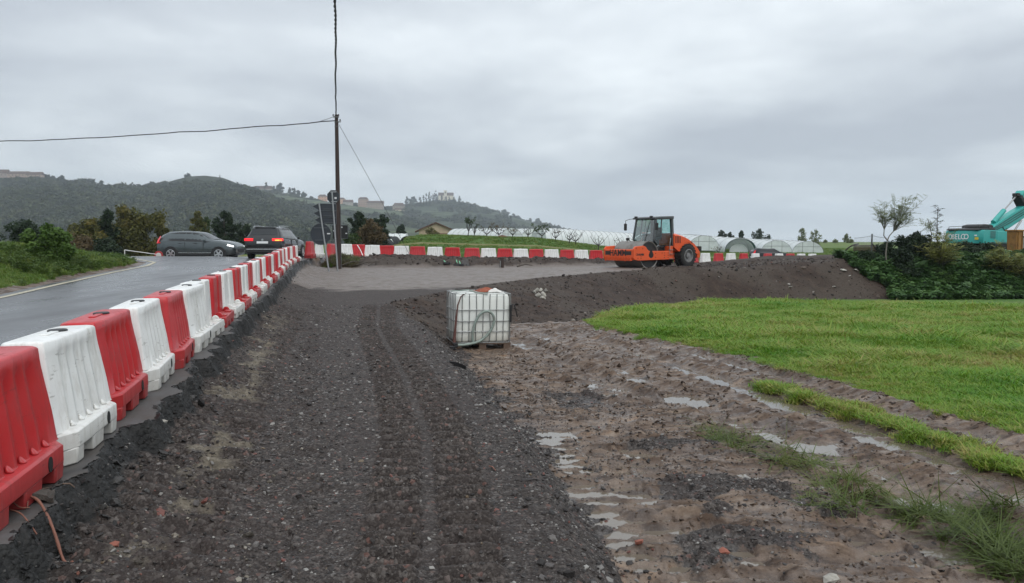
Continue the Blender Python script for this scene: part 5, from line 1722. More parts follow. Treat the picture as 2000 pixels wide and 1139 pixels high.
# ================================================================== POLYTUNNELS, BARN, VILLAGE
k = NT('white_tunnel_film'); p = k.objc()
fc = k.mix(k.noise(k.scaled(p, (.5, 2, 2)), 1.2, 6), (.80, .83, .84), (.90, .92, .92))
fc = k.mix(k.ramp(k.noise(p, 2.2, 7, .7), [(.5, 0), (.8, .40)]), fc, (.55, .57, .55))
k.set(fc, .35, 0, k.bump(k.noise(p, 2.5, 3), .3, .1), .4)
tr_ = k.n('ShaderNodeBsdfTransparent'); tl_ = k.n('ShaderNodeBsdfTranslucent'); k.l(fc, tl_.inputs[0])
m1 = k.n('ShaderNodeMixShader'); m1.inputs[0].default_value = .40; k.l(k.b.outputs[0], m1.inputs[1]); k.l(tl_.outputs[0], m1.inputs[2])
m2 = k.n('ShaderNodeMixShader'); m2.inputs[0].default_value = .02; k.l(m1.outputs[0], m2.inputs[1]); k.l(tr_.outputs[0], m2.inputs[2]); k.l(m2.outputs[0], k.out.inputs[0])
M_FILM = k.m
k = NT('clear_tunnel_film'); p = k.objc()
k.set(k.mix(k.noise(p, 1.5, 6), (.60, .64, .64), (.76, .79, .79)), .25, 0, None, .6)
tr_ = k.n('ShaderNodeBsdfTransparent'); tr_.inputs[0].default_value = (.93, .96, .96, 1)
m2 = k.n('ShaderNodeMixShader'); k.l(k.ramp(k.noise(p, 1.0, 5), [(.3, .14), (.7, .34)]), m2.inputs[0]); k.l(k.b.outputs[0], m2.inputs[1]); k.l(tr_.outputs[0], m2.inputs[2]); k.l(m2.outputs[0], k.out.inputs[0])
M_CLEAR = k.m
M_HOOP = simple('tunnel_hoop_steel', (.16, .17, .17), .5, .5)
M_HOOPL = simple('pale_tunnel_hoop', (.34, .35, .35), .5, .2)
M_GNET = simple('dark_green_net', (.012, .045, .038), .8, 0, .3, 3)
M_BNET = simple('black_net', (.020, .024, .024), .8)


def tunnel(label, a, b, W, Hh, film, ends=True, open_end=False, hoops=12, za=None, zb=None, group='polytunnels on the rise'):
    """a: the end nearer the camera's right, b: the far end (ground points)"""
    a = Vector((a[0], a[1], 0)); b = Vector((b[0], b[1], 0))
    za = H(a.x, a.y) if za is None else za; zb = H(b.x, b.y) if zb is None else zb
    L = (b - a).length; rz = math.atan2(b.y - a.y, b.x - a.x)
    t = thing('polytunnel', label, 'greenhouse', (a.x, a.y, za - .1), rz, group)
    dz = zb - za
    n = 15

    def arc(x, grow=0.0, sag=0.0):
        z0 = dz * x / L; out = []
        for i in range(n):
            q = math.pi * i / (n - 1)
            r_ = (abs(math.sin(q)) ** .80)
            out.append((x, -(W / 2 + grow) * math.cos(q), z0 + (Hh + grow - sag) * r_))
        return out
    xs = []
    for i in range(hoops):
        xs += [L * i / (hoops - 1)] + ([L * (i + .5) / (hoops - 1)] if i < hoops - 1 else [])
    vs = []; fs = []
    for i, x in enumerate(xs):
        vs += arc(x, 0, .07 if i % 2 else 0)
    for i in range(len(xs) - 1):
        fs += [(i * n + j, i * n + j + 1, (i + 1) * n + j + 1, (i + 1) * n + j) for j in range(n - 1)]
    MB().add(vs, fs).build('cover', film, t, 60)
    for i in range(hoops):
        MB().tube(arc(L * i / (hoops - 1), .01), .030, 5).build('hoop', M_HOOP if film is M_CLEAR or i == 0 else M_HOOPL, t, 60)
    for (x, on) in ((0, ends), (L, ends)):
        if not on: continue
        c_ = arc(x, -.01); z0 = dz * x / L
        if open_end and x == 0:
            # rolled-back green net: a dark lining just inside the open mouth
            li = []
            for q in (.05, .9):
                li += arc(q, -.12)
            MB().add(li, [(j, j + 1, n + j + 1, n + j) for j in range(n - 1)]).build('net_lining', M_GNET, t, 60)
            inner = [(1.3, q_[1] * .62, q_[2] * .66) for q_ in arc(0, -.12)]
            MB().add(inner, [tuple(range(n))]).build('inner_end', M_FILM, t)
            fl = [arc(-.03, -.02)[j] for j in (0, 1, 2, 3, 4, 5)]
            MB().add([fl[0], fl[2], fl[3], fl[4], fl[5], (-.03, -W * .13, Hh * .98), (-.03, -W * .30, Hh * .80), (-.03, -W * .40, Hh * .45)], [(0, 1, 7), (1, 2, 6, 7), (2, 3, 4, 5, 6)]).build('net_flap', M_GNET, t)
            continue
        MB().add(c_, [tuple(range(n))]).build('end_film', M_CLEAR, t)
        fr = MB()
        for yy in (-W * .17, W * .17):
            hh = Hh * (abs(math.sin(math.acos(max(-1, min(1, -2 * yy / W))))) ** .8)
            fr.tube([(x, yy, z0), (x, yy * (1.0), z0 + hh)], .035, 5)
        fr.tube([(x, -W * .42, z0 + Hh * .62), (x, W * .42, z0 + Hh * .62)], .035, 5)
        fr.tube([(x, -W * .5, z0 + .03), (x, W * .5, z0 + .03)], .035, 5)
        fr.build('end_frame', M_HOOP, t, 60)
    MB().tube([(0, 0, Hh - .05), (L, 0, dz + Hh - .05)], .03, 5).build('ridge_pipe', M_HOOP, t, 60)
    return t


def gp(px, d):
    return ((px - 1000) / F * d, d)


def ztop(py, d, Hh): return CAM_H + (475 - py) * d / F - Hh


# (label, near-right end px, d, far-left end px, d, width, height, top row at each end)
tunnel('white film polytunnel nearest the barn, its framed end facing right', gp(1000, 128), gp(893, 138), 5.6, 2.7, M_FILM, za=ztop(444.5, 128, 2.7), zb=ztop(446, 138, 2.7), hoops=11)
tunnel('low far polytunnel glimpsed between the barn-side one and the long ones', gp(1040, 150), gp(1000, 156), 5.6, 2.4, M_FILM, za=ztop(446, 150, 2.4), zb=ztop(446, 156, 2.4), hoops=5)
tunnel('long white film polytunnel stretching behind the bare fruit trees', gp(1330, 140), gp(1052, 128), 6.0, 2.9, M_FILM, za=ztop(461, 140, 2.9), zb=ztop(443, 128, 2.9), hoops=30)
tunnel('polytunnel with a framed end showing just above the roller hood', gp(1374, 136), gp(1300, 175), 5.6, 2.75, M_CLEAR, za=ztop(459.5, 136, 2.75), zb=ztop(455, 175, 2.75), hoops=9)
tunnel('polytunnel with a dark green net across its open mouth', gp(1446, 136), gp(1345, 178), 5.8, 2.75, M_CLEAR, open_end=True, za=ztop(464.5, 136, 2.75), zb=ztop(457, 178, 2.75), hoops=10)
tunnel('clear polytunnel between the netted one and the last one', gp(1516, 138), gp(1430, 182), 5.6, 2.7, M_CLEAR, za=ztop(469, 138, 2.7), zb=ztop(463, 182, 2.7), hoops=10)
tunnel('clear polytunnel at the right end of the group', gp(1577, 138), gp(1490, 182), 5.6, 2.6, M_CLEAR, za=ztop(470.5, 138, 2.6), zb=ztop(466, 182, 2.6), hoops=10)

# netted hoop frames left of the barn
def hoop_frame(px, d, w, h, label, zg):
    x, y = gp(px, d)
    t = thing('hoop_frame', label, 'hoop frame', (x, y, zg - .1), math.radians(-20))
    n = 13
    vs = []; fs = []
    for i, yy in enumerate((0, .9, 1.8)):
        pts = [(-w / 2 * math.cos(math.pi * j / (n - 1)), yy, h * math.sin(math.pi * j / (n - 1)) ** .9) for j in range(n)]
        MB().tube(pts, .10 if i == 0 else .05, 6).build('hoop', M_BNET, t, 60)
        vs += pts
    MB().add(vs, [(i * n + j, i * n + j + 1, (i + 1) * n + j + 1, (i + 1) * n + j) for i in range(2) for j in range(n - 1)]).build('net', M_BNET, t, 60)


zq = ztop(462, 96, 1.5)
hoop_frame(758, 98, 2.1, 1.55, 'tall black net hoop frame leaning by the small white tunnel', ztop(460.5, 98, 1.55))
hoop_frame(743, 94, 2.0, 1.25, 'low black net hoop frame nearest the brown shrub', ztop(465, 94, 1.25))
hoop_frame(795, 94, 2.15, 1.45, 'black net hoop frame nearest the barn', ztop(461, 94, 1.45))
tunnel('small white polytunnel behind the black net hoops', gp(796, 122), gp(762, 122), 4.5, 2.1, M_FILM, za=ztop(455, 122, 2.1), zb=ztop(455, 122, 2.1), hoops=4, ends=False)

# barn
M_PLASTER = simple('cream_plaster', (.44, .35, .25), .85, 0, .12, 1.2, (.25, .19, .14), .5)
M_BRICKW = simple('brown_brickwork', (.20, .115, .075), .9, 0, .3, 2.5, (.12, .075, .05), .5)
M_ROOFT = simple('terracotta_roof', (.12, .060, .042), .85, 0, .35, 2.2, (.06, .045, .038), .6, .2)
M_WDARK = simple('dark_window', (.025, .027, .030), .3)
BD = 148.0
bx_, by_ = gp(852, BD)
bz = 1.2
barn = thing('barn', 'small cream barn with a low tiled gable roof beside the polytunnels', 'barn', (bx_, by_, bz), math.radians(6))
hz_ = ztop(450, BD, 0) - bz; rz_ = ztop(436, BD, 0) - bz
wb2 = 3.35
MB().prism([(-wb2, 0), (-wb2, hz_ * .62), (-wb2, hz_), (0, rz_ - .12), (wb2, hz_), (wb2, 0)], 0, 8).build('wall', M_PLASTER, barn)
MB().box((.55, -.03, 0), (wb2 - .02, -.003, hz_ * .80)).build('brick_panel', M_BRICKW, barn)
MB().box((-wb2 - .0, -.04, hz_ * .80), (wb2, -.004, hz_ * .85)).build('string_course', M_PLASTER, barn)
for sg in (-1, 1):
    MB().add([(sg * (wb2 + .8), -.5, hz_ - .38), (0, -.5, rz_), (0, 8.5, rz_), (sg * (wb2 + .8), 8.5, hz_ - .38), (sg * (wb2 + .8), -.5, hz_ - .20), (0, -.5, rz_ + .2), (0, 8.5, rz_ + .2), (sg * (wb2 + .8), 8.5, hz_ - .20)],
             [(3, 2, 1, 0), (4, 5, 6, 7), (0, 1, 5, 4), (1, 2, 6, 5), (2, 3, 7, 6), (3, 0, 4, 7)]).build('roof', M_ROOFT, barn)
MB().box((-2.4, -.02, .2), (-1.2, -.004, hz_ * .66)).build('door', simple('ochre_shutter', (.36, .24, .11), .8), barn)
MB().box((-.3, -.02, hz_ * .35), (.4, -.004, hz_ * .66)).build('window', M_WDARK, barn)

# ------------------------------------------------------------------ buildings on the hills
M_VROOF = simple('old_roof_tiles', (.085, .050, .038), .9, 0, .3, .3)


def hill_surface(i, px):
    """crest point of hill i at image column px"""
    name, dc, prof, s = RIDGES[i]
    u = (px - 1000) / F
    d = dc - 6
    return Vector((u * d, d, float(hill_h(RIDGES[i], np.array([u]), np.array([d]))[0])))


def building(label, name, i, px0, px1, pytop, pyeave, pybase, col, rows=2, cols=4, roof='hip', cat='house', depth=9.0, dd=-14):
    dc = RIDGES[i][1] + dd
    c = hill_surface(i, (px0 + px1) / 2)
    x0, x1 = (px0 - 1000) / F * dc, (px1 - 1000) / F * dc
    zt, ze, z0 = (CAM_H + (475 - q) * dc / F for q in (pytop, pyeave, pybase))
    w = (x1 - x0) / 2
    mt = simple(name + '_plaster', col, .85, 0, .12, .15, tuple(v * .6 for v in col), .4)
    t = thing(name, label, cat, ((x0 + x1) / 2, dc, z0 - 3))
    hz = ze - z0 + 3; zt = ze + (zt - ze) * 1.7
    MB().box((-w, 0, 0), (w, depth, hz)).build('wall', mt, t)
    o = .6
    if roof == 'hip':
        r = min(w, depth / 2) * .9
        MB().add([(-w - o, -o, hz), (w + o, -o, hz), (w + o, depth + o, hz), (-w - o, depth + o, hz), (-w + r, depth / 2, hz + zt - ze), (w - r, depth / 2, hz + zt - ze)], [(3, 2, 1, 0), (0, 1, 5, 4), (1, 2, 5), (2, 3, 4, 5), (3, 0, 4)]).build('roof', M_VROOF, t)
    elif roof == 'gable':
        MB().add([(-w - o, -o, hz), (w + o, -o, hz), (w + o, depth + o, hz), (-w - o, depth + o, hz), (-w - o, depth / 2, hz + zt - ze), (w + o, depth / 2, hz + zt - ze)], [(3, 2, 1, 0), (0, 1, 5, 4), (1, 2, 5), (2, 3, 4, 5), (3, 0, 4)]).build('roof', M_VROOF, t)
    elif roof == 'front':
        MB().add([(-w - o, -o, hz), (w + o, -o, hz), (w + o, depth + o, hz), (-w - o, depth + o, hz), (0, -o, hz + zt - ze), (0, depth + o, hz + zt - ze)], [(3, 2, 1, 0), (0, 1, 4), (1, 2, 5, 4), (2, 3, 5), (3, 0, 4, 5)]).build('roof', M_VROOF, t)
    me = None
    vis = ze - z0
    for a in range(rows):
        for b in range(cols):
            if me is None:
                hw_ = min(.9, vis / rows * .32, w / cols * .45); me = MB().box((-hw_ * .8, -.12, -hw_), (hw_ * .8, .05, hw_)).mesh('window', M_WDARK)
            q = link('window', me, t); q.location = (-w + (b + .5) * 2 * w / cols, 0, 3 + (a + .55) * vis / rows)
    return t


PINK, CREAM, PALE, GREYB = (.38, .27, .20), (.50, .42, .32), (.52, .49, .44), (.36, .33, .30)
building('long row of buildings at the left frame edge on the hilltop', 'hilltop_building', 0, -30, 22, 335.5, 340, 353, (.30, .23, .20), 2, 7, 'gable')
building('long pale pink building just right of the edge row on the hilltop', 'hilltop_building', 0, 22, 62, 338, 341, 352, (.36, .26, .21), 2, 6, 'gable')
building('lower cream building ending the hilltop row by the tree clump', 'hilltop_building', 0, 58, 88, 339.5, 343, 352, (.38, .29, .23), 2, 4, 'gable', dd=-30)
building('pale villa among the tall trees on the middle ridge', 'villa', 1, 497, 536, 366.5, 370, 378, GREYB, 1, 5, 'hip')
building('low house below the villa on the middle ridge', 'house', 1, 507, 531, 380, 383, 387, GREYB, 1, 3, 'gable', dd=-120)
building('pink house left of the stop sign on the ridge', 'house', 1, 623, 640, 382.5, 385, 398, (.58, .33, .22), 3, 3, 'hip')
building('pink house right of the utility pole on the ridge', 'house', 1, 663, 675, 388, 390, 400, (.55, .34, .24), 2, 2, 'hip')
building('low pale house beside the pink one on the ridge', 'house', 1, 672, 690, 393, 396, 403, GREYB, 1, 3, 'gable', dd=-30)
building('tall pinkish villa with a flat-topped roof in the ridge village', 'villa', 1, 701, 720, 387.5, 390, 403, (.36, .25, .20), 3, 4, 'hip')
building('long brown house row right of the tall villa in the village', 'house', 1, 719, 750, 395, 398, 409, (.30, .23, .19), 2, 6, 'gable', dd=-25)
building('square house under the trees at the right end of the village', 'house', 1, 768, 791, 399.5, 403, 412, (.28, .23, .19), 2, 4, 'hip')
building('bright cream house lowest at the right end of the village', 'house', 1, 772, 791, 408.5, 410.5, 417, (.62, .56, .42), 1, 4, 'gable', dd=-60)
building('little white house low on the slope behind the round sign', 'house', 1, 589, 600, 446, 448, 452, PALE, 1, 2, 'gable', dd=-700)
# church on the far hill
ch = building('pale church body on the far hilltop among cypresses', 'church', 2, 857, 886, 379.5, 383, 397, (.62, .58, .47), 2, 5, 'gable', 'church')
dcc = RIDGES[2][1] - 14
mt_ = bpy.data.materials['church_plaster']
def chp(px): return (px - (857 + 886) / 2) / F * dcc
def chz(py): return (397 - py) * dcc / F + 3
MB().box((chp(868), -1.2, 0), (chp(873.5), 4.5, chz(374.5))).build('bell_tower', mt_, ch)
MB().box((chp(867), -1.6, chz(374.5)), (chp(874.5), 4.9, chz(373.2))).build('tower_cornice', mt_, ch)
MB().box((chp(869.8), -1.4, chz(379)), (chp(871.8), -1.18, chz(376))).build('belfry_opening', M_WDARK, ch)
MB().box((chp(857), -6, 0), (chp(878), -.01, chz(390))).build('front_wing', mt_, ch)
MB().box((chp(880), -4, 0), (chp(890), -.01, chz(388))).build('side_wing', mt_, ch)
sp0 = hill_surface(0, 434)
st0 = thing('monument', 'small pillar monument standing on the bare hilltop', 'monument', (sp0.x, sp0.y, sp0.z - .5))
MB().box((-1.1, -1.1, 0), (1.1, 1.1, 2.2)).box((-.6, -.6, 2.21), (.6, .6, 6.5), taper=(.6, .6)).build('shaft', M_WDARK, st0)
# ================================================================== TREES AND SHRUBS
def leafmat(name, stops, scale=1.2, rough=.6, trans=.25):
    """leaf colour that varies from clump to clump"""
    k = NT(name); p = k.pos()
    c = k.ramp(k.math('ADD', k.math('MULTIPLY', k.noise(p, scale, 4, .6), .7), k.math('MULTIPLY', k.noise(p, scale * 6, 2), .3)), stops)
    k.set(c, rough, 0, None, .25)
    tl = k.n('ShaderNodeBsdfTranslucent'); k.l(c, tl.inputs[0])
    mx = k.n('ShaderNodeMixShader'); mx.inputs[0].default_value = trans; k.l(k.b.outputs[0], mx.inputs[1]); k.l(tl.outputs[0], mx.inputs[2]); k.l(mx.outputs[0], k.out.inputs[0])
    return k.m


L_DARK = leafmat('dark_evergreen_leaves', [(.3, (.010, .020, .010)), (.55, (.022, .040, .017)), (.8, (.045, .070, .028))])
L_MID = leafmat('mid_green_leaves', [(.3, (.022, .040, .012)), (.55, (.050, .080, .022)), (.8, (.095, .125, .035))])
L_LIGHT = leafmat('fresh_green_leaves', [(.3, (.030, .065, .012)), (.55, (.075, .135, .024)), (.8, (.16, .24, .05))], 2.5)
L_OLIVE = leafmat('autumn_olive_leaves', [(.28, (.034, .040, .010)), (.5, (.085, .085, .020)), (.68, (.140, .110, .026)), (.85, (.18, .11, .026))], .5)
L_OCHRE = leafmat('ochre_leaves', [(.3, (.085, .105, .022)), (.55, (.185, .190, .048)), (.8, (.30, .26, .075))], 1.5)
L_BROWN = leafmat('russet_leaves', [(.3, (.050, .036, .016)), (.55, (.105, .074, .034)), (.8, (.15, .11, .05))])
L_HILL = leafmat('hill_tree_leaves', [(.3, (.010, .016, .010)), (.6, (.022, .030, .016)), (.85, (.040, .046, .024))], .05, .8, .1)
L_GREYG = leafmat('grey_green_leaves', [(.3, (.10, .13, .055)), (.6, (.20, .225, .11)), (.85, (.28, .29, .15))], 1.5, .6, .5)
M_BARK = simple('grey_brown_bark', (.060, .048, .038), .9, 0, .35, 8, None, .4, .4)
M_BARKD = simple('dark_bark', (.028, .022, .018), .9, 0, .35, 8, None, .4, .4)
M_BARKL = simple('pale_bark', (.17, .155, .13), .85, 0, .3, 8, None, .4, .3)


def leaf_cloud(n, centres, radii, size, rng, stretch=1.0, flat=.35, shell=.55):
    """leaf-sized quads in clumps; centres (m,3), radii (m,)"""
    m = len(centres)
    w = radii ** 2; pick = rng.choice(m, n, p=w / w.sum())
    d = rng.normal(size=(n, 3)); d /= np.linalg.norm(d, axis=1)[:, None]
    rad = (shell + (1 - shell) * rng.random(n)) ** 1.0 * (.75 + .5 * rng.random(n))
    c = centres[pick] + d * (radii[pick] * rad)[:, None] * np.array([1, 1, stretch])
    nrm = d * .6 + rng.normal(size=(n, 3)) * .6 + np.array([0, 0, flat]); nrm /= np.linalg.norm(nrm, axis=1)[:, None]
    t = np.cross(nrm, rng.normal(size=(n, 3))); t /= np.linalg.norm(t, axis=1)[:, None]
    b = np.cross(nrm, t)
    s = size * (.55 + .9 * rng.random(n))
    t = t * s[:, None]; b = b * (s * .55)[:, None]
    V = np.stack([c - t, c + b * .9 - t * .1, c + t, c - b * .9 + t * .1], 1).reshape(-1, 3)
    Q = np.arange(n * 4).reshape(n, 4)
    return V, Q


def crown_points(kind, h, w, rng, m):
    """clump centres for a crown of height h and half-width w whose foot is at z = 0"""
    C = []; R = []
    while len(C) < m:
        z = rng.random(); a = rng.random() * 2 * math.pi; q = math.sqrt(rng.random())
        if kind == 'round':
            prof = math.sqrt(max(0, 1 - (2 * z - .95) ** 2)) * (.85 + .3 * math.sin(a * 3 + z * 5))
        elif kind == 'cone':
            prof = (1 - z) ** .8 * (.7 + .3 * math.sin(z * 21)) + .05
        elif kind == 'column':
            prof = (math.sin(math.pi * min(1, z * .9 + .1)) ** .6) * (.85 + .2 * math.sin(z * 14 + a))
        elif kind == 'spread':
            prof = math.sqrt(max(0, 1 - (1.6 * z - .9) ** 2)) * (.8 + .35 * math.sin(a * 2 + 1))
        else:
            prof = (1 - z * .6) * (.8 + .3 * math.sin(a * 4))
        C.append((math.cos(a) * q * prof * w, math.sin(a) * q * prof * w, z * h)); R.append(w * (.24 + .20 * rng.random()) * (.62 + .38 * (1 - z)))
    return np.array(C), np.array(R)


def limbs(mb, base, C, h, r0, rng, n=7, start=.25):
    """a tapered trunk and limbs reaching the clumps"""
    top = Vector((rng.normal() * .04 * h, rng.normal() * .04 * h, h))
    pts = [Vector((0, 0, -.2)), Vector((rng.normal() * .02 * h, rng.normal() * .02 * h, h * .3)), top * .65, top]
    mb.tube(pts, [r0 * 1.15, r0 * .8, r0 * .5, r0 * .15], 7)
    for i in range(n):
        c = Vector(C[rng.integers(len(C))]); zs = max(start * h, min(c.z * .75, h * .7)) * (.6 + .4 * rng.random())
        s = pts[0].lerp(pts[3], max(0, min(1, zs / h)))
        mid = s.lerp(c, .5) + Vector((rng.normal() * .05 * h, rng.normal() * .05 * h, .04 * h))
        mb.tube([s, mid, c], [r0 * .42, r0 * .25, r0 * .08], 5)


def tree(name, label, cat, x, y, h, w, kind, leaf, n, size, seed, bark=None, z=None, foot=.15, group=None, m=64, r0=None, sub=True, bare=0, gap=None):
    rng = np.random.default_rng(seed)
    z = H(x, y) if z is None else z
    t = thing(name, label, cat, (x, y, z), 0, group)
    C, R = crown_points(kind, h * (1 - foot), w, rng, m)
    C = C + np.array([0, 0, foot * h])
    mb = MB(); limbs(mb, None, C, h * .9, r0 or h * .028, rng, 8)
    mb.build('trunk', bark or M_BARK, t, 70)
    V, Q = leaf_cloud(int(n * 1.5), C, R, size * .85, rng)
    link('crown', np_mesh('crown', V, Q, leaf), t)
    return t


def pxw(px, d): return (px - 1000) / F * d
def hgt(py0, py1, d): return (py0 - py1) * d / F
# ---- left of the junction
def lt(px, d): return pxw(px, d), d


ZL = .55
tree('bush', 'bright green leafy bush standing on the left roadside verge', 'bush', *lt(97, 25.0), max(.7, P(97, 446, 25.0).z - H(*lt(97, 25.0))), .78, 'round', L_LIGHT, 5200, .075, 11, foot=.02, m=40, r0=.03)
tree('tree', 'dark round tree farthest left behind the verge', 'tree', *lt(50, 62), hgt(500, 432, 62), 1.7, 'round', L_DARK, 3600, .17, 12, foot=.08)
tree('tree', 'olive green tree between the verge bush and the big autumn tree', 'tree', *lt(172, 66), hgt(498, 429, 66), 1.65, 'round', L_OLIVE, 3600, .17, 13, foot=.06)
tree('tree', 'largest tree, broad with ochre autumn leaves, behind the road junction', 'tree', *lt(256, 70), hgt(500, 410, 70), 2.75, 'spread', L_OLIVE, 9500, .17, 14, foot=.03, m=60)
tree('tree', 'dark green narrow tree tucked against the left side of the big autumn tree', 'tree', *lt(214, 68), hgt(500, 412, 68), 1.0, 'column', L_DARK, 2800, .16, 15, foot=.05)
tree('tree', 'slim yellowing tree at the right side of the big autumn tree', 'tree', *lt(314, 72), hgt(500, 424, 72), .8, 'column', L_OLIVE, 2000, .16, 16, foot=.05)
tree('shrub', 'low brown hedge shrub below the olive green tree', 'shrub', *lt(165, 60), 1.7, 1.5, 'mound', L_BROWN, 2400, .13, 17, foot=.0)
tree('shrub', 'dark low shrub under the left edge of the big autumn tree', 'shrub', *lt(210, 60), 1.3, 1.4, 'mound', L_DARK, 2200, .12, 18, foot=.0)
tree('poplar_tree', 'slender yellow-green poplar behind the roof of the grey car', 'tree', *lt(390, 92), hgt(498, 419, 92), 1.15, 'column', L_OLIVE, 2400, .18, 19, foot=.1)
tree('poplar_tree', 'shorter pale poplar next to the dark conifer', 'tree', *lt(404, 94), hgt(498, 430, 94), .9, 'column', L_MID, 1500, .18, 20, foot=.1)
tree('conifer_tree', 'dark dense conifer behind the bonnet of the grey car', 'tree', *lt(440, 82), hgt(502, 424, 82), 1.5, 'column', L_DARK, 4600, .16, 21, foot=.02, m=40)
tree('conifer_tree', 'lower dark conifer just left of the black car', 'tree', *lt(478, 82), hgt(502, 442, 82), 1.15, 'round', L_DARK, 2800, .16, 22, foot=.02)
tree('tree', 'dark bushy tree behind the utility pole and the notice board', 'tree', *lt(703, 76), hgt(497, 420, 76), 1.25, 'round', L_DARK, 3600, .17, 23, foot=.05)
tree('tree', 'dark green bushy tree rising behind the brown shrub', 'tree', *lt(745, 80), hgt(494, 421, 80), 1.2, 'round', L_DARK, 3200, .17, 24, foot=.05)
tree('shrub', 'large brown leafy shrub right of the notice board', 'shrub', *lt(727, 70), hgt(494, 428, 70), 1.35, 'round', L_BROWN, 4200, .13, 25, foot=.0)
tree('shrub', 'low green shrub at the foot of the brown one, by the pole', 'shrub', *lt(688, 66), hgt(494, 456, 66), 1.2, 'mound', L_MID, 2800, .13, 26, foot=.0)
tree('tree', 'small dark round tree left of the barn roof', 'tree', *lt(785, 125), hgt(470, 440, 125), .9, 'round', L_DARK, 1200, .2, 27, foot=.05, z=ztop(470, 125, 0))
tree('shrub', 'leafy shrub in front of the cream barn wall', 'shrub', *lt(843, 120), 1.9, 1.1, 'round', L_OLIVE, 1400, .14, 28, foot=.05, z=ztop(470, 120, 0))
# ---- right horizon
for px, py0, py1, d, w, lf, kd, lab, sd in ((1408, 462, 452, 230, 1.5, L_DARK, 'round', 'smallest dark tree behind the tunnel roofs', 31), (1425, 462, 455, 230, 1.1, L_DARK, 'round', 'tiny dark treetop between two others behind the tunnels', 32), (1447, 466, 450, 225, 1.6, L_DARK, 'cone', 'pointed dark tree behind the netted tunnel', 33),
                                     (1482, 470, 449.5, 225, 2.5, L_DARK, 'round', 'broad dark tree just right of the pointed one on the skyline', 34), (1652, 476, 458, 240, 1.4, L_GREYG, 'round', 'small lone tree on the grass skyline at the right', 35), (1662, 476, 468, 240, 1.4, L_GREYG, 'mound', 'low bush touching the lone skyline tree', 36),
                                     (1630, 475, 469, 240, 2.0, L_GREYG, 'mound', 'low pale bush line on the skyline left of the lone tree', 37), (1610, 475, 470, 240, 1.4, L_GREYG, 'mound', 'lowest pale bush beside the thin grey trees', 38)):
    tree('tree' if 'tree' in lab else 'bush', lab, 'tree' if 'tree' in lab else 'bush', pxw(px, d), d, hgt(py0 + 14, py1, d), w, kd, lf, 1300, .30, sd, z=ztop(py0 + 14, d, 0), foot=.05)
for px, py1, w, lab, sd in ((1566, 447, 1.5, 'thin grey half-bare tree, left one of the skyline pair', 41), (1592, 449, 1.7, 'thin grey half-bare tree, right one of the skyline pair', 42)):
    tree('tree', lab, 'tree', pxw(px, 215), 215, hgt(486, py1, 215), w, 'column', L_GREYG, 520, .26, sd, z=ztop(486, 215, 0), foot=.25, bark=M_BARKL)


# ---- fruit trees: forked bare limbs with a few leaves left
def fruit_tree(px, pyb, pyt, spread, d, label, seed, leaves=0, leaf=None, lean=0.0):
    rng = np.random.default_rng(seed)
    x = pxw(px, d); z = H(x, d)
    h = hgt(pyb, pyt, d) * .92
    t = thing('fruit_tree', label, 'tree', (x, d, z), 0, 'fruit trees on the grass bank')
    mb = MB(); tips = []
    fork = h * .30
    mb.tube([(0, 0, -.1), (lean * .3, 0, fork)], [.075, .055], 6)
    for i in range(5):
        a = (i / 4 - .5) * 2 + rng.normal() * .12
        e1 = Vector((lean * .3 + a * spread * .55, rng.normal() * .25, fork + h * .30)); e2 = Vector((lean + a * spread, rng.normal() * .4, h * (.85 + .2 * rng.random())))
        mb.tube([(lean * .3, 0, fork), e1, e2], [.045, .032, .012], 5); tips += [e1.lerp(e2, .6), e2]
        for j in range(3):
            s = e1.lerp(e2, rng.random()); e3 = s + Vector((rng.normal() * .28, rng.normal() * .28, .25 + .35 * rng.random()))
            mb.tube([s, e3], [.018, .008], 4); tips.append(e3)
    mb.build('trunk', M_BARKD, t, 70)
    if leaves:
        C = np.array([tuple(q) for q in tips]); R = np.full(len(C), .22)
        V, Q = leaf_cloud(leaves, C, R, .10, rng)
        link('crown', np_mesh('crown', V, Q, leaf or L_OLIVE), t)


FT_ = [(914, 461, 424, .5, 'tall slim fruit tree with a green leafy top, in front of the first tunnel', 260, L_MID, .3), (927, 461, 437, .3, 'thin spindly fruit tree just right of the tall leafy one', 30, L_MID, .0), (950, 461, 440, .75, 'sparse fruit tree with a few leaves, in front of the first tunnel', 60, L_OLIVE, .2), (975, 461, 440, 1.0, 'dense forked fruit tree by the mound on the bank', 140, L_BROWN, -.1),
       (1001, 462, 444, .5, 'small fruit tree in front of the framed tunnel end', 50, L_BROWN, .1), (1031, 466, 446, .7, 'pale bare fruit tree in the gap between the tunnels', 0, None, .0), (1058, 465, 443, .9, 'bushiest fruit tree, green leaves, at the left end of the long tunnel', 300, L_MID, .1), (1084, 467, 447, .7, 'bare fruit tree just right of the bushiest one', 40, L_BROWN, .2),
       (1111, 472, 450, .8, 'thin bare fruit tree left of the wide forked one', 0, None, .3), (1124, 477, 452, 1.0, 'wide forked bare fruit tree standing lower on the bank', 0, None, .0), (1168, 478, 450, .95, 'bare fruit tree with upright limbs halfway along the long tunnel', 0, None, .1), (1215, 476, 449, 1.1, 'bare fruit tree nearest the road roller', 20, L_BROWN, .2),
       (1402, 487, 477, .6, 'low scrubby fruit tree between the tunnels right of the roller', 60, L_BROWN, .0)]
for j, (px, pb__, pt__, sp_, lab, lv, lf, ln) in enumerate(FT_):
    fruit_tree(px, pb__, pt__, sp_, 93 - .008 * (px - 914) if px < 1300 else 128, lab, 50 + j, lv, lf, ln)
mound_ = thing('soil_heap', 'small heap of reddish soil under the dense fruit tree', 'soil heap', (pxw(981, 92.5), 92.5, H(pxw(981, 92.5), 92.5)))
mbm = MB(); nn = 12
vs = [(0, 0, .36)]
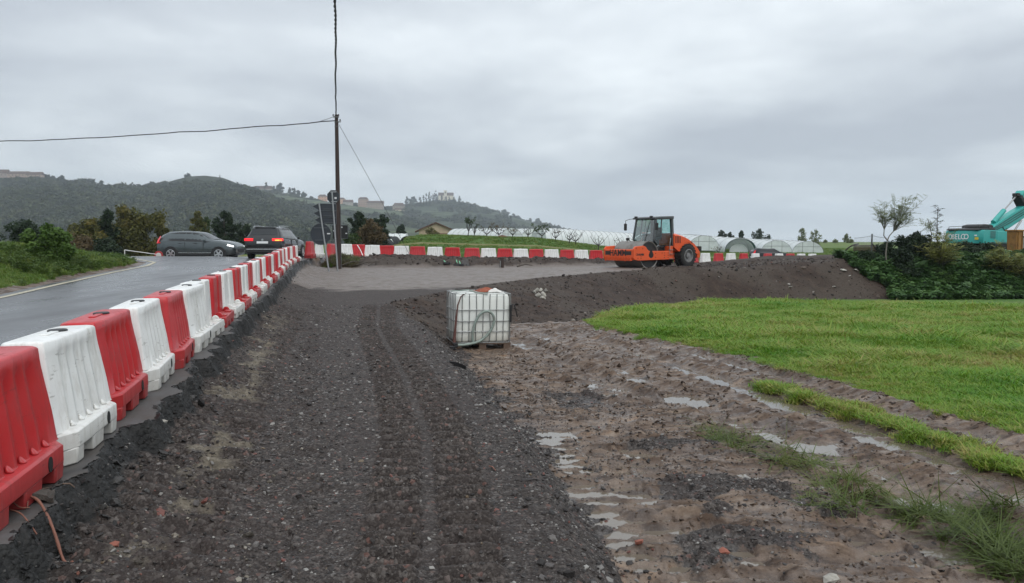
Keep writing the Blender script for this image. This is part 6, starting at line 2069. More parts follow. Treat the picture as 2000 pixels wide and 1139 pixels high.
for r_, zz in ((.45, .26), (.8, .08), (1.0, -.1)):
    vs += [(r_ * math.cos(2 * math.pi * q / nn) * (1 + .15 * math.sin(3 * q)), .7 * r_ * math.sin(2 * math.pi * q / nn), zz) for q in range(nn)]
fs = [(0, 1 + q, 1 + (q + 1) % nn) for q in range(nn)] + [(1 + l_ * nn + q, 1 + (l_ + 1) * nn + q, 1 + (l_ + 1) * nn + (q + 1) % nn, 1 + l_ * nn + (q + 1) % nn) for l_ in range(2) for q in range(nn)]
mbm.add(vs, fs).build('heap', simple('red_soil', (.13, .060, .036), .9, 0, .3, 4), mound_, 80)

# ---- the thicket on the right bank
def pinnate(mb_v, mb_q, root, direction, length, n, lsize, rng):
    """a feather-shaped leaf: leaflets in pairs along an arching stalk"""
    d = Vector(direction).normalized(); side = d.cross(Vector((0, 0, 1)))
    side = side.normalized() if side.length > .1 else Vector((1, 0, 0))
    p = Vector(root)
    for i in range(n):
        t = i / n
        p = p + d * (length / n); d = (d + Vector((0, 0, -.10))).normalized()
        for sg in (-1, 1):
            tip = p + side * sg * lsize * (1.1 - .5 * t) + d * lsize * .55 + Vector((0, 0, -.25 * lsize))
            m_ = (p + tip) * .5; wv = d * lsize * .20
            i0 = len(mb_v); mb_v += [tuple(p), tuple(m_ + wv), tuple(tip), tuple(m_ - wv)]; mb_q.append((i0, i0 + 1, i0 + 2, i0 + 3))


def feather_tree(name, label, cat, x, y, z, trunk_pts, branches, leaf, bark, seed, fl=(.34, .10), per=9, r0=.05):
    rng = np.random.default_rng(seed)
    t = thing(name, label, cat, (x, y, z))
    mb = MB()
    mb.tube(trunk_pts, [r0 * (1 - .5 * i / (len(trunk_pts) - 1)) for i in range(len(trunk_pts))], 7)
    V = []; Q = []
    for s, e_ in branches:
        s = Vector(s); e_ = Vector(e_); mid = s.lerp(e_, .5) + Vector((rng.normal() * .06, rng.normal() * .15, .06))
        mb.tube([s, mid, e_], [r0 * .42, r0 * .26, r0 * .10], 5)
        for j in range(per):
            f = .25 + .75 * (j + rng.random()) / per
            q = s.lerp(mid, f * 2) if f < .5 else mid.lerp(e_, f * 2 - 1)
            dr_ = Vector((rng.normal(), rng.normal() * .9, .10 + .5 * rng.random())).normalized() + (e_ - s).normalized() * .5
            pinnate(V, Q, q, dr_, fl[0] * (.7 + .6 * rng.random()), 6, fl[1] * (.7 + .6 * rng.random()), rng)
    mb.build('trunk', bark, t, 70)
    link('crown', np_mesh('crown', V, Q, leaf), t)
    return t


AD = 44.6
def rel(px, py, o, dy=0.0):
    q = P(px, py, AD); return (q.x - o[0], dy, q.z - o[2])


ab = P(1733, 515, AD); az_ = H(ab.x, ab.y); ao = (ab.x, AD, az_)
f0 = rel(1733, 470, ao)
ac_br = []
rngA = np.random.default_rng(5)
for (px, py) in ((1705, 411), (1716, 418), (1728, 425), (1720, 402), (1735, 398), (1748, 392), (1742, 412), (1760, 395), (1770, 402), (1782, 390), (1792, 386), (1802, 385), (1775, 412), (1786, 404), (1762, 420), (1752, 430), (1770, 436), (1778, 428), (1740, 422), (1756, 408), (1766, 388), (1724, 410)):
    st_ = rel(1745, 452, ao) if px > 1742 else rel(1727, 448, ao)
    ac_br.append((st_, rel(px, py, ao, rngA.normal() * .45)))
atree = feather_tree('acacia_tree', 'airy young acacia tree with feathery leaves rising from the bank thicket', 'tree', *ao, [(0, 0, -.4), rel(1730, 495, ao), f0], ac_br, L_GREYG, M_BARKL, 71, (.52, .125), 13, .055)
ex = MB().tube([f0, rel(1726, 460, ao), rel(1727, 448, ao)], [.035, .03, .024], 6).tube([f0, rel(1737, 461, ao), rel(1745, 452, ao)], [.035, .03, .024], 6)
ex.build('fork', M_BARKL, atree, 70)
AD = 45.2
sb = P(1831, 505, AD); so_ = (sb.x, AD, H(sb.x, sb.y))
feather_tree('sapling', 'tall thin sapling with tufted leaves left of the excavator', 'sapling', *so_, [(0, 0, -.2), rel(1830, 450, so_), rel(1832, 404, so_)], [(rel(1831, 404 + q * 6 + 6, so_), rel(1832 + (8 if q % 2 else -7), 402 + q * 6, so_, .1)) for q in range(11)], L_DARK, M_BARK, 72, (.16, .09), 5, .03)
sb = P(1816, 505, AD); so_ = (sb.x, AD, H(sb.x, sb.y))
feather_tree('sapling', 'pale feathery sapling leaning left beside the tall thin one', 'sapling', *so_, [(0, 0, -.2), rel(1819, 455, so_), rel(1812, 428, so_)], [(rel(1818, 450 - q * 3, so_), rel(1808 + (14 if q % 2 else -4) + q, 430 + q * 5, so_, .15)) for q in range(7)], L_GREYG, M_BARK, 73, (.36, .11), 6, .03)


def shrub(label, px, py_b, py_t, d, w, leaf, n, size, seed, kind='mound', m=60):
    x = pxw(px, d); z = H(x, d) - .1
    zt = P(px, py_t, d).z
    return tree('shrub', label, 'shrub', x, d, max(.5, zt - z), w, kind, leaf, n, size, seed, z=z, foot=0, m=m, r0=.03)


shrub('dark evergreen shrub behind the acacia trunk on the right bank', 1788, 530, 459, 46.2, 1.35, L_DARK, 5200, .10, 81, 'round')
shrub('dark evergreen shrub between the acacia and the board stack', 1728, 530, 478, 45.6, 1.0, L_DARK, 3200, .09, 82)
shrub('darkest low shrub spilling over the bank edge below the board stack', 1690, 545, 494, 45.0, .9, L_DARK, 3000, .08, 83)
shrub('dark low shrub on the bank between the acacia and ochre shrub', 1760, 560, 490, 44.3, 1.0, L_DARK, 3600, .09, 84)
shrub('dark shrub in front of the excavator counterweight', 1880, 545, 477, 47.5, 1.2, L_DARK, 3400, .10, 85)
shrub('dark shrub in front of the excavator tracks', 1925, 540, 482, 47.5, 1.25, L_DARK, 3400, .10, 86)
for lab, px, pyb, pyt, d, wd, lf, sd, nb in (('olive feathery shrub, widest of the thicket, before the excavator tail', 1836, 540, 446, 44.6, 1.45, L_OCHRE, 91, 46), ('ochre feathery shrub below the hopper at the right', 1958, 545, 470, 44.6, 1.15, L_OCHRE, 92, 34), ('small olive feathery shrub beside the board stack hoop', 1662, 540, 505, 45.5, .45, L_MID, 93, 10), ('yellowing feathery shrub at the right frame edge', 1998, 540, 484, 44.2, .9, L_OCHRE, 94, 22)):
    rg = np.random.default_rng(sd)
    x = pxw(px, d); z = H(x, d) - .1; zt = P(px, pyt, d).z - z
    br = []
    for q in range(nb):
        a = rg.random() * 2 * math.pi; r_ = wd * math.sqrt(rg.random()); hh = zt * (.45 + .55 * rg.random()) * (1 - .45 * (r_ / wd) ** 2)
        br.append(((0, 0, hh * .25), (r_ * math.cos(a), r_ * math.sin(a), hh)))
    feather_tree('shrub', lab, 'shrub', x, d, z, [(0, 0, -.1), (0, 0, zt * .4)], br, lf, M_BARKD, sd, (.42, .13), 9, .04)

# ---- trees along the hill crests
def crest_tree(i, px, hpx, wpx, kind, label, seed, group=None, n=420, dd=-4, name='tree', lf=None):
    c = hill_surface(i, px); dc = RIDGES[i][1]
    h = hpx * dc / F + 2; w = wpx * dc / F / 2
    return tree(name, label, 'tree', c.x, c.y + dd, h, w, kind, lf or L_HILL, n, w * .42, seed, z=c.z - 2, foot=.02, group=group, m=20, r0=h * .02)


for px, hp__, wp, lab in ((99, 10, 17, 'tall round crest tree right beside the hilltop row of buildings'), (112, 9, 15, 'second crest tree right of the hilltop buildings'), (131, 10, 18, 'broad round crest tree standing apart from the hilltop buildings'), (205, 9, 13, 'round crest tree midway along the left ridge'), (168, 4, 40, 'long low hedge-like tree line on the left ridge'),
                          (243, 6, 14, 'low crest tree in the dip of the left ridge'), (266, 8, 9, 'pointed crest tree in the dip of the left ridge'), (279, 5, 9, 'little crest tree between the pointed and the round one'), (304, 8, 15, 'round crest tree at the foot of the bare hilltop'), (374, 6, 12, 'wind-shaped tree on the shoulder of the bare hilltop'), (291, 5, 8, 'small crest bush left of the round one at the hilltop foot')):
    crest_tree(0, px, hp__, wp, 'round', lab, 200 + px)
for px, hp__, wp, kd, lab in ((524, 15, 8, 'column', 'pointed tree beside the villa on the middle ridge'), (539, 10, 12, 'round', 'round tree right of the villa'), (551, 18, 15, 'column', 'tallest tree of the middle ridge'), (511, 6, 12, 'round', 'low tree left of the villa'), (569, 13, 9, 'column', 'first of the tree clump right of the tallest ridge tree'), (577, 14, 11, 'column', 'second and highest of the ridge tree clump'),
                              (586, 11, 13, 'round', 'third tree of the ridge clump'), (596, 8, 13, 'round', 'last and lowest tree of the ridge clump'), (611, 4, 8, 'round', 'small bush left of the pink ridge house'), (690, 5, 16, 'round', 'bushy tree between the village houses'), (698, 6, 8, 'round', 'tree at the left wall of the tall villa'), (757, 5, 18, 'round', 'tree right of the long house row'), (795, 7, 12, 'round', 'tree at the right end of the village'), (765, 7, 10, 'round', 'tree left of the square village house')):
    crest_tree(1, px, hp__, wp, kd, lab, 300 + px)
GC = 'cypresses round the hilltop church'
for px, hp__, wp in ((822, 12, 6), (828, 13, 6), (834, 17, 6), (840, 18, 7), (847, 15, 6), (852, 20, 8), (858, 13, 6), (898, 14, 6), (888, 11, 5), (865, 10, 5), (873, 9, 5), (879, 9, 5)):
    crest_tree(2, px, hp__, wp, 'column', 'dark upright cypress in the group around the hilltop church', 400 + px, GC, 260, -22 if 860 < px < 892 else -4, 'cypress_tree')
for px, hp__, wp, lab in ((796, 13, 8, 'pointed tree left of the church cypresses'), (808, 12, 12, 'hazy broad tree left of the church cypresses'), (928, 6, 9, 'first crest tree right of the church on the far slope'), (950, 5, 10, 'second crest tree right of the church'), (972, 5, 8, 'third crest tree right of the church'), (985, 9, 14, 'biggest crest tree on the far right slope'), (1003, 7, 8, 'crest tree just past the biggest one'),
                          (1012, 6, 8, 'crest tree between the big one and the last ones'), (1035, 6, 8, 'second last crest tree on the far slope'), (1050, 9, 13, 'last round crest tree above the long tunnel'), (1073, 5, 12, 'faint low tree where the far slope meets the tunnels'), (1090, 5, 10, 'faintest tree at the end of the far slope')):
    crest_tree(2, px, hp__, wp, 'round', lab, 500 + px)
# ================================================================== LOOSE COVER: STONES, GRASS, IVY, WOODS
def scatter(name, pts, rot, scl, protos, label=None):
    """one object that sets instances of the prototypes on points"""
    n = len(pts)
    me = bpy.data.meshes.new(name)
    me.vertices.add(n); me.vertices.foreach_set('co', np.asarray(pts, np.float32).ravel())
    a = me.attributes.new('rot', 'FLOAT_VECTOR', 'POINT'); a.data.foreach_set('vector', np.asarray(rot, np.float32).ravel())
    a = me.attributes.new('scl', 'FLOAT_VECTOR', 'POINT'); a.data.foreach_set('vector', np.asarray(scl, np.float32).ravel())
    a = me.attributes.new('idx', 'INT', 'POINT'); a.data.foreach_set('value', RNG.integers(0, len(protos), n).astype(np.int32))
    coll = bpy.data.collections.new(name + '_pieces')
    for i, pm in enumerate(protos):
        po = bpy.data.objects.new(f'{name}_piece', pm); po['kind'] = 'stuff'; coll.objects.link(po)
    g = bpy.data.node_groups.new(name, 'GeometryNodeTree')
    g.interface.new_socket('Geometry', in_out='INPUT', socket_type='NodeSocketGeometry'); g.interface.new_socket('Geometry', in_out='OUTPUT', socket_type='NodeSocketGeometry')
    N = g.nodes; gi = N.new('NodeGroupInput'); go = N.new('NodeGroupOutput'); ip = N.new('GeometryNodeInstanceOnPoints'); ci = N.new('GeometryNodeCollectionInfo')
    ci.inputs['Collection'].default_value = coll; ci.inputs['Separate Children'].default_value = True; ci.inputs['Reset Children'].default_value = True
    def na(nm, ty):
        q = N.new('GeometryNodeInputNamedAttribute'); q.data_type = ty; q.inputs[0].default_value = nm; return q.outputs['Attribute']
    e2r = N.new('FunctionNodeEulerToRotation'); L = g.links
    L.new(na('rot', 'FLOAT_VECTOR'), e2r.inputs[0]); L.new(gi.outputs[0], ip.inputs['Points']); L.new(ci.outputs[0], ip.inputs['Instance'])
    ip.inputs['Pick Instance'].default_value = True
    L.new(na('idx', 'INT'), ip.inputs['Instance Index']); L.new(e2r.outputs[0], ip.inputs['Rotation']); L.new(na('scl', 'FLOAT_VECTOR'), ip.inputs['Scale']); L.new(ip.outputs[0], go.inputs[0])
    o = link(name, me); o['kind'] = 'stuff'
    if label: o['label'] = label
    md = o.modifiers.new('scatter', 'NODES'); md.node_group = g
    return o


def stone_mesh(name, mt, seed, flat=.7):
    import bmesh
    bm = bmesh.new(); bmesh.ops.create_icosphere(bm, subdivisions=1, radius=1)
    rg = np.random.default_rng(seed)
    cuts = rg.normal(size=(5, 3)); cuts /= np.linalg.norm(cuts, axis=1)[:, None]
    for v in bm.verts:
        c = np.array(v.co)
        for k_ in cuts:
            dd = c @ k_
            if dd > .62: c = c - k_ * (dd - .62)
        v.co = Vector(c * (1 + .12 * rg.normal())) * 1.1; v.co.z *= flat
    me = bpy.data.meshes.new(name); bm.to_mesh(me); bm.free(); me.materials.append(mt)
    return me


def stone_material(name, stops, rough=.65):
    k = NT(name); r = k.rnd()
    c = k.ramp(r, stops, 'CONSTANT')
    c = k.mix(k.noise(k.objc(), 1.6, 5), k.mix(.5, c, (.02, .017, .016)), c)
    return k.set(c, k.math('SUBTRACT', rough, k.math('MULTIPLY', r, .22)), 0, k.bump(k.noise(k.objc(), 3, 4), .3, .1), .4)


M_GRAVEL = stone_material('crushed_stone', [(0, (.016, .013, .012)), (.24, (.030, .024, .022)), (.50, (.050, .041, .038)), (.70, (.085, .073, .067)), (.80, (.135, .122, .114)), (.875, (.215, .200, .186)), (.945, (.33, .315, .29)), (.975, (.17, .055, .040)), (.990, (.15, .105, .060))], .62)  # brightest stops: pale stones, their share raised to paint in specular flecks
M_RUBBLE = stone_material('pale_rubble', [(0, (.060, .050, .038)), (.3, (.12, .10, .075)), (.6, (.21, .18, .14)), (.85, (.32, .29, .24)), (.95, (.20, .075, .05))])
M_CLOD = stone_material('earth_clods', [(0, (.018, .012, .009)), (.35, (.034, .022, .016)), (.62, (.056, .038, .027)), (.82, (.095, .068, .050)), (.94, (.24, .21, .18)), (.97, (.12, .05, .032))], .85)
M_MUDCLOD = stone_material('clay_clods', [(0, (.062, .040, .028)), (.4, (.105, .070, .047)), (.75, (.150, .100, .066)), (.93, (.20, .135, .085))], .75)
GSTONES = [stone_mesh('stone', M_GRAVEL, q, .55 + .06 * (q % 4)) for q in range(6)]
RSTONES = [stone_mesh('stone', M_RUBBLE, 20 + q, .7) for q in range(4)]
CSTONES = [stone_mesh('clod', M_CLOD, 40 + q, .75) for q in range(5)]
MSTONES = [stone_mesh('clod', M_MUDCLOD, 60 + q, .6) for q in range(5)]


def sample(n, r0, r1, a0=-37, a1=37, power=0.0):
    """points over the ground, denser near the camera; areal density falls as r^-(2 - power)"""
    a = np.radians(RNG.uniform(a0, a1, n)); t = RNG.random(n)
    r = r0 * (r1 / r0) ** t if power == 0 else (r0 ** power + t * (r1 ** power - r0 ** power)) ** (1 / power)
    x = r * np.sin(a); y = r * np.cos(a)
    h, m = ground(x, y)
    return x, y, h, m, r


def rnd_rot(n, tilt=.5): return np.stack([RNG.normal(0, tilt, n), RNG.normal(0, tilt, n), RNG.uniform(0, 6.28, n)], -1)


x, y, h, m, r = sample(95000, 2.6, 20, power=.35)
hit = (m['gravel'] > .15 + .5 * RNG.random(len(x))) & (m['graded'] < .45 + .3 * RNG.random(len(x))) & (m['rubble'] < .6) & ~m['onroad'] & (m['soil'] < .5) & (m['dx'] > .05)
in_track = np.minimum(along(TRACK_LANE, x, y)[0], along(TRACK_LANE2, x, y)[0]) < .40
keep = hit & (RNG.random(len(x)) < np.where(in_track, .35, .95))
x, y, h, r = x[keep], y[keep], h[keep], r[keep]
s = np.clip(RNG.lognormal(-4.98, .48, len(x)), .003, .021) * np.clip(r / 5.2, .85, 1.7)
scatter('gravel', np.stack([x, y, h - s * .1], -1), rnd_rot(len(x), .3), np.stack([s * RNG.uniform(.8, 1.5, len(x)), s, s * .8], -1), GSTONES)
# larger pieces lying on the lane and along the toe of the slope
x, y, h, m, r = sample(16000, 2.8, 22, power=.5)
keep = (m['gravel'] > .5) & (m['graded'] < .3) & ~m['onroad'] & (m['soil'] < .6) & (m['dx'] > .3) & (RNG.random(len(x)) < np.where((m['dL'] > -.15) & (m['dT'] < .25), .55, .022))
x, y, h, r = x[keep], y[keep], h[keep], r[keep]
s = np.clip(RNG.lognormal(-4.3, .40, len(x)), .008, .034)
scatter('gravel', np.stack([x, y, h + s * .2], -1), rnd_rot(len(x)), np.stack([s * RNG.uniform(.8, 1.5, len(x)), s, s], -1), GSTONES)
# pale rubble under the broken road edge
x, y, h, m, r = sample(60000, 2.8, 26, -37, 2, power=.5)
keep = (m['dx'] > .12) & (m['dx'] < 1.35) & m['upper'] & (RNG.random(len(x)) < .18 + .7 * m['rubble'])
x, y, h, r = x[keep], y[keep], h[keep], r[keep]
s = np.clip(RNG.lognormal(-5.0, .55, len(x)), .003, .030)
scatter('rubble', np.stack([x, y, h + s * .2], -1), rnd_rot(len(x)), np.stack([s * RNG.uniform(.8, 1.5, len(x)), s, s * .9], -1), RSTONES + GSTONES)
# broken black asphalt crumbs along the cut
M_CRUMB = stone_material('asphalt_crumbs', [(0, (.010, .010, .010)), (.5, (.022, .021, .020)), (.85, (.045, .042, .040)), (.95, (.09, .085, .08))], .6)
KSTONES = [stone_mesh('crumb', M_CRUMB, 80 + q, .6) for q in range(4)]
x, y, h, m, r = sample(60000, 2.8, 34, -37, 2, power=.6)
keep = (m['dx'] > -.03) & (m['dx'] < .32) & (RNG.random(len(x)) < .75 - 2.0 * np.abs(m['dx'] - .1))
x, y, h, r = x[keep], y[keep], h[keep], r[keep]
s = np.clip(RNG.lognormal(-4.75, .6, len(x)), .004, .045)
scatter('rubble', np.stack([x, y, h + s * .15], -1), rnd_rot(len(x), .7), np.stack([s * RNG.uniform(.9, 1.7, len(x)), s, s * .8], -1), KSTONES)
# clods and stones on the bank and the heap before the far barriers
x, y, h, m, r = sample(70000, 13, 56, -20, 37, power=1.2)
keep = (m['soil'] > .45) & (m['e'] < -.3) & (RNG.random(len(x)) < .55)
x, y, h, r = x[keep], y[keep], h[keep], r[keep]
s = np.clip(RNG.lognormal(-4.0, .6, len(x)), .008, .10) * np.where(np.hypot(x, y) > 38, 1.35, 1)
scatter('rubble', np.stack([x, y, h + s * .15], -1), rnd_rot(len(x)), np.stack([s * RNG.uniform(.8, 1.5, len(x)), s, s * .8], -1), CSTONES)
# clay clods kneaded up by tyres
x, y, h, m, r = sample(60000, 3.0, 22, -8, 37, power=.5)
keep = m['mud'] & (m['gravel'] < .4) & (m['grass'] < .5) & (m['relief'] > -.02) & (RNG.random(len(x)) < .32)
x, y, h, r = x[keep], y[keep], h[keep], r[keep]
s = np.clip(RNG.lognormal(-4.6, .5, len(x)), .005, .026) * np.clip(r / 7, .7, 1.6)
scatter('clay_rubble', np.stack([x, y, h + s * .05], -1), rnd_rot(len(x)), np.stack([s * RNG.uniform(.9, 1.8, len(x)), s, s * .7], -1), MSTONES)


# stray dark gravel trodden into the clay
x, y, h, m, r = sample(60000, 2.8, 14, -4, 34, power=.4)
keep = m['mud'] & (m['grass'] < .4) & (m['relief'] > -.045) & (RNG.random(len(x)) < np.clip(.75 * fbm(x * .9, y * .9, 4, 120) + .36 - .14 * (x - .6), .015, 1))
x, y, h, r = x[keep], y[keep], h[keep], r[keep]
s = np.clip(RNG.lognormal(-4.95, .5, len(x)), .003, .022)
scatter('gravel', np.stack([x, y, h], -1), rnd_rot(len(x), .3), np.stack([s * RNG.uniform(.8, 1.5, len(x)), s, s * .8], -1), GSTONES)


# ---- grass
def grass_material(name, stops, trans=.35):
    k = NT(name); p = k.pos(); r = k.rnd()
    f = k.math('ADD', k.math('MULTIPLY', k.noise(p, .35, 4), .55), k.math('ADD', k.math('MULTIPLY', k.noise(p, 3.5, 3), .25), k.math('MULTIPLY', r, .22)))
    c = k.ramp(f, stops)
    k.set(c, .45, 0, None, .3)
    tl = k.n('ShaderNodeBsdfTranslucent'); k.l(c, tl.inputs[0]); mx = k.n('ShaderNodeMixShader'); mx.inputs[0].default_value = trans
    k.l(k.b.outputs[0], mx.inputs[1]); k.l(tl.outputs[0], mx.inputs[2]); k.l(mx.outputs[0], k.out.inputs[0])
    return k.m


M_GRASS = grass_material('meadow_grass', [(.36, (.085, .225, .012)), (.47, (.158, .275, .024)), (.57, (.215, .270, .042)), (.68, (.33, .270, .090))])
M_GRASSV = grass_material('verge_grass', [(.30, (.055, .115, .014)), (.48, (.105, .180, .026)), (.64, (.175, .215, .048)), (.80, (.23, .22, .08))])
M_GRASSD = grass_material('flattened_grass', [(.30, (.050, .080, .014)), (.5, (.100, .135, .028)), (.72, (.185, .180, .062))])


def tuft(name, mt, n, hgt_, spread, seed, lay=.35, wid=.0045):
    rg = np.random.default_rng(seed); V = []; Q = []
    for i in range(n):
        a = rg.random() * 6.28; r_ = spread * math.sqrt(rg.random()); b = np.array([r_ * math.cos(a), r_ * math.sin(a), 0.0])
        az = rg.random() * 6.28; ln = lay * (.4 + 1.2 * rg.random()); H_ = hgt_ * (.45 + .75 * rg.random()); d = np.array([math.cos(az), math.sin(az), 0]); sd = np.array([-d[1], d[0], 0]) * wid * (.7 + .6 * rg.random())
        i0 = len(V)
        for t, w in ((0, 1), (.45, .9), (.8, .55), (1, .08)):
            c = b + d * (ln * H_ * t ** 1.6 * 1.4) + np.array([0, 0, H_ * (t - .38 * ln * t * t)])
            V += [tuple(c - sd * w), tuple(c + sd * w)]
        Q += [(i0 + 2 * j, i0 + 2 * j + 1, i0 + 2 * j + 3, i0 + 2 * j + 2) for j in range(3)]
    return np_mesh(name, V, Q, mt)


TUFTS = [tuft('grass_tuft', M_GRASS, 26, .10, .09, q, .5) for q in range(5)] + [tuft('grass_tuft', M_GRASS, 22, .15, .08, 9, .6, .005)]
x, y, h, m, r = sample(165000, 5.2, 41, 2, 50, power=.75)
keep = m['mud'] & (m['grass'] > .35 + .4 * RNG.random(len(x))) & (m['dT'] > -.1)
x, y, h, r = x[keep], y[keep], h[keep], r[keep]
s = np.clip(r / 11, .7, 1.7) * RNG.uniform(.5, 1.3, len(x)) * (.45 + .95 * vnoise(x * .8, y * .8, 91) * (.6 + .8 * vnoise(x * .25, y * .25, 90)))
s = s * np.clip(.45 + np.minimum(np.abs(sdist(MEADOW, x, y)) / 1.1, 1) * .55, .45, 1)
scatter('grass', np.stack([x, y, h - .008], -1), np.stack([RNG.normal(0, .12, len(x)), RNG.normal(0, .12, len(x)), RNG.uniform(0, 6.28, len(x))], -1), np.stack([s * 1.15, s * 1.15, s * .66], -1), TUFTS)
# stray blades and tufts dying in the churned edge of the meadow
x, y, h, m, r = sample(26000, 4.2, 22, 4, 37, power=.6)
keep = m['mud'] & (m['grass'] < .4) & (m['dT'] > .4) & (sdist(MEADOW, x, y) < 0) & (np.abs(sdist(MEADOW, x, y)) < 1.5) & (RNG.random(len(x)) < .30 * np.clip(fbm(x * .8, y * .8, 3, 92) + .45, 0, 1))
x, y, h, r = x[keep], y[keep], h[keep], r[keep]
TUFTD = [tuft('grass_tuft', M_GRASSD, 14, .07, .08, 30 + q, 1.2) for q in range(4)]
s = RNG.uniform(.5, 1.3, len(x))
scatter('grass', np.stack([x, y, h - .005], -1), np.stack([RNG.normal(0, .2, len(x)), RNG.normal(0, .2, len(x)), RNG.uniform(0, 6.28, len(x))], -1), np.stack([s, s, s * .7], -1), TUFTD)
# trampled clumps of long grass
TUFTL = [tuft('grass_tuft', M_GRASSD, 22, .15, .10, 40 + q, 1.6, .0045) for q in range(4)]
pts = []
for px, py, rx_, ry_, n in ((1400, 842, .22, .38, 46), (1440, 862, .22, .3, 24), (1555, 895, .25, .32, 40), (1640, 938, .20, .18, 30), (1685, 968, .22, .22, 36), (1800, 1010, .26, .17, 60), (1880, 1018, .30, .22, 80), (1900, 1050, .25, .15, 50), (1965, 1080, .22, .22, 70), (1985, 1120, .18, .2, 50), (1925, 1000, .2, .15, 36), (1590, 985, .12, .12, 12), (1655, 1000, .14, .1, 12)):
    g_ = G(px, py, -.28)
    for _ in range(int(n * .6)):
        a = random.random() * 6.28; q = math.sqrt(random.random()) * .85; pts.append((g_.x + rx_ * q * math.cos(a), g_.y + ry_ * q * math.sin(a)))
pts = np.array(pts); hh = ground(pts[:, 0], pts[:, 1])[0]; n = len(pts)
scatter('grass', np.stack([pts[:, 0], pts[:, 1], hh - .01], -1), np.stack([RNG.normal(0, .35, n), RNG.normal(.2, .35, n), RNG.uniform(0, 6.28, n)], -1), RNG.uniform(.35, .95, n)[:, None] * np.array([1, 1, .6]), TUFTL)
# roadside verge on the left
TUFTV = [tuft('grass_tuft', M_GRASSV, 26, .22, .14, 50 + q, .5, .009) for q in range(4)]
a = np.radians(RNG.uniform(-46, -24, 42000)); r = 13 * (48 / 13) ** RNG.random(42000); x = r * np.sin(a); y = r * np.cos(a)
h, m = ground(x, y); keep = m['verge'] & (m['grass'] > .6)
x, y, h, r = x[keep], y[keep], h[keep], r[keep]; n = len(x)
s = .62 * RNG.uniform(.55, 1.25, n) * (.45 + 1.0 * vnoise(x * .7, y * .7, 93)) * np.clip(r / 26, .8, 1.3)
scatter('grass', np.stack([x, y, h - .02], -1), np.stack([RNG.normal(0, .15, n), RNG.normal(0, .15, n), RNG.uniform(0, 6.28, n)], -1), s[:, None] * np.ones(3), TUFTV)
# broad-leaved weeds among the verge grass
def weed(name, mt, seed, n=16, L=.10, up=.28):
    rg = np.random.default_rng(seed); V = []; Q = []
    for i in range(n):
        z = up * rg.random(); a = rg.random() * 6.28; d = np.array([math.cos(a), math.sin(a), .25]); s_ = np.array([-d[1], d[0], 0]) * L * .32; b = np.array([0, 0, z]) + .05 * rg.normal(size=3) * np.array([1, 1, 0]); l_ = L * (.6 + .8 * rg.random())
        i0 = len(V); V += [tuple(b), tuple(b + d * l_ * .5 + s_), tuple(b + d * l_ - np.array([0, 0, .3 * l_])), tuple(b + d * l_ * .5 - s_)]; Q.append((i0, i0 + 1, i0 + 2, i0 + 3))
    return np_mesh(name, V, Q, mt)


L_WEED = leafmat('weed_leaves', [(.3, (.035, .070, .014)), (.55, (.080, .130, .028)), (.8, (.15, .20, .05))], 1.2)
WEEDS = [weed('weed', L_WEED, q) for q in range(4)]
a = np.radians(RNG.uniform(-46, -24, 20000)); r = 13 * (45 / 13) ** RNG.random(20000); x = r * np.sin(a); y = r * np.cos(a)
h, m = ground(x, y); keep = m['verge'] & (m['grass'] > .8) & (fbm(x * .4, y * .4, 3, 95) > -.05)
x, y, h = x[keep], y[keep], h[keep]; n = len(x)
s = RNG.uniform(.35, .95, n)
scatter('undergrowth', np.stack([x, y, h], -1), rnd_rot(n, .15), s[:, None] * np.ones(3), WEEDS)
# rough grass on the farm banks beyond the barriers
TUFTF = [tuft('grass_tuft', M_GRASSV, 22, .34, .40, 60 + q, .55, .03) for q in range(4)]
x, y, h, m, r = sample(60000, 54, 190, -16, 36, power=.9)
keep = m['far'] & (m['grass'] > .5) & (x > -12) & (m['terrace'] < .3)
x, y, h, r = x[keep], y[keep], h[keep], r[keep]; n = len(x)
slope_ = np.abs(ground(x, y + .7, False) - ground(x, y - .7, False))
s = RNG.uniform(.35, .75, n) * (.75 + 1.1 * np.clip(slope_ * 2.2, 0, .8)) * np.clip(r / 90, .8, 1.3)
scatter('grass', np.stack([x, y, h - .03], -1), np.stack([RNG.normal(0, .15, n), RNG.normal(0, .15, n), RNG.uniform(0, 6.28, n)], -1), s[:, None] * np.ones(3), TUFTF)
# dry weeds and roots on the heap round the sign posts
M_DRYW = grass_material('dry_weeds', [(.3, (.050, .045, .020)), (.5, (.100, .080, .038)), (.75, (.17, .13, .07))])
TUFTW = [tuft('grass_tuft', M_DRYW, 24, .30, .16, 70 + q, .9, .010) for q in range(3)] + [tuft('grass_tuft', M_GRASSV, 24, .26, .16, 78, .8, .010)]
n = 1500; px = RNG.uniform(560, 700, n); d = RNG.uniform(39.5, 48, n)
x = (px - 1000) / F * d; h, m = ground(x, d)
keep = (m['dx'] > .2) & (m['e'] < -.8) & (m['soil'] > .2)
x, d, h = x[keep], d[keep], h[keep]; n = len(x); s = RNG.uniform(.5, 1.3, n)
scatter('undergrowth', np.stack([x, d, h - .03], -1), rnd_rot(n, .25), s[:, None] * np.ones(3), TUFTW)
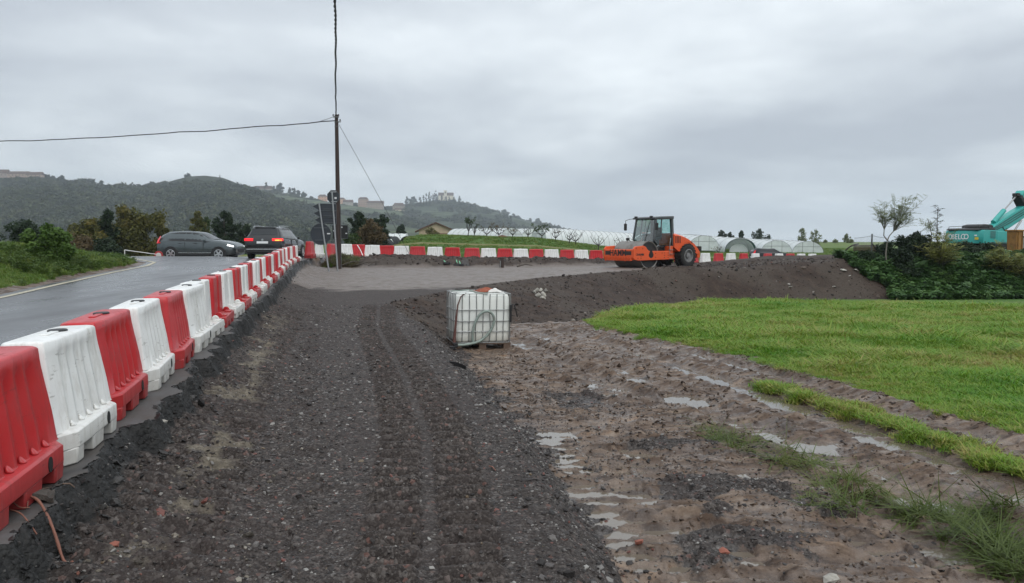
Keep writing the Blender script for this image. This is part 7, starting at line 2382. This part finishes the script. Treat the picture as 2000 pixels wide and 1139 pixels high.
# ivy and nettles on the right bank
L_IVY = leafmat('bank_leaves', [(.28, (.018, .050, .014)), (.5, (.052, .115, .028)), (.66, (.11, .19, .052)), (.82, (.20, .28, .10))], .9, .4)
IVY = [weed('ivy_sprig', L_IVY, 100 + q, 26, .15, .26) for q in range(5)]
n = 90000; x = RNG.uniform(14, 44, n); y = RNG.uniform(33.5, 52, n)
h, m = ground(x, y)
u_ = x / y
edge_ = .512 + .045 * fbm(x * .7, y * .7, 4, 96) - .055 * sm((y - 41.2) / 3.6)
keep = (u_ > edge_) & (u_ < .80) & ((m['dT'] < .6 + .5 * fbm(x, y, 2, 97)) & (y < 50))
x, y, h = x[keep], y[keep], h[keep]; n = len(x)
s = RNG.uniform(.6, 1.5, n)
lift = .30 * np.clip(fbm(x * .5, y * .5, 3, 98) + .3, 0, 1)
scatter('ivy', np.stack([x, y, h + lift * RNG.random(n)], -1), rnd_rot(n, .3), s[:, None] * np.ones(3), IVY)
# woods on the hills
def blob(name, mt, seed):
    rg = np.random.default_rng(seed)
    C = rg.normal(size=(9, 3)) * .45; C[:, 2] = np.abs(C[:, 2]) * .9 + .4
    V, Q = leaf_cloud(170, C, np.full(9, .45), .26, rg, .9)
    return np_mesh(name, V, Q, mt)


WOODM = [leafmat('wood_leaves', [(.3, (.008, .013, .009)), (.5, (.020, .029, .016)), (.75, (.055, .058, .028))], .012, .8, .1), leafmat('wood_leaves_pale', [(.3, (.030, .038, .018)), (.55, (.062, .072, .032)), (.8, (.10, .092, .044))], .02, .8, .1)]
BLOBS = [blob('wood_tree', WOODM[0], q) for q in range(5)] + [blob('wood_tree', WOODM[1], 9)]
for i, nb in ((0, 15000), (1, 6500), (2, 4500)):
    rdg = RIDGES[i]; dc = rdg[1]; pr_ = rdg[2]
    uu = RNG.uniform((max(pr_[0][0], -60) - 1000) / F, (pr_[-1][0] - 1000) / F, nb); dd = RNG.uniform(dc * .46, dc, nb)
    z = hill_h(rdg, uu, dd); x = uu * dd
    dens = fbm(x / 130, dd / 130, 4, 99 + i)
    tt = (dd - dc * .42) / (dc * .58)
    px = 1000 + uu * F
    open_top = (np.abs(px - 405) < 75) & (tt > .72) if i == 0 else np.zeros(nb, bool)
    keep = (z > 1) & (dens > (-.45, .22, .05)[i]) & ~open_top & (tt < .955)
    x, dd, z = x[keep], dd[keep], z[keep]; n = len(x)
    s = RNG.uniform(3.5, 9.5, n) * (1.0 if i < 2 else 1.15) * (1 - .6 * np.clip((tt[keep] - .72) / .22, 0, 1))
    scatter('woods', np.stack([x, dd, z - s * .25], -1), np.stack([np.zeros(n), np.zeros(n), RNG.uniform(0, 6.28, n)], -1), np.stack([s, s, s * RNG.uniform(.6, .95, n)], -1), BLOBS)
# ================================================================== SMALL THINGS
def rock(px, py, zg, s, label, mt, seed, name='stone', flat=.7, dz=0.0):
    g_ = G(px, py, zg)
    o = link(name, stone_mesh(name, mt, seed, flat)); o.location = (g_.x, g_.y, H(g_.x, g_.y) + s * .3 + dz); o.scale = (s * 1.3, s, s)
    o.rotation_euler = (random.uniform(-.3, .3), random.uniform(-.3, .3), random.uniform(0, 6))
    return tag(o, label, 'stone')


M_PALEST = simple('pale_stone', (.36, .34, .30), .8, 0, .25, 4, (.12, .10, .08), .5, .4)
M_BRICKST = simple('brick_fragment', (.26, .085, .055), .85, 0, .25, 5, (.10, .07, .06), .4, .3)
rock(277, 923, .10, .045, 'pale angular stone on the rubble below the cut asphalt', M_PALEST, 301)
rock(223, 1088, .03, .026, 'orange brick fragment on gravel near the lower left corner', M_BRICKST, 302, 'brick_fragment')
rock(318, 868, .06, .035, 'rounded grey stone higher on the rubble strip', M_PALEST, 303)
rock(1248, 1058, -.25, .030, 'orange brick fragment in the spilled gravel beside the muddy water', M_BRICKST, 304, 'brick_fragment')
rock(1415, 1077, -.25, .030, 'orange brick fragment on the dark gravel patch, nearer the mud', M_BRICKST, 305, 'brick_fragment')
rock(1128, 915, -.3, .05, 'brown clay lump at the toe of the gravel slope', M_MUDCLOD, 306)
rock(1623, 1135, -.24, .04, 'pale brown stone at the bottom edge of the mud', M_PALEST, 307)
for q, (px, py) in enumerate(((1048, 571), (1056, 568), (1062, 577), (1051, 580), (1060, 583), (1044, 574), (1067, 571))):
    d = 30; g_ = P(px, py, d)
    # march the view ray to the bank
    rr_ = ray(px, py); t_ = 15.0
    while t_ < 60 and CAM_H + rr_.z * t_ > H(rr_.x * t_, rr_.y * t_): t_ += .1
    o = link('stone', stone_mesh('stone', M_PALEST, 320 + q, .7)); s = .09 + .05 * random.random()
    o.location = (rr_.x * t_, rr_.y * t_, H(rr_.x * t_, rr_.y * t_) + .03); o.scale = (s * 1.3, s, s); o.rotation_euler = (random.random(), random.random(), random.random() * 6)
    tag(o, 'pale stone in the cluster on the bank above the water tank', 'stone', 'pale stones clustered on the bank')
for q, (px, py, sx, lab) in enumerate(((1647, 529, .27, 'flat pale slab highest on the dark bank by the shrubs'), (1672, 531, .22, 'flat pale slab right of the highest one under the shrubs'), (1543, 563, .16, 'white lump low on the dark bank'), (1628, 563, .13, 'small white lump on the dark bank near the ivy'), (1660, 541, .12, 'small white stone below the flat slabs'), (1541, 557, .10, 'little pale stone just above the white lump on the bank'))):
    rr_ = ray(px, py); t_ = 15.0
    while t_ < 70 and CAM_H + rr_.z * t_ > H(rr_.x * t_, rr_.y * t_): t_ += .1
    o = link('stone', stone_mesh('stone', M_PALEST, 340 + q, .5)); o.location = (rr_.x * t_, rr_.y * t_, H(rr_.x * t_, rr_.y * t_) + .04); o.scale = (sx, sx * .6, sx * .5); o.rotation_euler = (.3, .2, q)
    tag(o, lab, 'stone')
# torn roots in the cut at the lower left
M_ROOT = simple('pale_root', (.21, .088, .060), .75, 0, .25, 20, (.10, .06, .05), .5)
g0 = G(150, 1120, .03); rt = thing('tree_root', 'torn orange root sticking out of the cut below the nearest barrier', 'root', (g0.x, g0.y, H(g0.x, g0.y)))
def rp(px, py, lift):
    q = G(px, py, .06); return (q.x - g0.x, q.y - g0.y, H(q.x, q.y) + lift - H(g0.x, g0.y))


MB().tube(smooth_pts([rp(30, 1058, .05), rp(52, 1072, .05), rp(80, 1085, .045), rp(105, 1098, .035), rp(125, 1108, .025), rp(142, 1119, .01)], 4), [.003 + .0035 * math.sin(q * .13) + .001 * (q % 3) for q in range(21)], 7).build('main_root', M_ROOT, rt, 80)
for pts_, r_ in (([(35, 1065, .05), (38, 1048, .09), (52, 1038, .10)], .005), ([(30, 1058, .05), (22, 1045, .08), (14, 1036, .10)], .004), ([(26, 1086, .05), (42, 1097, .04), (62, 1098, .04)], .0035), ([(24, 1103, .04), (48, 1110, .03), (75, 1116, .02)], .004), ([(60, 1078, .05), (58, 1092, .03)], .003)):
    MB().tube(smooth_pts([rp(*q) for q in pts_], 4), r_, 5).build('side_root', M_ROOT, rt, 80)
# a slab of broken asphalt hanging from the edge
g_ = G(52, 1036, .16); sl = thing('asphalt_slab', 'broken grey-brown asphalt slab jutting from the road edge below the nearest barrier', 'asphalt slab', (g_.x, g_.y, H(g_.x, g_.y) + .02), .5)
M_ASLAB = simple('broken_asphalt', (.075, .064, .054), .9, 0, .4, 18, (.03, .028, .026), .7, .8)
mbs = MB(); ng = 14
V = []; Qd = []
for i in range(ng):
    for j in range(4):
        u = i / (ng - 1) - .5; w_ = (j - 1.5) * .045
        V.append((u * .26, w_ + .02 * math.sin(u * 9) + .01 * random.random(), .012 * random.random() + .012 * math.cos(u * 7)))
for i in range(ng - 1):
    for j in range(3): Qd.append((i * 4 + j, i * 4 + j + 1, (i + 1) * 4 + j + 1, (i + 1) * 4 + j))
o = mbs.add(V, Qd).build('slab', M_ASLAB, sl); sd_ = o.modifiers.new('thickness', 'SOLIDIFY'); sd_.thickness = .025
# black rubber strip at the toe of the lane slope
g_ = G(890, 757, -.35); rs = thing('rubber_strip', 'curved black rubber strip lying at the toe of the gravel slope', 'rubber strip', (g_.x, g_.y, H(g_.x, g_.y)))
mbr = MB(); arcp = [(-.16, .05, .05), (-.08, .01, .075), (0, -.02, .07), (.09, -.06, .05), (.15, -.11, .03)]
for a, b in zip(arcp[:-1], arcp[1:]):
    mbr.add([(a[0], a[1], a[2] - .055), (b[0], b[1], b[2] - .055), (b[0], b[1], b[2]), (a[0], a[1], a[2]), (a[0] - .01, a[1] + .02, a[2] - .055), (b[0] - .01, b[1] + .02, b[2] - .055), (b[0] - .01, b[1] + .02, b[2]), (a[0] - .01, a[1] + .02, a[2])], [(0, 1, 2, 3), (7, 6, 5, 4), (3, 2, 6, 7), (0, 4, 5, 1)])
mbr.build('strip', M_BLACKP, rs)
# twig on the gravel
for q, (px0, py0, px1, py1, zg, lab) in enumerate(((782, 1074, 800, 1063, 0, 'short pale twig on the gravel lane near the bottom edge'), (955, 912, 968, 922, 0, 'reddish twig lying on the gravel slope'), (125, 1018, 148, 1012, .1, 'pale straw lying in the dark cut near the roots'), (60, 980, 95, 966, .28, 'long pale straw lying under the nearest red barrier'))):
    a = G(px0, py0, zg); b = G(px1, py1, zg); a.z = H(a.x, a.y) + .015; b.z = H(b.x, b.y) + .02
    o = MB().tube([a, a.lerp(b, .5) + Vector((0, .01, .008)), b], [.004, .005, .003], 5).build('twig', M_PALLET if q != 1 else M_ROOT, None, 80); tag(o, lab, 'twig')
# green conduit ends, drain crate and stake in the heap before the far row
M_GCON = simple('green_conduit', (.16, .48, .28), .5, 0, .1, 10)
for px0, py0, px1, py1, lab in ((867, 509, 874.5, 526, 'leaning green conduit end, leftmost, in the soil before the far barriers'), (891.5, 508, 893.5, 525, 'upright green conduit end in the soil, middle one of three'), (897, 510, 900.5, 525, 'leaning green conduit end, rightmost, beside the grey grid crate')):
    a = P(px0, py0, 44.6); b = P(px1, py1, 44.3); b.z = H(b.x, b.y) - .1
    o = MB().tube([b, b.lerp(a, .5), a], .030, 8).build('conduit', M_GCON, None, 60); tag(o, lab, 'conduit')
for px, w, lab in ((873, .42, 'low black drain cover by the leftmost green conduit'), (896, .62, 'black drain box at the foot of the two green conduits')):
    q = P(px, 525, 44.1); zz = H(q.x, q.y)
    dbx = thing('drain_box', lab, 'drain box', (q.x, q.y, zz - .03))
    MB().box((-w / 2, -.14, 0), (w / 2, .14, .11)).build('box', M_BLACKP, dbx, bevel=.01); MB().box((-w / 2 + .03, -.11, .108), (w / 2 - .03, .11, .125)).build('lid', M_BLACKP, dbx)
q = P(911, 526, 44.2); zz = H(q.x, q.y)
crt = thing('grid_crate', 'grey plastic grid crate leaning in the soil before the far barriers', 'crate', (q.x, q.y, zz - .03), .12); crt.rotation_euler = (math.radians(-22), math.radians(-14), .12)
mc = MB()
for i in range(5): mc.box((-.18 + i * .085, -.02, 0), (-.158 + i * .085, .02, .42))
for i in range(6): mc.box((-.18, -.018, i * .08), (.182, .018, i * .08 + .022))
mc.build('grid', simple('grey_plastic', (.085, .088, .090), .6), crt)
q = P(980, 526, 44.0); zz = H(q.x, q.y)
stk = thing('stake', 'short dark square stake standing in the soil before the far barriers', 'stake', (q.x, q.y, zz - .1))
MB().box((-.13, -.11, 0), (.13, .11, P(980, 503, 44.0).z - zz + .1), taper=(.94, .94)).build('post', M_POLE, stk, bevel=.01)
MB().box((-.10, -.09, .0), (-.06, -.125, .5)).build('pale_strip', M_STEEL, stk)
# broken branches on the heap
for q, (px0, py0, px1, py1, r_, lab) in enumerate(((668, 519, 705, 517, .05, 'fallen branch on the soil heap right of the pole'), (690, 522, 742, 518, .04, 'long thin branch lying across the soil heap'), (720, 515, 738, 523, .035, 'short branch crossing the long thin one'), (1010, 520, 1040, 516, .05, 'broken branch on the soil right of the stake'))):
    a = P(px0, py0, 43.6); b = P(px1, py1, 44.2); a.z = H(a.x, a.y) + .08; b.z = H(b.x, b.y) + .12
    m_ = a.lerp(b, .55) + Vector((0, 0, .10))
    o = MB().tube([a, m_, b], [r_, r_ * .8, r_ * .4], 7).build('branch', M_BARK, None, 80); tag(o, lab, 'branch')
# white rod leaning on the red barrier
a = P(698, 479, 50.2); b = P(708.5, 499, 49.6)
o = MB().tube([a, a.lerp(b, .5) + Vector((.03, 0, 0)), b], .030, 6).build('rod', M_WHITE, None, 60); tag(o, 'thin white rod leaning on the red barrier right of the pole', 'rod')
# white rail and reflector at the left of the junction
RD = 40.0
t_ = thing('guard_rail', 'low white rail slanting across behind the road bend', 'rail', P(243, 500, RD))
o0 = Vector(t_.location)
MB().tube([P(243.5, 500, RD) - o0 - Vector((0, 0, .25)), P(243.5, 488, RD) - o0], .022, 8).build('post', M_WHITE, t_, 60)
MB().tube([P(243.5, 488.5, RD) - o0, P(306, 497, RD + .5) - o0], .020, 8).build('bar', M_WHITE, t_, 60)
q = P(310, 499, RD + .6); rf = thing('warning_disc', 'small red and white warning disc behind the tail of the grey car', 'warning disc', q)
MB().lathe([(.001, -.02), (.24, -.02), (.24, .02), (.001, .02)], 24, caps=False).build('disc', M_RED, rf, 40); MB().lathe([(.001, -.025), (.15, -.025), (.15, -.018), (.001, -.018)], 20, caps=False).build('disc_face', M_WHITE, rf, 40)
# stack of boards, netting on a post and the arched hoop at the end of the bank
WD = 48.5
q = P(1690, 500, WD); zz = H(q.x, q.y); ztp = P(1690, 478.5, WD).z
bs = thing('board_stack', 'stack of brown boards on the bank end before the green hill', 'board stack', (q.x, q.y, zz))
M_BOARDW = simple('brown_board', (.095, .068, .042), .85, 0, .35, 5, (.04, .03, .022), .5, .3)
nbd = 7
for i in range(nbd):
    z0 = (ztp - zz) * i / nbd
    MB().box((-.68 + random.uniform(-.03, .03), -.25, z0 + .012), (.68 + random.uniform(-.03, .03), .25, z0 + (ztp - zz) / nbd - .008)).build('board', M_BOARDW, bs)
MB().box((.68, -.3, 0), (.95, .3, ztp - zz - .05)).build('end_block', M_BARKD, bs, bevel=.02)
q = P(1702, 500, WD - .5); npz = H(q.x, q.y)
nt_o = thing('net_post', 'dark post holding a pale sagging net above the board stack', 'net', (q.x, q.y, npz))
ht = P(1702, 457, WD - .5).z - npz
MB().tube([(0, 0, -.1), (0, 0, ht)], .05, 8).build('post', M_GREYM, nt_o, 60)
MB().tube([(.03, 0, ht * .62), (.72, .05, .02)], .035, 6).build('brace', M_BARKD, nt_o, 60)
k = NT('pale_net'); k.set((.55, .57, .58), .7)
tr_ = k.n('ShaderNodeBsdfTransparent'); mx = k.n('ShaderNodeMixShader'); mx.inputs[0].default_value = .84; k.l(k.b.outputs[0], mx.inputs[1]); k.l(tr_.outputs[0], mx.inputs[2]); k.l(mx.outputs[0], k.out.inputs[0])
V = []; Qd = []; nx, nz = 22, 7
for i in range(nx):
    u = -1.12 + 2.1 * i / (nx - 1)
    sag = .16 * (1 - abs(u) / 1.12) ** 0 * math.sin(min(1, abs(u) / 1.05) * math.pi * .5)
    for j in range(nz):
        V.append((u * (1 + .12 * (1 - j / (nz - 1))), .03 * math.sin(u * 9 + j), (ztp - npz - .12) + (ht - .10 - sag - (ztp - npz - .12)) * j / (nz - 1)))
        if i and j: Qd.append(((i - 1) * nz + j - 1, i * nz + j - 1, i * nz + j, (i - 1) * nz + j))
MB().add(V, Qd).build('net', k.m, nt_o, 80)
MB().tube([V[i * nz + nz - 1] for i in range(nx)], .012, 5).build('net_cord', M_GREYM, nt_o, 80)
q0 = P(1650, 500, WD); hz0 = H(q0.x, q0.y)
ho = thing('tunnel_hoop', 'bent dark hoop arching from the ground to the board stack', 'hoop', (q0.x, q0.y, hz0))
pts_ = [P(px, py, WD) - Vector((q0.x, q0.y, hz0)) for px, py in ((1641, 504), (1648, 494), (1656, 485), (1666, 479), (1677, 476.5))]
MB().tube(smooth_pts(pts_, 4), .045, 7).build('hoop', M_BARKD, ho, 80)
V = []; Qd = []
pp = smooth_pts(pts_, 4)
for i, p_ in enumerate(pp):
    for j in range(4):
        V.append((p_.x + j * .12, p_.y + j * .35, p_.z * (1 - .05 * j)))
        if i and j: Qd.append(((i - 1) * 4 + j - 1, i * 4 + j - 1, i * 4 + j, (i - 1) * 4 + j))
MB().add(V, Qd).build('hoop_net', k.m, ho, 80)
